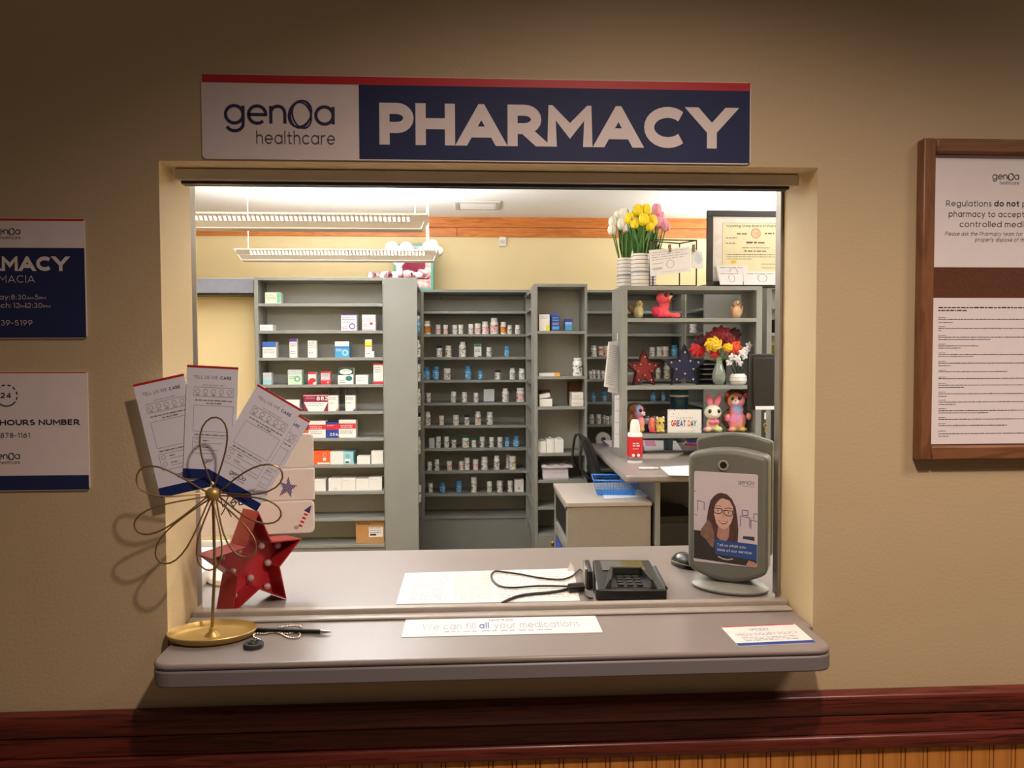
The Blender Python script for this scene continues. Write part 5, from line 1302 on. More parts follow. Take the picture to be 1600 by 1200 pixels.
# greeting card
def deco_gd(pr):
    cols = [PC['r'], PC['n'], PC['o'], PC['k'], mat('print_black', (30, 30, 36), .6), PC['a'], PC['G']]
    rnd = random.Random(5)
    for q in range(46):
        a, b = rnd.random(), rnd.random()
        if (b > .72 - .5 * max(0, .22 - a) * 4 and a < .62) or (a > .6 + .35 * b and b < .42) or (a < .1 and b > .5):
            if .02 < a < .97 and .03 < b < .96: pr.rect(a, b, a + .022, b + .035, rnd.choice(cols), 0)
    pr.text("It's going to be a", .5, .60, .10, LINEI, w=.1, width=.48, align='c', k=1, shear=.15)
    word, x = 'GREAT DAY', .10
    cc = {'G': (204, 44, 64), 'R': (216, 92, 52), 'E': (34, 116, 148), 'A': (46, 52, 116), 'T': (112, 58, 130), 'D': (226, 124, 52), 'Y': (44, 132, 110)}
    for i, ch in enumerate(word):
        if ch != ' ': pr.text(ch, x, .28, .27, mat('letter_%d' % i, cc[ch], .5), w=.24, width=.082, k=1)
        x += .088 if ch != ' ' else .05
k = K(.07)
wall_sheet('greeting_card', 'white card reading great day with confetti print between the plush toys', 'card', [(1043.5, 640), (1096, 640), (1096, 676.3), (1043.5, 676.3)], YH + .07, .012, WHITE, deco_gd)
# blue bottle or spray beside the card (on the worktop, through the gap)
cupp = PZ(1044, 704, WZ)
cup = thing('pen_cup', 'slate blue cup standing on the worktop below the greeting card', 'cup', tuple(cupp))
kk = (cupp.y + 1.55) / 1200
MB().lathe([(7 * kk, 0), (7.6 * kk, 18 * kk), (7.2 * kk, 18 * kk), (6.6 * kk, .004), (.001, .003)], 20, cap=False).build('cup_body', mat('cup_blue', (104, 142, 164), .4, var=.1), cup, smooth=True)
MB().lathe([(7.3 * kk, 18.2 * kk), (7.9 * kk, 18.2 * kk), (7.9 * kk, 20 * kk), (7.3 * kk, 20 * kk), (7.3 * kk, 18.2 * kk)], 20, cap=False).build('cup_rim', mat('cup_rim', (80, 112, 140), .4), cup, smooth=True)

# ------------------------------------------------------------------ on the worktop
def level_sheet(name, label, cat, corners, Z, th, m, deco=None, group=None):
    """A flat sheet lying at height Z whose corners (near left, near right, far right, far left) show at the pixels."""
    pts = [PZ(x, y, Z) for x, y in corners]
    c = pts[0]
    t = thing(name, label, cat, (c.x, c.y, Z), 0, group)
    L = [p - c for p in pts]
    MB().prism([(p.x, p.y) for p in L], lambda u, v, h: (u, v, h), .0003, th).build('sheet', m, t)
    pr = Print((0, 0, th - .0002), L[1], L[3], N=(0, 0, 1), lift=.0003)
    if deco: deco(pr)
    if pr.mb.v: pr.done('print', t)
    return t
pa = PZ(992, 722, WZ)
kk = (pa.y + 1.55) / 1200
ad = thing('duster_can', 'white aerosol duster can with red label on the worktop', 'spray can', tuple(pa))
MB().lathe([(11.6 * kk, 0), (12 * kk, 2 * kk), (12 * kk, 43 * kk), (10.5 * kk, 47 * kk)], 24).build('can_body', WHITEP, ad, smooth=True)
MB().lathe([(12.15 * kk, 9 * kk), (12.15 * kk, 41 * kk)], 24, cap=False).build('red_label', mat('can_red', (204, 34, 44), .4), ad, smooth=True)
MB().lathe([(12.2 * kk, 3.5 * kk), (12.2 * kk, 8.8 * kk)], 24, cap=False).build('grey_band', GREYI, ad, smooth=True)
MB().lathe([(8 * kk, 47.2 * kk), (8.2 * kk, 50 * kk), (7.4 * kk, 60 * kk), (5.5 * kk, 66.5 * kk), (4 * kk, 67.5 * kk)], 20).build('cap', mat('can_cap', (244, 234, 224), .4), ad, smooth=True)
pr = Print((-12 * kk, -12.6 * kk, 0), (kk, 0, 0), (0, 0, kk))
pr.greek(6, 16, 30, 2.2, WHITE, 0, 3); pr.greek(6, 17, 26.5, 2.2, WHITE, 0, 4); pr.greek(6, 15, 22, 1, WHITE, 0, 5); pr.disc(7, 12.5, 2.4, 2.4, WHITE); pr.disc(15, 12.5, 2.4, 2.4, WHITE)
pr.done('lettering', ad)
mk = PZ(1014, 734, WZ)
pen = thing('white_marker', 'white marker pen lying on the worktop near the duster can', 'marker', (mk.x, mk.y, WZ + .008), R(-8))
MB().tube([(-.055, 0, 0), (.028, 0, 0)], .0075, 10).build('barrel', WHITEP, pen, smooth=True)
MB().tube([(.0285, 0, 0), (.05, 0, 0), (.054, 0, 0)], [.0078, .007, .003], 10).build('cap', mat('marker_cap', (216, 204, 200), .4), pen, smooth=True)
GK = lambda n, s: (lambda pr: [pr.greek(.08, .92, .9 - q * .8 / n, .02, LINEI, 0, s + q) for q in range(n)])
level_sheet('loose_paper', 'white sheet on the worktop running under the feedback box hood', 'paper', [(1046, 743), (1090, 744), (1085, 727), (1031, 730)], WZ, .0012, PAPER, GK(6, 2))
level_sheet('paper_pad', 'white paper pad with pink top sheet on the worktop behind the hutch foot', 'paper', [(1008, 707), (1068, 708), (1056, 690), (1004, 689)], WZ, .006, PAPER, lambda pr: pr.rect(.05, .45, .35, .95, mat('pink_note', (232, 150, 190), .6)))
level_sheet('notebook', 'pale grey notebook lying at the worktop under the hutch shelf', 'notebook', [(1003, 716.5), (1046, 717), (1068, 709.5), (1008, 709)], WZ, .014, mat('notebook_grey', (190, 182, 180), .5))
level_sheet('phone_pad', 'white pad with purple edge on the worktop behind the hanging papers', 'paper', [(951, 698.5), (972, 698), (958, 689.5), (940, 690)], WZ, .008, mat('lilac_pad', (232, 214, 226), .6), lambda pr: pr.rect(0, 0, .12, 1, PC['p']))
rnd = random.Random(9)
for q in range(7):
    c = PZ(1072 + q * 2.6, 690 + (q * 37 % 7), WZ)
    t = thing('marker_pen', f"{'red navy blue red navy blue navy'.split()[q]} pen, {ORD[q]} along the scatter of pens under the hutch", 'pen', (c.x, c.y, WZ + .0062), R(rnd.uniform(20, 160)))
    MB().tube([(-.06, 0, 0), (.04, 0, 0), (.05, 0, 0)], [.006, .006, .002], 8).build('barrel', [PC['r'], PC['n'], PC['b']][q % 3], t, smooth=True)
    MB().tube([(-.0605, 0, 0), (-.07, 0, 0)], [.0055, .0045], 8).build('end_cap', WHITEP, t, smooth=True)
# papers hanging on the hutch's side
py0 = YH + .17
def hang_sheet(label, quad, Yn, th=.003, n=10, greekn=14, sz=0):
    """papers pinned to the hutch's side, fanned a little off the panel"""
    pts = [P(x, y, Yn + dy) for x, y, dy in quad]
    c = pts[3]
    t = thing('hanging_paper', label, 'paper', tuple(c), 0, 'papers pinned on the hutch side')
    L = [p - c for p in pts]
    nrm = (L[1] - L[0]).cross(L[2] - L[0]).normalized() * th
    MB().add(L + [p + nrm for p in L], [(0, 1, 2, 3), (7, 6, 5, 4), (0, 4, 5, 1), (1, 5, 6, 2), (2, 6, 7, 3), (3, 7, 4, 0)]).build('sheet', PAPER, t)
    N_ = Vector((0, -1, 0))
    pr = Print(L[3], L[2] - L[3], L[0] - L[3], N=N_, lift=.0035 if nrm.y < 0 else .0006)
    for q in range(greekn): pr.greek(.12, .9, .93 - q * .9 / greekn, .012, LINEI, 0, sz + q)
    if greekn: pr.done('print', t)
    return t
hang_sheet('fanned white list pinned on the hutch side, upper of the hanging papers', [(951, 534, 0), (966, 533, .04), (961, 607, .04), (944, 604, 0)], YH + .05, greekn=22)
hang_sheet('white sheet curling behind the upper pinned list on the hutch side', [(960, 540, .03), (968, 552, .05), (966, 616, .05), (950, 612, .03)], YH + .06, greekn=0)
hang_sheet('long white sheet pinned low on the hutch side reaching the worktop', [(960.5, 618, .04), (970.5, 616, .04), (969.5, 700, .04), (959.5, 699, .04)], YH + .04, greekn=4, sz=30)
pn = P(964.5, 527, YH + .05)
t = thing('push_pin', 'clear push pin above the papers on the hutch side', 'pin', tuple(pn))
MB().tube([(0, 0, .02), (0, 0, -.02)], [.0016, .002], 6).ell((0, 0, .022), .004, 8, 6).build('pin_body', WHITEP, t, smooth=True)
# white roll of paper behind the red star
rl = thing('paper_roll', 'white roll of paper lying behind the red hutch star', 'roll', (hx(992, .22), YH + .25, HS[1] + .0386))
MB().tube([(-.045, 0, 0), (.05, 0, 0)], .038, 20).build('roll', PAPER, rl, smooth=True)
MB().tube([(-.0455, 0, 0), (.0505, 0, 0)], .012, 12).build('core', CARDB, rl, smooth=True)
lt = thing('letter_tray', 'dark stacked letter trays behind the glass vase on the hutch', 'letter tray', (hx(1113, .24), YH + .23, HS[1] + .0006))
for q in range(5):
    MB().box((-.085, 0, q * .033), (.085, .09, q * .033 + .004)).box((-.085, .0855, q * .033 + .0045), (.085, .09, q * .033 + .026)).build('tray', DARK, lt)
for s in (-1, 1): MB().box((s * .0855, 0, 0), (s * .089, .09, .165)).build('side_post', DARK, lt)
# monitor seen from behind, with a white strip
my = 2.72
mo = thing('monitor', 'black monitor seen from behind at the window jamb, white strip along its foot', 'monitor', (P(1205, 690, my).x, my, WZ + .0005))
ml, mr = P(1170.5, 600, my).x - mo.location.x, P(1262, 600, my).x - mo.location.x
mz1, mz0 = P(1200, 553, my).z - WZ, P(1200, 641, my).z - WZ
MB().box((ml, 0, mz0), (mr, .035, mz1)).build('rear_shell', mat('monitor_shell', (34, 31, 29), .45), mo, bevel=.006)
MB().box((ml + .022, -.012, mz0 + .02), (mr - .02, -.0005, mz1 - .022)).build('rear_panel', mat('monitor_panel', (28, 26, 24), .5), mo, bevel=.005)
MB().box((ml + .032, -.014, mz0 + .004), (mr - .02, -.0125, mz0 + .024)).build('white_strip', PAPER, mo)
MB().box(((ml + mr) / 2 - .03, .006, .012), ((ml + mr) / 2 + .03, .03, mz0 - .0005)).build('neck', BLACK, mo)
MB().prism(rrect((ml + mr) / 2 - .12, -.08, (ml + mr) / 2 + .12, .1, .03), lambda u, v, h: (u, v, h), 0, .012).build('foot', BLACK, mo, bevel=.003)
ky = 3.49
kp = P(1195.5, 662, ky)
key = thing('door_key', 'brass key hanging on a white tag beside the hutch', 'key', tuple(kp))
kk = (ky + 1.55) / 1200
BRS = mat('key_brass', (196, 158, 78), .35, metal=.6)
MB().tube([(a, 0, b) for a, b in arc(0, -.012, .011, .011, 0, 350, 16)], .0035, 8, closed=True).box((-.003, -.0015, -.058), (.003, .0015, -.022)).box((.003, -.0015, -.056), (.010, .0015, -.05)).box((.003, -.0015, -.045), (.008, .0015, -.04)).build('key_blade', BRS, key, smooth=30)
MB().tube([(0, 0, 0), (0, 0, .03)], .0012, 6).build('ring', METAL, key)
MB().box((-.006, -.001, .03), (.006, .001, .075)).build('tag', WHITEP, key)
t = thing('wall_hook', 'small metal hook carrying the brass key', 'hook', (kp.x, ky, kp.z + .074))
MB().tube([(0, .032, .012), (0, .004, .012), (0, -.004, .006), (0, -.006, .002)], .0015, 6).build('hook_wire', METAL, t, smooth=True)
# items on the post shelves beyond the hutch
for q, (py, c, lb) in enumerate(((514, 'i', 'black bottle box on the shelf post beyond the hutch, upper'), (553, 'y', 'yellow box on the shelf post beyond the hutch'), (672, 'a', 'amber box low on the shelf post beyond the hutch'))):
    c0 = P(1213, py, 3.55)
    zsh = P(1200, (520, 560, 680)[q], 3.52).z
    t = MB().box((-.03, 0, 0), (.03, .06, .09)).build('carton', PC[c]); t.location = (c0.x + .02, 3.55, zsh + .0005); tag(t, lb, 'box')
    MB().box((-.031 + .002, -.0008, .02), (.028, -.0001, .06)).build('print', PC['w'], t)

# ------------------------------------------------------------------ blue basket and chair
b0, b1, b2, b3 = [PZ(x, y, CZ + .0) for x, y in ((945, 777), (992, 775), (985, 757), (924, 757))]
bk = thing('mesh_basket', 'blue plastic mesh basket on the low grey cabinet', 'basket', ((b0.x + b2.x) / 2 - .034, (b0.y + b2.y) / 2 - .07, CZ + .0022), R(-6))
BLU = mat('basket_blue', (64, 136, 220), .4, var=.05)
bw, bd, bh, fl_ = .105, .085, .085, .022
MB().box((-bw, -bd, 0), (bw, bd, .003)).build('bottom', BLU, bk)
def lat(nm, a, b, a2, b2):
    a, b, a2, b2 = map(Vector, (a, b, a2, b2))
    mb = MB()
    n = max(6, int((b - a).length / .0145))
    for q in range(n + 1):
        u = q / n
        mb.tube([a.lerp(b, u), a2.lerp(b2, u)], .001, 4)
    for q in range(7):
        u = q / 6
        mb.tube([a.lerp(a2, u), b.lerp(b2, u)], .001, 4)
    mb.build('mesh_wall', BLU, bk)
c_ = [(-bw, -bd, .002), (bw, -bd, .002), (bw, bd, .002), (-bw, bd, .002)]
d_ = [(-bw - fl_, -bd - fl_, bh), (bw + fl_, -bd - fl_, bh), (bw + fl_, bd + fl_, bh), (-bw - fl_, bd + fl_, bh)]
for q in range(4): lat('mesh_wall', c_[q], c_[(q + 1) % 4], d_[q], d_[(q + 1) % 4])
MB().tube([(p[0], p[1], bh) for p in d_], .0045, 6, closed=True).build('basket_rim', BLU, bk, smooth=True)
level_sheet('basket_paper', 'white and blue paper lying under the blue basket', 'paper', [(945, 779.5), (1019, 776), (1008, 764), (940, 770)], CZ, .0018, mat('pale_blue_paper', (214, 222, 236), .6))
CY = 3.25
chx, chy = P(922, 690, CY).x, CY
ch = thing('office_chair', 'black office chair with a looped arm beside the worktop', 'chair', (chx - .02, chy, 0), R(0))
z_ = lambda py, Y=CY: P(922, py, Y).z
xx_ = lambda px, Y=CY: P(px, 700, Y).x - (chx - .02)
back = [(xx_(911), z_(684)), (xx_(914), z_(688)), (xx_(921), z_(704)), (xx_(928), z_(725)), (xx_(933), z_(745)), (xx_(937), z_(765)), (xx_(939), z_(790))]
MB().prism([(a - .002, b) for a, b in back] + [(a + .032, b - .004) for a, b in back[::-1]], lambda u, v, h: (u, h, v), -.02, .30).build('backrest', mat('chair_mesh_black', (22, 22, 23), .6), ch, bevel=.008)
lp = [(911, 686), (908, 694), (906, 708), (905, 722), (907, 734), (914, 742), (922, 748), (930, 754)]
for yy in (-.035, .315): MB().tube([(xx_(a), yy, z_(b)) for a, b in lp], .009, 8).build('arm_loop', BLACK, ch, smooth=True)
MB().prism(rrect(.0, -.02, .44, .31, .06), lambda u, v, h: (u, v, h), .45, .52).build('seat', mat('chair_seat_black', (26, 26, 27), .8), ch, bevel=.02)
MB().tube([(.25, .13, .1), (.25, .13, .449)], .028, 12).build('gas_column', BLACK, ch, smooth=True)
for q in range(5):
    a = q * 1.2566
    MB().tube([(.25, .13, .085), (.25 + .2 * math.cos(a), .13 + .17 * math.sin(a), .07)], [.022, .014], 8).build('base_leg', BLACK, ch, smooth=True)
    MB().lathe([(.027, -.012), (.027, .012)], 12).xf(Matrix.Translation((.25 + .2 * math.cos(a), .13 + .17 * math.sin(a), .0275)) @ Matrix.Rotation(R(90), 4, 'X')).build('caster', DARK, ch, smooth=True)
# ------------------------------------------------------------------ wall signs
def sign_box(name, label, cat, x0, x1, z1, z0, th, y0=-.0006):
    t = thing(name, label, cat, (x0, y0, z0))
    return t, x1 - x0, z1 - z0
YS = -.0046
def new_print(t): return Print((0, -.004, 0), (1, 0, 0), (0, 0, 1), N=(0, -1, 0), lift=.0003)
def mkuv(t):
    def f(px, py):
        p = P(px, py, YS); return (p.x - t.location.x, p.z - t.location.z)
    return f
def rounded_slab(t, w, h, m, th=.004, r=.006, nm='panel', y1=0.0):
    return MB().prism(rrect(0, 0, w, h, r), lambda u, v, k: (u, k, v), y1 - th, y1).build(nm, m, t)
def ptext(pr, f, s, x0, x1, yb, yc, m, w=.13, k=1, shear=0.0, gap=.2):
    """text between pixel columns x0..x1 with its baseline at yb and its cap line at yc"""
    a = f(x0, yb); b = f(x1, yb); c = f(x0, yc)
    pr.text(s, a[0], a[1], c[1] - a[1], m, w=w, width=(b[0] - a[0]), k=k, shear=shear, gap=gap)
# main sign
X0, X1 = P(315, 180, YS).x, P(1173, 190, YS).x
Z1 = (P(314, 114, YS).z + P(1173, 130, YS).z) / 2
Z0 = OZ1 + .004
t, w, h = sign_box('pharmacy_sign', 'long white, navy and red sign reading genOa healthcare PHARMACY above the service window', 'sign', X0, X1, Z1, Z0, .004)
rounded_slab(t, w, h, SIGNW, r=.008)
f = mkuv(t); pr = new_print(t)
us = f(561, 190)[0]
vr = h - (P(600, 118, YS).z - P(600, 131.5, YS).z)
pr.rect(us, .002, w - .002, vr, SIGNNAVY, 0); pr.rect(.0015, vr, w - .0015, h - .001, REDI, 0)
a, b = f(350, 192), f(523, 193)
pr.logo(a[0], a[1], b[0] - a[0], mat('logo_indigo', (44, 44, 84), .5), 1, sub=mat('logo_grey', (72, 66, 74), .5))
pr.text('PHARMACY', f(593, 226)[0], f(593, 226)[1], f(593, 160.5)[1] - f(593, 226)[1], SIGNW, w=.265, width=f(1147, 226)[0] - f(593, 226)[0], gap=.05, k=1)
pr.done('lettering', t)
# hours sign
TXTL = mat('sign_lettering_pale', (206, 198, 200), .5)
X0, X1 = P(-112, 430, YS).x, P(133.5, 430, YS).x
Z1, Z0 = P(100, 341, YS).z, P(100, 528.5, YS).z
t, w, h = sign_box('hours_sign', 'white and navy opening hours sign, upper of two on the wall beside the window', 'sign', X0, X1, Z1, Z0, .004)
rounded_slab(t, w, h, SIGNW)
f = mkuv(t); pr = new_print(t)
v1_, v2_ = f(100, 345.3)[1], f(100, 387.5)[1]
pr.rect(.001, v1_, w - .001, h - .001, REDI, 0); pr.rect(.001, .001, w - .001, v2_, SIGNNAVY, 0)
a, b = f(-12, 365.5), f(32, 365.8); pr.logo(a[0], a[1], b[0] - a[0], mat('logo_indigo'), 1, sub=mat('logo_grey'))
ptext(pr, f, 'PHARMACY', -89, 108, 423, 400, SIGNW, w=.26, gap=.04)
ptext(pr, f, 'FARMACIA', -36, 55, 441.5, 430, TXTL, w=.1)
for s, xr, yb, c in (('day:', 15.6, 468, 7.6), ('8:30', 41, 468, 7.6), ('5', 60.5, 468, 7.6), ('nch:', 17.6, 481, 7.6), ('12', 31, 481, 7.6), ('12:30', 66.5, 481, 7.6), ('439-5199', 51, 508.5, 8.4)):
    q = f(xr, yb); cp = f(xr, yb - c)[1] - q[1]
    pr.text(s, q[0], q[1], cp, TXTL, w=.12, align='r', k=1)
for s, x0, x1, yb in (('am-', 42, 54.5, 468), ('pm', 62, 72, 468), ('pm-', 32, 43.5, 481), ('pm', 68, 79, 481)):
    ptext(pr, f, s.upper(), x0, x1, yb, yb - 4.2, TXTL, w=.14)
pr.done('lettering', t)
# after hours sign
X0, X1 = P(-116, 670, YS).x, P(138, 670, YS).x
Z1, Z0 = P(100, 580.5, YS).z, P(100, 766, YS).z
t, w, h = sign_box('after_hours_sign', 'white after hours phone number sign with navy foot, lower of two beside the window', 'sign', X0, X1, Z1, Z0, .004)
rounded_slab(t, w, h, SIGNW)
f = mkuv(t); pr = new_print(t)
pr.rect(.001, f(100, 582.8)[1], w - .001, h - .001, REDI, 0); pr.rect(.001, .001, w - .001, f(100, 742.5)[1], SIGNNAVY, 0)
SN = mat('sign_ink_navy', (24, 28, 64), .5)
c = f(10, 618); rr = f(27, 618)[0] - c[0]
pr.ring(c[0], c[1], rr, rr, rr * .11, SN, 1, 150, 325)
for a0 in (335, 5, 35, 65, 95, 122): pr.line(arc(c[0], c[1], rr, rr, a0, a0 + 17, 4), rr * .11, SN, 1)
ptext(pr, f, '24', 1, 18, 622, 613.5, SN, w=.2)
ptext(pr, f, 'AFTER-HOURS NUMBER', -61, 125, 665, 656.3, SN, w=.2, gap=.12)
q = f(47, 683.6); pr.text('878-1161', q[0], q[1], f(47, 676)[1] - q[1], SN, w=.12, align='r', k=1)
a, b = f(-13, 717), f(31.5, 717.3); pr.logo(a[0], a[1], b[0] - a[0], mat('logo_indigo'), 1, sub=mat('logo_grey'))
pr.done('lettering', t)
# framed notices on the other side
YFR = -.026
def fx(px, y=YFR, py=450): return P(px, py, y).x
X0, X1 = fx(1440), fx(1704)
Z1, Z0 = P(1520, 216, YFR).z, P(1520, 719, YFR).z
t = thing('notice_frame', 'brown wooden frame holding two white notices over brown backing', 'frame', (X0, -.0005, Z0))
w, h = X1 - X0, Z1 - Z0
fwid = fx(1460) - X0
fwz = P(1520, 216, YFR).z - P(1520, 239, YFR).z
MB().box((0, -.026, 0), (fwid, 0, h)).build('stile', FRAMEW, t, bevel=.004)
MB().box((w - fwid, -.026, 0), (w, 0, h)).build('stile', FRAMEW, t, bevel=.004)
FRR = wood('brown_frame_rail', (112, 72, 46), (136, 92, 60), (1.5, 10, 10), 0.4)
MB().box((fwid + .0003, -.0255, h - fwz), (w - fwid - .0003, 0, h)).build('rail', FRR, t, bevel=.004)
MB().box((fwid + .0003, -.0255, 0), (w - fwid - .0003, 0, fwz)).build('rail', FRR, t, bevel=.004)
MB().box((fwid + .0003, -.010, fwz + .0003), (w - fwid - .0003, -.001, h - fwz - .0003)).build('backing', mat('brown_backing', (96, 54, 34), .85, var=.12, scale=160, bump=.3), t)
YP = -.0108
def fuv(px, py): p = P(px, py, YP); return (p.x - X0, p.z - Z0)
for nm, ya, yb_ in (('notice', 239.5, 417.5), ('notice', 465.5, 694)):
    a = fuv(1462.5 if ya < 300 else 1458.5, yb_); b = fuv(1460, ya)
    o = MB().box((fwid + .001, -.0108, a[1]), (w - fwid - .001, -.0102, min(b[1], h - fwz - .0005))).build(nm, PAPER, t)
pr = Print((0, YP, 0), (1, 0, 0), (0, 0, 1), N=(0, -1, 0), lift=.0003)
BKI = mat('notice_ink', (44, 42, 50), .6)
BOLDI = mat('notice_ink_bold', (16, 16, 24), .6)
a, b = fuv(1550, 280), fuv(1592, 280.5); pr.logo(a[0], a[1], b[0] - a[0], BOLDI, 0)
pr.done('logo_print', t)
pr = Print((0, YP, 0), (1, 0, 0), (0, 0, 1), N=(0, -1, 0), lift=.0003)
def ft(s, x0, x1, yb, c, w_=.12, m=BKI, shear=0.0):
    p0, p1, p2 = fuv(x0, yb), fuv(x1, yb), fuv(x0, yb - c)
    pr.text(s, p0[0], p0[1], p2[1] - p0[1], m, w=w_, width=p1[0] - p0[0], k=0, shear=shear)
ft('Regulations', 1478, 1549, 322.2, 9); ft('do not', 1553, 1592, 322.6, 9, .2, BOLDI); ft('permit', 1597, 1634, 323, 9)
ft('pharmacy to accept', 1482, 1600, 338.7, 9); ft('controlled medications', 1499, 1646, 354.6, 9)
ft('Please ask the Pharmacy team for', 1476, 1597, 368, 6, .1, BKI, .2); ft('properly dispose of the', 1523, 1604, 377.4, 6, .1, BKI, .2)
pr.done('lettering', t)
pr = Print((0, YP, 0), (1, 0, 0), (0, 0, 1), N=(0, -1, 0), lift=.0003)
rows_ = [(135, 600, 2.6), (155, 200, 2.6)]
for q, (y0, y1, y2, l2, l3) in enumerate(((203, 216, 236, 640, 100), (266, 279, 293, 640, 20), (327, 340, 355, 640, 360), (387, 400, 415, 280, 155), (447, 460, 474, 640, 240), (507, 520, 537, 640, 85), (568, 579, 0, 480, 0), (615, 627, 0, 640, 0), (660, 673, 688, 640, 180), (720, 733, 750, 640, 55), (775, 790, 806, 640, 120), (835, 850, 865, 640, 350), (897, 910, 0, 640, 0), (938, 953, 0, 475, 0), (990, 1010, 1027, 640, 70))):
    rows_ += [(y0, 50, 1.1), (y1, l2, 1.8)] + ([(y2, l3, 1.6)] if y2 else [])
for q, (yy, ln, hh_) in enumerate(rows_):
    p0 = fuv(1466, 450 + yy / 4.444 + 1); p1 = fuv(1466 + ln / 4.444, 450 + yy / 4.444 + 1)
    hm = hh_ * 1.15 / 1200
    pr.greek(p0[0], p1[0], p0[1] - (yy - 135) * 0 , hm, mat('notice_print_grey', (84, 78, 84), .6) if q > 1 else BOLDI, 0, seed=q)
pr.done('lettering', t)

# ------------------------------------------------------------------ flat things on the counter
def flat(name, label, cat, quad, th, m, Z=SZ + .0004):
    """thin sheet lying on the counter: near left, near right, far right, far left pixels; returns it with metric axes"""
    pts = [PZ(x, y, Z) for x, y in quad]
    c = pts[0]
    t = thing(name, label, cat, (c.x, c.y, Z))
    L = [p - c for p in pts]
    MB().prism([(p.x, p.y) for p in L], lambda u, v, h: (u, v, h), 0, th).build('sheet', m, t)
    U = L[1].normalized(); V = Vector((-U.y, U.x, 0))
    return t, Print((0, 0, th - .0001), U, V, N=(0, 0, 1), lift=.0002), L[1].length, L[3].dot(V), (L, U, V)
t, pr, w, d, _ = flat('counter_notice', 'long white notice about filling medications stuck flat on the counter by the sill track', 'notice', [(627, 996), (942, 988.5), (930, 962.5), (634, 968.5)], .0008, PAPER)
PALE = mat('notice_pale_ink', (150, 152, 172), .5)
pr.logo(w * .435, d * .80, w * .125, mat('notice_blue_ink', (72, 92, 150), .5), 0)
pr.text('We can fill', w * .095, d * .36, d * .34, PALE, w=.1, width=w * .27, k=0)
pr.text('all', w * .385, d * .36, d * .34, mat('notice_blue_ink'), w=.2, width=w * .05, k=0)
pr.text('your medications', w * .46, d * .36, d * .34, PALE, w=.1, width=w * .44, k=0)
[pr.greek(w * (.21 + q * .0934), w * (.285 + q * .0934), d * .20, d * .055, PALE, 0, 8 + q) for q in range(6)]
pr.done('lettering', t)
t, pr, w, d, (L, U, V) = flat('media_policy_card', 'small white card with navy edge about media inquiries at the counter corner', 'card', [(1154, 1010.5), (1275, 1005), (1241.5, 975.5), (1126.5, 980.5)], .0015, WHITE)
sk = (L[3].dot(U))
S = lambda v: sk * v / d
pr.poly([(S(0), 0), (w + S(0), 0), (w + S(d * .13), d * .13), (S(d * .13), d * .13)], mat('card_navy', (36, 72, 150), .5), 0)
pr.poly([(S(d * .955), d * .955), (w + S(d * .955), d * .955), (w + S(d), d), (S(d), d)], REDI, 0)
pr.logo(w * .33 + S(d * .75), d * .76, w * .26, mat('notice_blue_ink'), 0)
pr.text('MEDIA INQUIRY POLICY', w * .1 + S(d * .5), d * .47, d * .13, PALE, w=.16, width=w * .82, k=0)
for q in range(3): pr.greek(w * .14 + S(d * .3), w * .86 + S(d * .3), d * (.36 - q * .07), d * .03, PALE, 0, q)
pr.done('lettering', t)
# counter papers under a clear cover
t, pr, w, d, (L, U, V) = flat('information_sheet', 'white printed sheets taped flat on the counter under the black cable', 'paper', [(619, 944.5), (906, 939), (896, 888.5), (633, 896)], .0010, mat('sheet_white', (240, 234, 228), .5))
sk = L[3].dot(U)
for cidx, (a, b, mt) in enumerate(((.06, .27, mat('faint_pink_ink', (214, 190, 194), .6)), (.31, .52, mat('faint_tan_ink', (216, 202, 176), .6)), (.56, .75, mat('faint_grey_ink', (200, 194, 190), .6)), (.79, .97, mat('faint_grey_ink', (200, 194, 190), .6)))):
    for q in range(13):
        v = d * (.9 - q * .066)
        pr.greek(w * a + sk * v / d, w * b + sk * v / d, v, d * .028, mt, 0, cidx * 20 + q)
pr.done('print', t)
tb = PZ(893, 893, SZ)
t2 = thing('tape_curl', 'curled up corner of clear tape at the far end of the counter sheets', 'tape', (tb.x, tb.y, SZ + .0016))
MB().add([(-.012, 0, 0), (.008, 0, 0), (.004, .004, .014), (-.002, .006, .022), (-.012, .001, 0), (.008, .001, 0), (.004, .005, .014), (-.002, .007, .022)], [(0, 1, 2, 3), (7, 6, 5, 4), (0, 4, 5, 1), (1, 5, 6, 2), (2, 6, 7, 3), (3, 7, 4, 0)]).build('tape', WHITEP, t2)
# ------------------------------------------------------------------ card terminal
tp = PZ(978, 919, SZ)
tm = thing('card_terminal', 'dark card payment terminal with hooded keypad on the counter', 'card terminal', (tp.x, tp.y, SZ + .0004), R(-4))
TD = mat('terminal_dark', (26, 26, 24), .35)
bk_, fr_, zb_, zf_ = .098, -.098, .044, .026
hwb, hwf = .072, .082
slope = lambda y: zf_ + (zb_ - zf_) * (y - fr_) / (bk_ - fr_)
MB().add([(-hwf, fr_, 0), (hwf, fr_, 0), (hwb, bk_, 0), (-hwb, bk_, 0), (-hwf, fr_, zf_), (hwf, fr_, zf_), (hwb, bk_, zb_), (-hwb, bk_, zb_)], [(3, 2, 1, 0), (4, 5, 6, 7), (0, 1, 5, 4), (1, 2, 6, 5), (2, 3, 7, 6), (3, 0, 4, 7)]).build('body', TD, tm, bevel=.005, seg=3)
yq = (.018, .084)
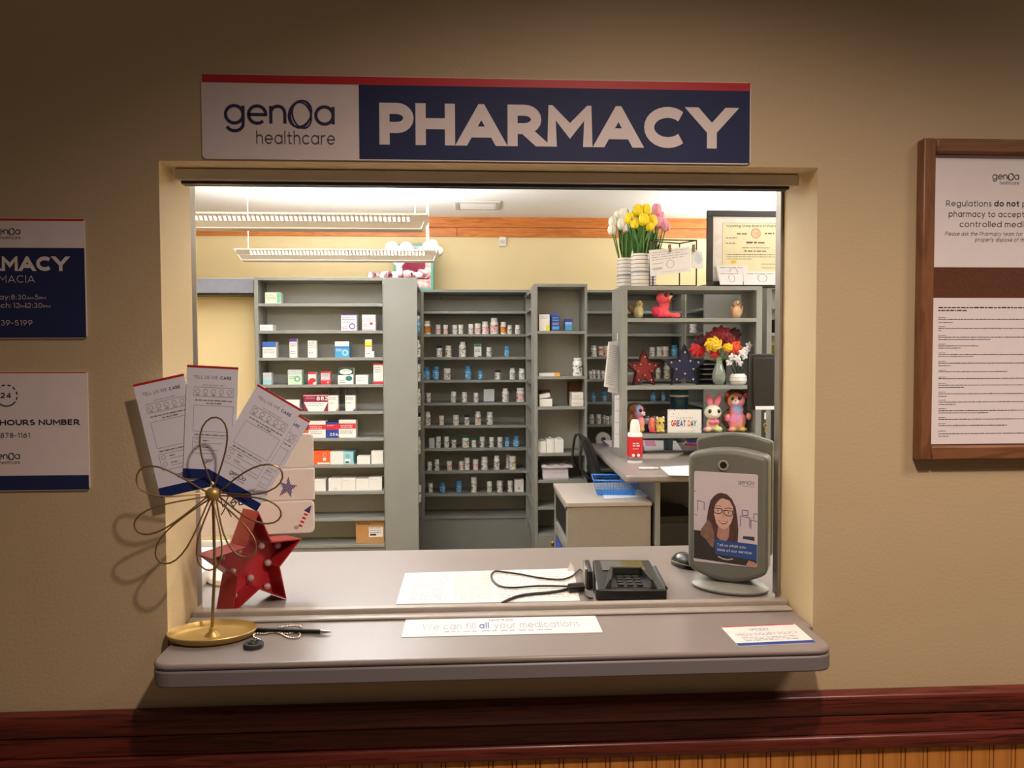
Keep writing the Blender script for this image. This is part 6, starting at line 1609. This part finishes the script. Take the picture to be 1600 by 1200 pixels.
MB().add([(-.055, yq[0], slope(yq[0]) + .0003), (.05, yq[0], slope(yq[0]) + .0003), (.05, yq[1], slope(yq[1]) + .0003), (-.055, yq[1], slope(yq[1]) + .0003), (-.055, yq[0], slope(yq[0]) + .0018), (.05, yq[0], slope(yq[0]) + .0018), (.05, yq[1], slope(yq[1]) + .0018), (-.055, yq[1], slope(yq[1]) + .0018)],
         [(3, 2, 1, 0), (4, 5, 6, 7), (0, 1, 5, 4), (1, 2, 6, 5), (2, 3, 7, 6), (3, 0, 4, 7)]).build('screen', mat('terminal_screen', (30, 32, 34), .06, coat=1.0), tm)
HD = mat('terminal_hood', (44, 44, 40), .35)
def wallpoly(a, b, ha, hb, th, sgn):
    a, b = Vector(a), Vector(b)
    za, zb2 = slope(a.y) + .0004, slope(b.y) + .0004
    o = Vector((sgn * .014, 0, 0))
    i = Vector((sgn * th, 0, 0))
    vs = [Vector((a.x, a.y, za)), Vector((b.x, b.y, zb2)), Vector((b.x, b.y, zb2 + hb)), Vector((a.x, a.y, za + ha))]
    vs2 = [vs[0] + o, vs[1] + o, vs[2] + i, vs[3] + i]
    MB().add(vs + vs2, [(0, 1, 2, 3), (7, 6, 5, 4), (0, 4, 5, 1), (1, 5, 6, 2), (2, 6, 7, 3), (3, 7, 4, 0)]).build('hood_wall', HD, tm)
wallpoly((-.046, -.09, 0), (-.033, .0, 0), .020, .017, .004, -1)
wallpoly((.046, -.09, 0), (.033, .0, 0), .020, .017, .004, 1)
MB().box((-.0325, -.006, slope(.0) + .0005), (.0325, .002, slope(.0) + .0172)).build('hood_back', HD, tm, bevel=.001)
MB().add([(-.0455, -.088, slope(-.088) + .0004), (.0455, -.088, slope(-.088) + .0004), (.0325, -.0065, slope(-.0065) + .0004), (-.0325, -.0065, slope(-.0065) + .0004), (-.0455, -.088, slope(-.088) + .001), (.0455, -.088, slope(-.088) + .001), (.0325, -.0065, slope(-.0065) + .001), (-.0325, -.0065, slope(-.0065) + .001)], [(3, 2, 1, 0), (4, 5, 6, 7), (0, 1, 5, 4), (1, 2, 6, 5), (2, 3, 7, 6), (3, 0, 4, 7)]).build('keypad_plate', BLACK, tm)
for r_ in range(4):
    for c_2 in range(3):
        y = -.074 + r_ * .017; x = (c_2 - 1) * (.0225 - r_ * .0012)
        MB().box((x - .0072, y - .0058, slope(y) + .0012), (x + .0072, y + .0058, slope(y) + .0045)).build('key', mat('keypad_key', (36, 36, 36), .4), tm, bevel=.001)
MB().box((-.094, -.02, .003), (-.082, .085, .047)).build('card_swipe', BLACK, tm, bevel=.003)
MB().box((-.1005, -.01, .003), (-.0945, .07, .05)).build('swipe_guide', METAL, tm, bevel=.002)
MB().tube([(.083, -.07, .02), (.078, .05, .036)], .0055, 10).build('stylus', BLACK, tm, smooth=True)
# cable with ferrite block
def cpx(pts, z): return [PZ(x, y, z) for x, y in pts]
def smooth_path(pts, n=6):
    out = []
    for i in range(len(pts) - 1):
        p0, p1, p2, p3 = pts[max(0, i - 1)], pts[i], pts[i + 1], pts[min(len(pts) - 1, i + 2)]
        for q in range(n):
            u = q / n
            out.append(.5 * ((2 * p1) + (p2 - p0) * u + (2 * p0 - 5 * p1 + 4 * p2 - p3) * u * u + (3 * p1 - p0 - 3 * p2 + p3) * u ** 3))
    out.append(pts[-1])
    return out
cz = SZ + .0050
cc = PZ(900, 918, SZ)
cab = thing('terminal_cable', 'black looped cable with a ferrite block plugged into the card terminal', 'cable', (cc.x, cc.y, SZ))
loop = cpx([(913, 897), (907, 890), (902, 893), (894, 900), (880, 905), (862, 905), (838, 902), (812, 897), (790, 894), (775, 892.5), (769, 896), (768, 902), (774, 911), (786, 917), (806, 918), (830, 916), (856, 915.5), (890, 916)], cz)
MB().tube(smooth_path(loop), .0024, 8).build('thin_cable', BLACK, cab, world=True, smooth=True)
thick = cpx([(892, 919), (876, 923), (856, 926), (832, 928), (812, 931), (797, 936), (785, 942)], cz)
MB().tube(smooth_path(thick), .0034, 8).build('thick_cable', BLACK, cab, world=True, smooth=True)
fa, fb_ = PZ(888, 919, SZ + .012), PZ(912, 917, SZ + .012)
MB().tube([fa, fa.lerp(fb_, .04), fa.lerp(fb_, .96), fb_], [.009, .011, .011, .009], 14).build('ferrite_block', BLACK, cab, world=True, smooth=40)
hk = [PZ(911, 921, SZ + .006), PZ(914, 925, SZ + .008), PZ(915, 930, SZ + .008), PZ(920, 934, SZ + .006), PZ(926, 935, SZ + .004)]
MB().tube(smooth_path(hk), .0024, 8).build('cable_tail', BLACK, cab, world=True, smooth=True)
# mouse
mp_ = PZ(1070, 884, SZ)
ms_ = thing('computer_mouse', 'black computer mouse on the counter half behind the feedback box', 'mouse', (mp_.x, mp_.y, SZ + .0004), R(20))
b = MB().ell((0, 0, .0), (.029, .05, .036), 20, 12)
b.v = [Vector((v.x, v.y, max(0.0, v.z + .0))) for v in b.v]
b.build('mouse_body', mat('mouse_black', (22, 22, 24), .25, coat=.3), ms_, smooth=True)
MB().tube([(a, c, .012) for a, c in arc(0, 0, .0295, .0505, 0, 342, 19)], .0012, 6, closed=True).build('chrome_strip', METAL, ms_, smooth=True)
MB().lathe([(.006, -.003), (.006, .003)], 14).xf(Matrix.Translation((0, -.026, .030)) @ Matrix.Rotation(R(90), 4, 'Y')).build('scroll_wheel', DARK, ms_, smooth=True)
# ------------------------------------------------------------------ feedback box with the portrait
kp_ = PZ(1146, 922, SZ)
KG = mat('kiosk_grey', (114, 117, 109), .45, var=.02)
ks = thing('feedback_box', 'grey plastic feedback box with a portrait poster of a woman in glasses', 'drop box', (kp_.x - .004, kp_.y + .016, SZ + .0004), R(-28))
MB().lathe([(.066, 0), (.080, .003), (.082, .008), (.074, .016), (.05, .025), (.03, .032)], 32).xf(Matrix.Diagonal((1.12, .8, 1, 1))).build('pedestal', mat('kiosk_base', (150, 152, 144), .4), ks, smooth=True)
hw = .092
outl = [(-hw, .055)] + [(-hw + 2 * hw * q / 12, .055 - .028 * math.sin(math.pi * q / 12) ** .8) for q in range(1, 12)] + [(hw, .055), (hw, .3285)] + [(hw - 2 * hw * q / 12, .3285 + .0145 * math.sin(math.pi * q / 12)) for q in range(1, 12)] + [(-hw, .3285)]
MB().prism(outl, lambda u, v, h: (u, h, v), -.05, .028).build('box_body', KG, ks, bevel=.012, seg=4)
hood = [(-hw + .004, .08)] + [(hw + .002, .08), (hw + .002, .357)] + [(hw + .002 - (2 * hw - .002) * q / 12, .357 + .018 * math.sin(math.pi * q / 12)) for q in range(1, 12)] + [(-hw + .004, .357)]
MB().prism(hood, lambda u, v, h: (u, h, v), .0285, .058).build('rear_hood', mat('kiosk_hood', (106, 108, 101), .45), ks, bevel=.006, seg=3)
pw0, pw1, pz0, pz1 = -.0765, .070, .0705, .288
MB().prism(rrect(pw0, pz0, pw1, pz1, .004), lambda u, v, h: (u, h, v), -.0512, -.0503).build('poster', PAPER, ks)
def ring_m(r0, r1, h): return MB().lathe([(r0, 0), (r1, h * .4), (r1 * .96, h), (r0 * .8, h), (r0 * .75, 0)], 20, cap=False)
lk = Matrix.Translation((-.008, -.0502, .306)) @ Matrix.Rotation(R(90), 4, 'X')
lo_ = ring_m(.0105, .0125, .004).xf(lk).build('lock_ring', mat('chrome', (214, 210, 200), .3, metal=.5), ks, smooth=True)
MB().lathe([(.0, 0), (.0078, 0), (.0078, .003), (.0, .0032)], 16, cap=False).xf(lk).build('lock_cylinder', mat('lock_dark', (40, 30, 28), .3), ks, smooth=True)
W_, H_ = pw1 - pw0, pz1 - pz0
pr = Print((pw0, -.0512, pz0), (1, 0, 0), (0, 0, 1), N=(0, -1, 0), lift=.00012)
C_ = lambda X: (X - 125) / 397 * W_
D_ = lambda Y: (1 - (Y - 335) / 620) * H_
def PP(pts, m, k): pr.poly([(C_(x), D_(y)) for x, y in pts], m, k)
pbg = mat('portrait_background', rough=.5, ramp=[(.3, (206, 198, 206)), (.7, (222, 214, 220))], scale=8)
pr.rect(.001, .001, W_ - .001, H_ - .001, pbg, 0)
LNI = mat('portrait_furniture_blue', (86, 84, 130), .6)
for pts in (((418, 690), (418, 620), (475, 626), (475, 690)), ((428, 612), (430, 578), (462, 578), (464, 612), (428, 612)), ((482, 700), (482, 640), (521, 646)), ((500, 634), (500, 596), (521, 598)), ((148, 610), (148, 536), (190, 544), (190, 600)), ((128, 470), (135, 478)), ((128, 630), (146, 640))):
    pr.line([(C_(x), D_(y)) for x, y in pts], .0016, LNI, 1)
PP([(432, 770), (436, 752), (505, 750), (505, 778)], mat('portrait_table', (60, 64, 90), .6), 1)
HAIR = mat('portrait_hair', (84, 58, 52), .6, var=.2, scale=90); HAIR2 = mat('portrait_hair_light', (134, 104, 88), .6, var=.2, scale=90)
SHIRT = mat('portrait_shirt', (54, 50, 48), .7, var=.1); SKIN = mat('portrait_skin', (220, 182, 168), .6, var=.04); SKIN2 = mat('portrait_skin_shade', (184, 140, 126), .6)
PP([(250, 500), (275, 478), (300, 472), (335, 480), (365, 510), (388, 560), (400, 640), (406, 720), (402, 800), (330, 830), (230, 850), (180, 800), (182, 740), (205, 680), (215, 600), (230, 530)][::-1], HAIR, 1)
PP([(126, 740), (180, 742), (230, 800), (300, 830), (400, 800), (521, 830), (521, 953), (126, 935)][::-1], SHIRT, 2)
PP([(282, 690), (350, 690), (352, 760), (330, 800), (300, 800), (272, 770)][::-1], SKIN2, 3)
PP([(215, 660), (240, 690), (252, 740), (258, 800), (250, 850), (232, 840), (205, 800), (168, 770), (172, 730)][::-1], HAIR2, 4)
PP([(352, 700), (372, 660), (398, 640), (404, 720), (400, 800), (370, 805), (345, 790)][::-1], HAIR, 4)
PP([(254, 560), (270, 520), (310, 508), (350, 520), (372, 560), (374, 620), (362, 670), (340, 704), (316, 718), (292, 710), (268, 680), (254, 620)][::-1], SKIN, 5)
PP([(250, 590), (252, 530), (290, 492), (320, 500), (290, 516), (264, 550)][::-1], HAIR, 6)
GLI = mat('portrait_glasses', (34, 26, 32), .5); EYI = mat('portrait_eye', (50, 34, 34), .5); WHI = mat('portrait_white', (236, 226, 222), .5); LIP = mat('portrait_lip', (164, 78, 78), .5)
for cx, cy in ((278, 594), (344, 604)):
    pr.line([(C_(x), D_(y)) for x, y in [(cx - 27, cy - 16), (cx + 25, cy - 14), (cx + 26, cy + 8), (cx + 12, cy + 20), (cx - 14, cy + 19), (cx - 27, cy + 6), (cx - 27, cy - 16)]], .0016, GLI, 7)
    pr.disc(C_(cx), D_(cy), .0036, .0019, WHI, 6); pr.disc(C_(cx), D_(cy), .0018, .0018, EYI, 7)
    pr.line([(C_(cx - 22), D_(cy - 28)), (C_(cx), D_(cy - 34)), (C_(cx + 20), D_(cy - 29))], .0014, HAIR, 6)
pr.line([(C_(304), D_(592)), (C_(318), D_(594))], .0014, GLI, 7)
pr.line([(C_(252), D_(582)), (C_(240), D_(576))], .0014, GLI, 7)
pr.line([(C_(312), D_(606)), (C_(308), D_(636)), (C_(318), D_(640))], .0010, SKIN2, 6)
PP([(278, 656), (300, 662), (318, 663), (342, 660), (330, 680), (310, 685), (292, 676)][::-1], LIP, 6)
PP([(284, 660), (300, 665), (318, 666), (336, 663), (326, 673), (308, 676), (294, 670)][::-1], WHI, 7)
pr.poly([(C_(x), D_(y)) for x, y in [(258, 792), (521, 800), (521, 908), (262, 892)]][::-1], mat('portrait_banner', (44, 84, 150), .5), 7)
pr.text('Tell us what you', C_(275), D_(834), .0062, WHI, w=.16, width=C_(452) - C_(275), k=8)
pr.text('think of our service.', C_(275), D_(868), .0062, WHI, w=.16, width=C_(492) - C_(275), k=8)
pr.logo(C_(402), D_(402), C_(500) - C_(402), mat('portrait_logo', (60, 60, 110), .5), 1)
pr.line([(C_(280), D_(905)), (C_(310), D_(918)), (C_(340), D_(922)), (C_(375), D_(912))], .003, mat('portrait_beads', (196, 190, 184), .5, var=.4, scale=600), 5)
PP([(300, 951), (320, 944), (350, 946), (362, 955)][::-1], SKIN, 5); PP([(452, 953), (470, 912), (505, 918), (521, 930), (521, 953)][::-1], SKIN2, 5)
pr.done('portrait_print', ks)

# ------------------------------------------------------------------ red marquee star on the counter
star = marquee_star('marquee_star', 'large red metal marquee star with clear bulbs standing on the counter', (0, 0, 0), R(48), .120, .062, ('bright_red', (160, 28, 34), (196, 48, 54)), recess=.8, bulb=.07)
rm_ = star.rotation_euler.to_matrix()
ft_ = Vector((.120 * math.cos(R(306)), 0, 0))
sp_ = PZ(448, 937, SZ) - rm_ @ ft_
star.location = sp_ + Vector((0, 0, .0008))
# white plastic display board with stickers behind it
wy_ = .40
wb_ = P(400, 760, wy_)
bd_ = thing('display_board', 'white plastic three panel display board with star and firework stickers behind the red star', 'display board', (wb_.x, wy_, SZ + .0006), R(6))
lx = lambda px: (P(px, 760, wy_).x - wb_.x)
lz = lambda py: P(440, py, wy_).z - SZ
PINKW = mat('board_white_plastic', (232, 222, 218), .35, var=.02)
for q, (ya, yb_) in enumerate(((679, 733), (734, 784), (785, 836))):
    za, zb2 = lz(yb_), lz(ya)
    MB().prism(rrect(lx(312), za + .0004, lx(489 + (q == 1)), zb2, .012 if q != 1 else .004), lambda u, v, h: (u, h, v), 0, .012).build('board_panel', PINKW, bd_, bevel=.003)
MB().lathe([(.07, 0), (.072, .004), (.066, .012), (.03, .02)], 28).xf(Matrix.Translation((lx(365), .03, 0))).build('round_base', PINKW, bd_, smooth=True)
MB().box((lx(365) - .012, .0125, .015), (lx(365) + .012, .026, lz(700))).build('back_post', PINKW, bd_)
pr = Print((0, 0, 0), (1, 0, 0), (0, 0, 1), N=(0, -1, 0), lift=.0004)
q_ = lambda px, py: (lx(px), lz(py))
PUR = mat('sticker_purple', (70, 52, 124), .5); PUR2 = mat('sticker_lilac', (180, 168, 190), .5)
s_ = [(450, 745), (453, 758.5), (463, 760), (455, 766.5), (453.5, 779), (447.5, 769.5), (436.5, 775.5), (441.5, 764), (437, 754.5), (446.5, 757.5)]
pr.poly([q_(*p) for p in s_], PUR2, 0)
cen = Vector(q_(450, 764))
for k_ in range(-6, 7):   # striped star sticker
    sp2 = [Vector(q_(*p)) for p in s_]
    dirv = Vector((.45, .9)).normalized(); nv = Vector((-dirv.y, dirv.x)); off = k_ * .0036
    hits = []
    for i in range(10):
        a_, b_ = sp2[i] - cen, sp2[(i + 1) % 10] - cen
        da, db = a_.dot(nv) - off, b_.dot(nv) - off
        if da * db < 0: hits.append((a_.lerp(b_, da / (da - db))).dot(dirv))
    hits.sort()
    for i in range(0, len(hits) - 1, 2):
        A_, B_ = cen + nv * off + dirv * hits[i], cen + nv * off + dirv * hits[i + 1]
        pr.line([A_, B_], .0021, PUR, 1)
pr.done('star_sticker', bd_)
pr = Print((0, 0, 0), (1, 0, 0), (0, 0, 1), N=(0, -1, 0), lift=.0004)
fa_, fb2 = Vector(q_(467, 825)), Vector(q_(478, 802))
RW = [REDI, mat('sticker_white', (240, 226, 224), .5)]
for i in range(8): pr.line([fa_.lerp(fb2, i / 8), fa_.lerp(fb2, (i + 1) / 8)], .0095, RW[i % 2], 0)
pr.poly([q_(473, 800), (q_(482, 805)), (q_(485, 792))], PUR, 0)
pr.disc(*q_(461, 826), .006, .005, mat('sticker_silver', (170, 166, 164), .4), 0)
pr.done('firework_sticker', bd_)
pr = Print((0, 0, 0), (1, 0, 0), (0, 0, 1), N=(0, -1, 0), lift=.0004)
PENI = mat('black_marker_ink', (20, 18, 22), .5)
for pts in (((345, 772), (349, 790), (354, 783), (359, 771)), ((356, 784), (350, 797), (346, 803)), ((352, 787), (362, 806)), ((365, 778), (361, 784), (365, 790), (370, 784), (365, 778)), ((374, 778), (374, 788), (380, 787), (384, 777), (385, 789))):
    pr.line([q_(*p) for p in pts], .0026, PENI, 0)
pr.done('handwriting', bd_)
# white tray by the jamb
wtx = PZ(322, 905, SZ)
wtr = thing('white_tray', 'white plastic tray on the counter against the window jamb', 'tray', (wtx.x - .02, wtx.y + .05, SZ + .0006), R(0))
MB().box((-.10, -.12, 0), (.035, .22, .006)).build('tray_floor', WHITEP, wtr)
for a_, b_ in (((-.10, -.12, .0065), (-.094, .22, .035)), ((.029, -.12, .0065), (.035, .22, .035)), ((-.0935, -.12, .0065), (.0285, -.114, .035)), ((-.0935, .214, .0065), (.0285, .22, .035))):
    MB().box(a_, b_).build('tray_side', WHITEP, wtr)
MB().box((-.09, -.10, .0068), (.026, .2, .02)).build('paper_pile', PAPER, wtr)

# ------------------------------------------------------------------ gold flower card holder with survey cards
GOLD = mat('gold_metal', (200, 170, 104), .42, metal=.7, var=.04)
GOLDW = mat('gold_wire', (150, 124, 84), .35, metal=.75, var=.04)
hp0 = PZ(331.5, 985, SZ)
hp0 = Vector((P(331.5, 985, .008).x, .008, SZ))
hold = thing('flower_card_holder', 'gold wire flower card holder with a round dish base on the counter edge', 'card holder', (hp0.x, hp0.y, SZ + .0004))
rp = .485 * (PZ(397.5, 985, SZ).x - PZ(262, 985, SZ).x)
MB().lathe([(rp * .80, 0), (rp * .93, .005), (rp, .015), (rp * .985, .0165), (rp * .90, .0075), (rp * .78, .0042), (.016, .0042), (.012, .009), (.0065, .013), (.006, .02), (.0035, .021), (0.0005, .021)], 40, cap=False).xf(Matrix.Rotation(R(6), 4, 'Z') @ Matrix.Diagonal((1, .70, 1, 1))).build('dish_base', GOLD, hold, smooth=50)
HY = hp0.y
hd_ = P(333, 772, HY - .062)
hc = hd_ - Vector(hold.location)
MB().tube([(0, 0, .0215), (hc.x * .5, hc.y * .3, hc.z * .5), (hc.x, hc.y, hc.z - .012)], .0031, 10).build('stem', GOLDW, hold, smooth=True)
MB().ell(hc, (.0145, .012, .0135), 18, 12).build('hub', GOLD, hold, smooth=True)
kk = (HY + 1.55) / 1200
for (tx, ty, wid, fw_, rot) in ((338, 652, 47, -.035, 0), (214, 742, 50, -.035, 0), (441, 738, 48, -.032, 0), (211, 826, 42, -.032, 0), (439, 806, 42, -.03, 0), (250, 878, 46, -.03, 0), (327, 891, 44, -.02, 0), (394, 868, 44, -.025, 0)):
    tip_ = P(tx, ty, hd_.y + fw_ * .92) - hd_
    d_ = Vector((tip_.x, 0, tip_.z))
    L_ = d_.length
    dn = d_.normalized(); sd = Vector((-dn.z, 0, dn.x))
    pts = []
    for i in range(25):
        u = i / 24
        a = u * 2 * math.pi
        along = (1 - math.cos(a)) / 2
        wv = math.sin(a) * wid * kk / 2 * (along ** .75) * 1.18
        lift_ = fw_ * math.sin(along * math.pi * .62)
        pts.append(hc + dn * (.008 + (L_ - .008) * along) + sd * wv + Vector((0, lift_, 0)))
    MB().tube(pts, .00165, 8).build('wire_petal', GOLDW, hold, smooth=True)
CT = mat('card_title_grey', (96, 94, 112), .6); CTB = mat('card_title_navy', (36, 40, 96), .6); CL = mat('card_line_grey', (140, 132, 140), .6)
CARDP = mat('survey_card_paper', (236, 238, 255), .6, var=.01)
def survey(corners, y, label, lean=.0):
    """card from its top-left, top-right and bottom-left pixels"""
    tl, tr_, bl = [P(x_, y_, y) for x_, y_ in corners]
    U = (tr_ - tl); w = U.length; U.normalize()
    V = Vector((-U.z, 0, U.x))
    if V.z < 0: V = -V
    h = (tl - bl).dot(V)
    o_ = tl - V * h
    t = thing('survey_card', label, 'card', tuple(o_), 0, 'survey cards in the gold holder')
    N = Vector((0, -1, 0))
    vs = [Vector((0, 0, 0)), U * w, U * w + V * h, V * h]
    MB().add(vs + [v - N * .0008 for v in vs], [(0, 1, 2, 3), (7, 6, 5, 4), (0, 4, 5, 1), (1, 5, 6, 2), (2, 6, 7, 3), (3, 7, 4, 0)]).build('sheet', CARDP, t)
    pr = Print((0, 0, 0), U, V, N=N, lift=.0002)
    pr.rect(0, h - h * .02, w, h, REDI, 0); pr.rect(0, 0, w, h * .085, NAVY, 0)
    pr.text('TELL US WE', w * .13, h * .885, h * .028, CT, w=.12, width=w * .48, k=0)
    pr.text('CARE', w * .655, h * .885, h * .028, CTB, w=.2, width=w * .22, k=0)
    pr.text('How was your visit?', w * .32, h * .825, h * .014, CL, w=.12, width=w * .42, k=0)
    pr.frame(w * .15, h * .73, w * .92, h * .81, w * .006, CL, 0)
    for q in range(5): pr.ring(w * (.225 + q * .155), h * .775, w * .042, w * .042, w * .007, CL, 0); pr.greek(w * (.19 + q * .155), w * (.26 + q * .155), h * .738, h * .008, CL, 0, q)
    pr.greek(w * .18, w * .92, h * .69, h * .012, CL, 0, 3); pr.greek(w * .4, w * .7, h * .665, h * .012, CL, 0, 4)
    pr.frame(w * .16, h * .42, w * .93, h * .65, w * .006, CL, 0)
    pr.greek(w * .19, w * .85, h * .385, h * .011, CL, 0, 5)
    pr.frame(w * .16, h * .225, w * .93, h * .365, w * .006, CL, 0)
    for q in range(2): pr.ring(w * .24, h * (.335 - q * .06), w * .04, w * .04, w * .006, CL, 0); pr.rect(w * .36, h * (.315 - q * .06), w * .9, h * (.3175 - q * .06), CL, 0); pr.greek(w * .36, w * .48, h * (.335 - q * .06), h * .01, CL, 0, q)
    pr.logo(w * .40, h * .15, w * .35, CTB, 0)
    pr.done('print', t)
yc_ = HY - .034
YC = -.040
survey(((207.5, 601), (287, 583.5), (243, 780)), YC + .006, 'white survey card leaning toward the signs in the gold holder')
survey(((292.5, 570), (372.5, 574), (294, 747)), YC + .003, 'white survey card standing upright in the middle of the gold holder')
survey(((416, 618), (485, 658), (332, 760)), YC + .003, 'white survey card mostly hidden behind the one tilted toward the shelves')
survey(((403, 600), (472, 640), (319, 745)), YC, 'white survey card tilted toward the shelves at the front of the gold holder')

# ------------------------------------------------------------------ pen on a bead chain
pz_ = SZ + .0055
pa_, pb_ = PZ(396, 984.5, pz_), PZ(518, 987.5, pz_)
pen_ = thing('counter_pen', 'black counter pen with silver tip lying on the counter by the gold dish', 'pen', (pa_.x, pa_.y, SZ + .0004))
d_ = pb_ - pa_
MB().tube([pa_, pa_ + d_ * .03, pa_ + d_ * .86], [.0035, .0048, .0048], 12).build('barrel', BLACK, pen_, world=True, smooth=40)
MB().tube([pa_ + d_ * .861, pa_ + d_ * .90, pa_ + d_ * .985, pb_], [.0047, .0038, .0013, .0006], 12).build('tip', mat('silver_metal', (190, 186, 180), .25, metal=.9), pen_, world=True, smooth=40)
db = PZ(396, 1011, SZ)
dk = thing('pen_stand', 'round black pen holder base at the end of the bead chain', 'pen base', (db.x, db.y, SZ + .0004))
rb = .5 * (PZ(411, 1011, SZ).x - PZ(380, 1011, SZ).x)
MB().lathe([(rb, 0), (rb, .006), (rb * .92, .0085), (.004, .0085)], 28).build('disc', mat('base_dark', (46, 46, 52), .4), dk, smooth=40)
MB().tube([(a, b, .0095) for a, b in arc(0, 0, rb * .5, rb * .5, 0, 345, 20)], .0014, 6, closed=True).build('groove_ring', BLACK, dk, smooth=True)
MB().tube([(-.004, 0, .008), (-.004, 0, .013), (.004, 0, .013), (.004, 0, .008)], .0016, 6).build('eyelet', mat('silver_metal'), dk, smooth=True)
chn = smooth_path(cpx([(400, 1006), (407, 1003), (405, 999), (397, 996), (396, 992), (402, 990), (412, 990.5), (424, 988.5), (436, 989), (445, 994), (455, 997), (466, 996), (469, 991.5), (464, 989), (450, 990), (440, 990)], SZ + .0024), 12) + smooth_path(cpx([(436, 980.5), (444, 979), (456, 977.8), (467, 978.2), (471, 980)], SZ + .0024), 10)
cho = thing('bead_chain', 'silver bead chain looping from the pen to its round base', 'chain', (db.x, db.y, SZ))
BEAD = mat('bead_silver', (206, 200, 188), .25, metal=.9)
acc, last = 0, None
mb = MB()
for p in chn:
    if last is None or (p - last).length > .0046:
        mb.ell(p, .0024, 7, 5); last = p
mb.build('chain_beads', BEAD, cho, world=True, smooth=True)
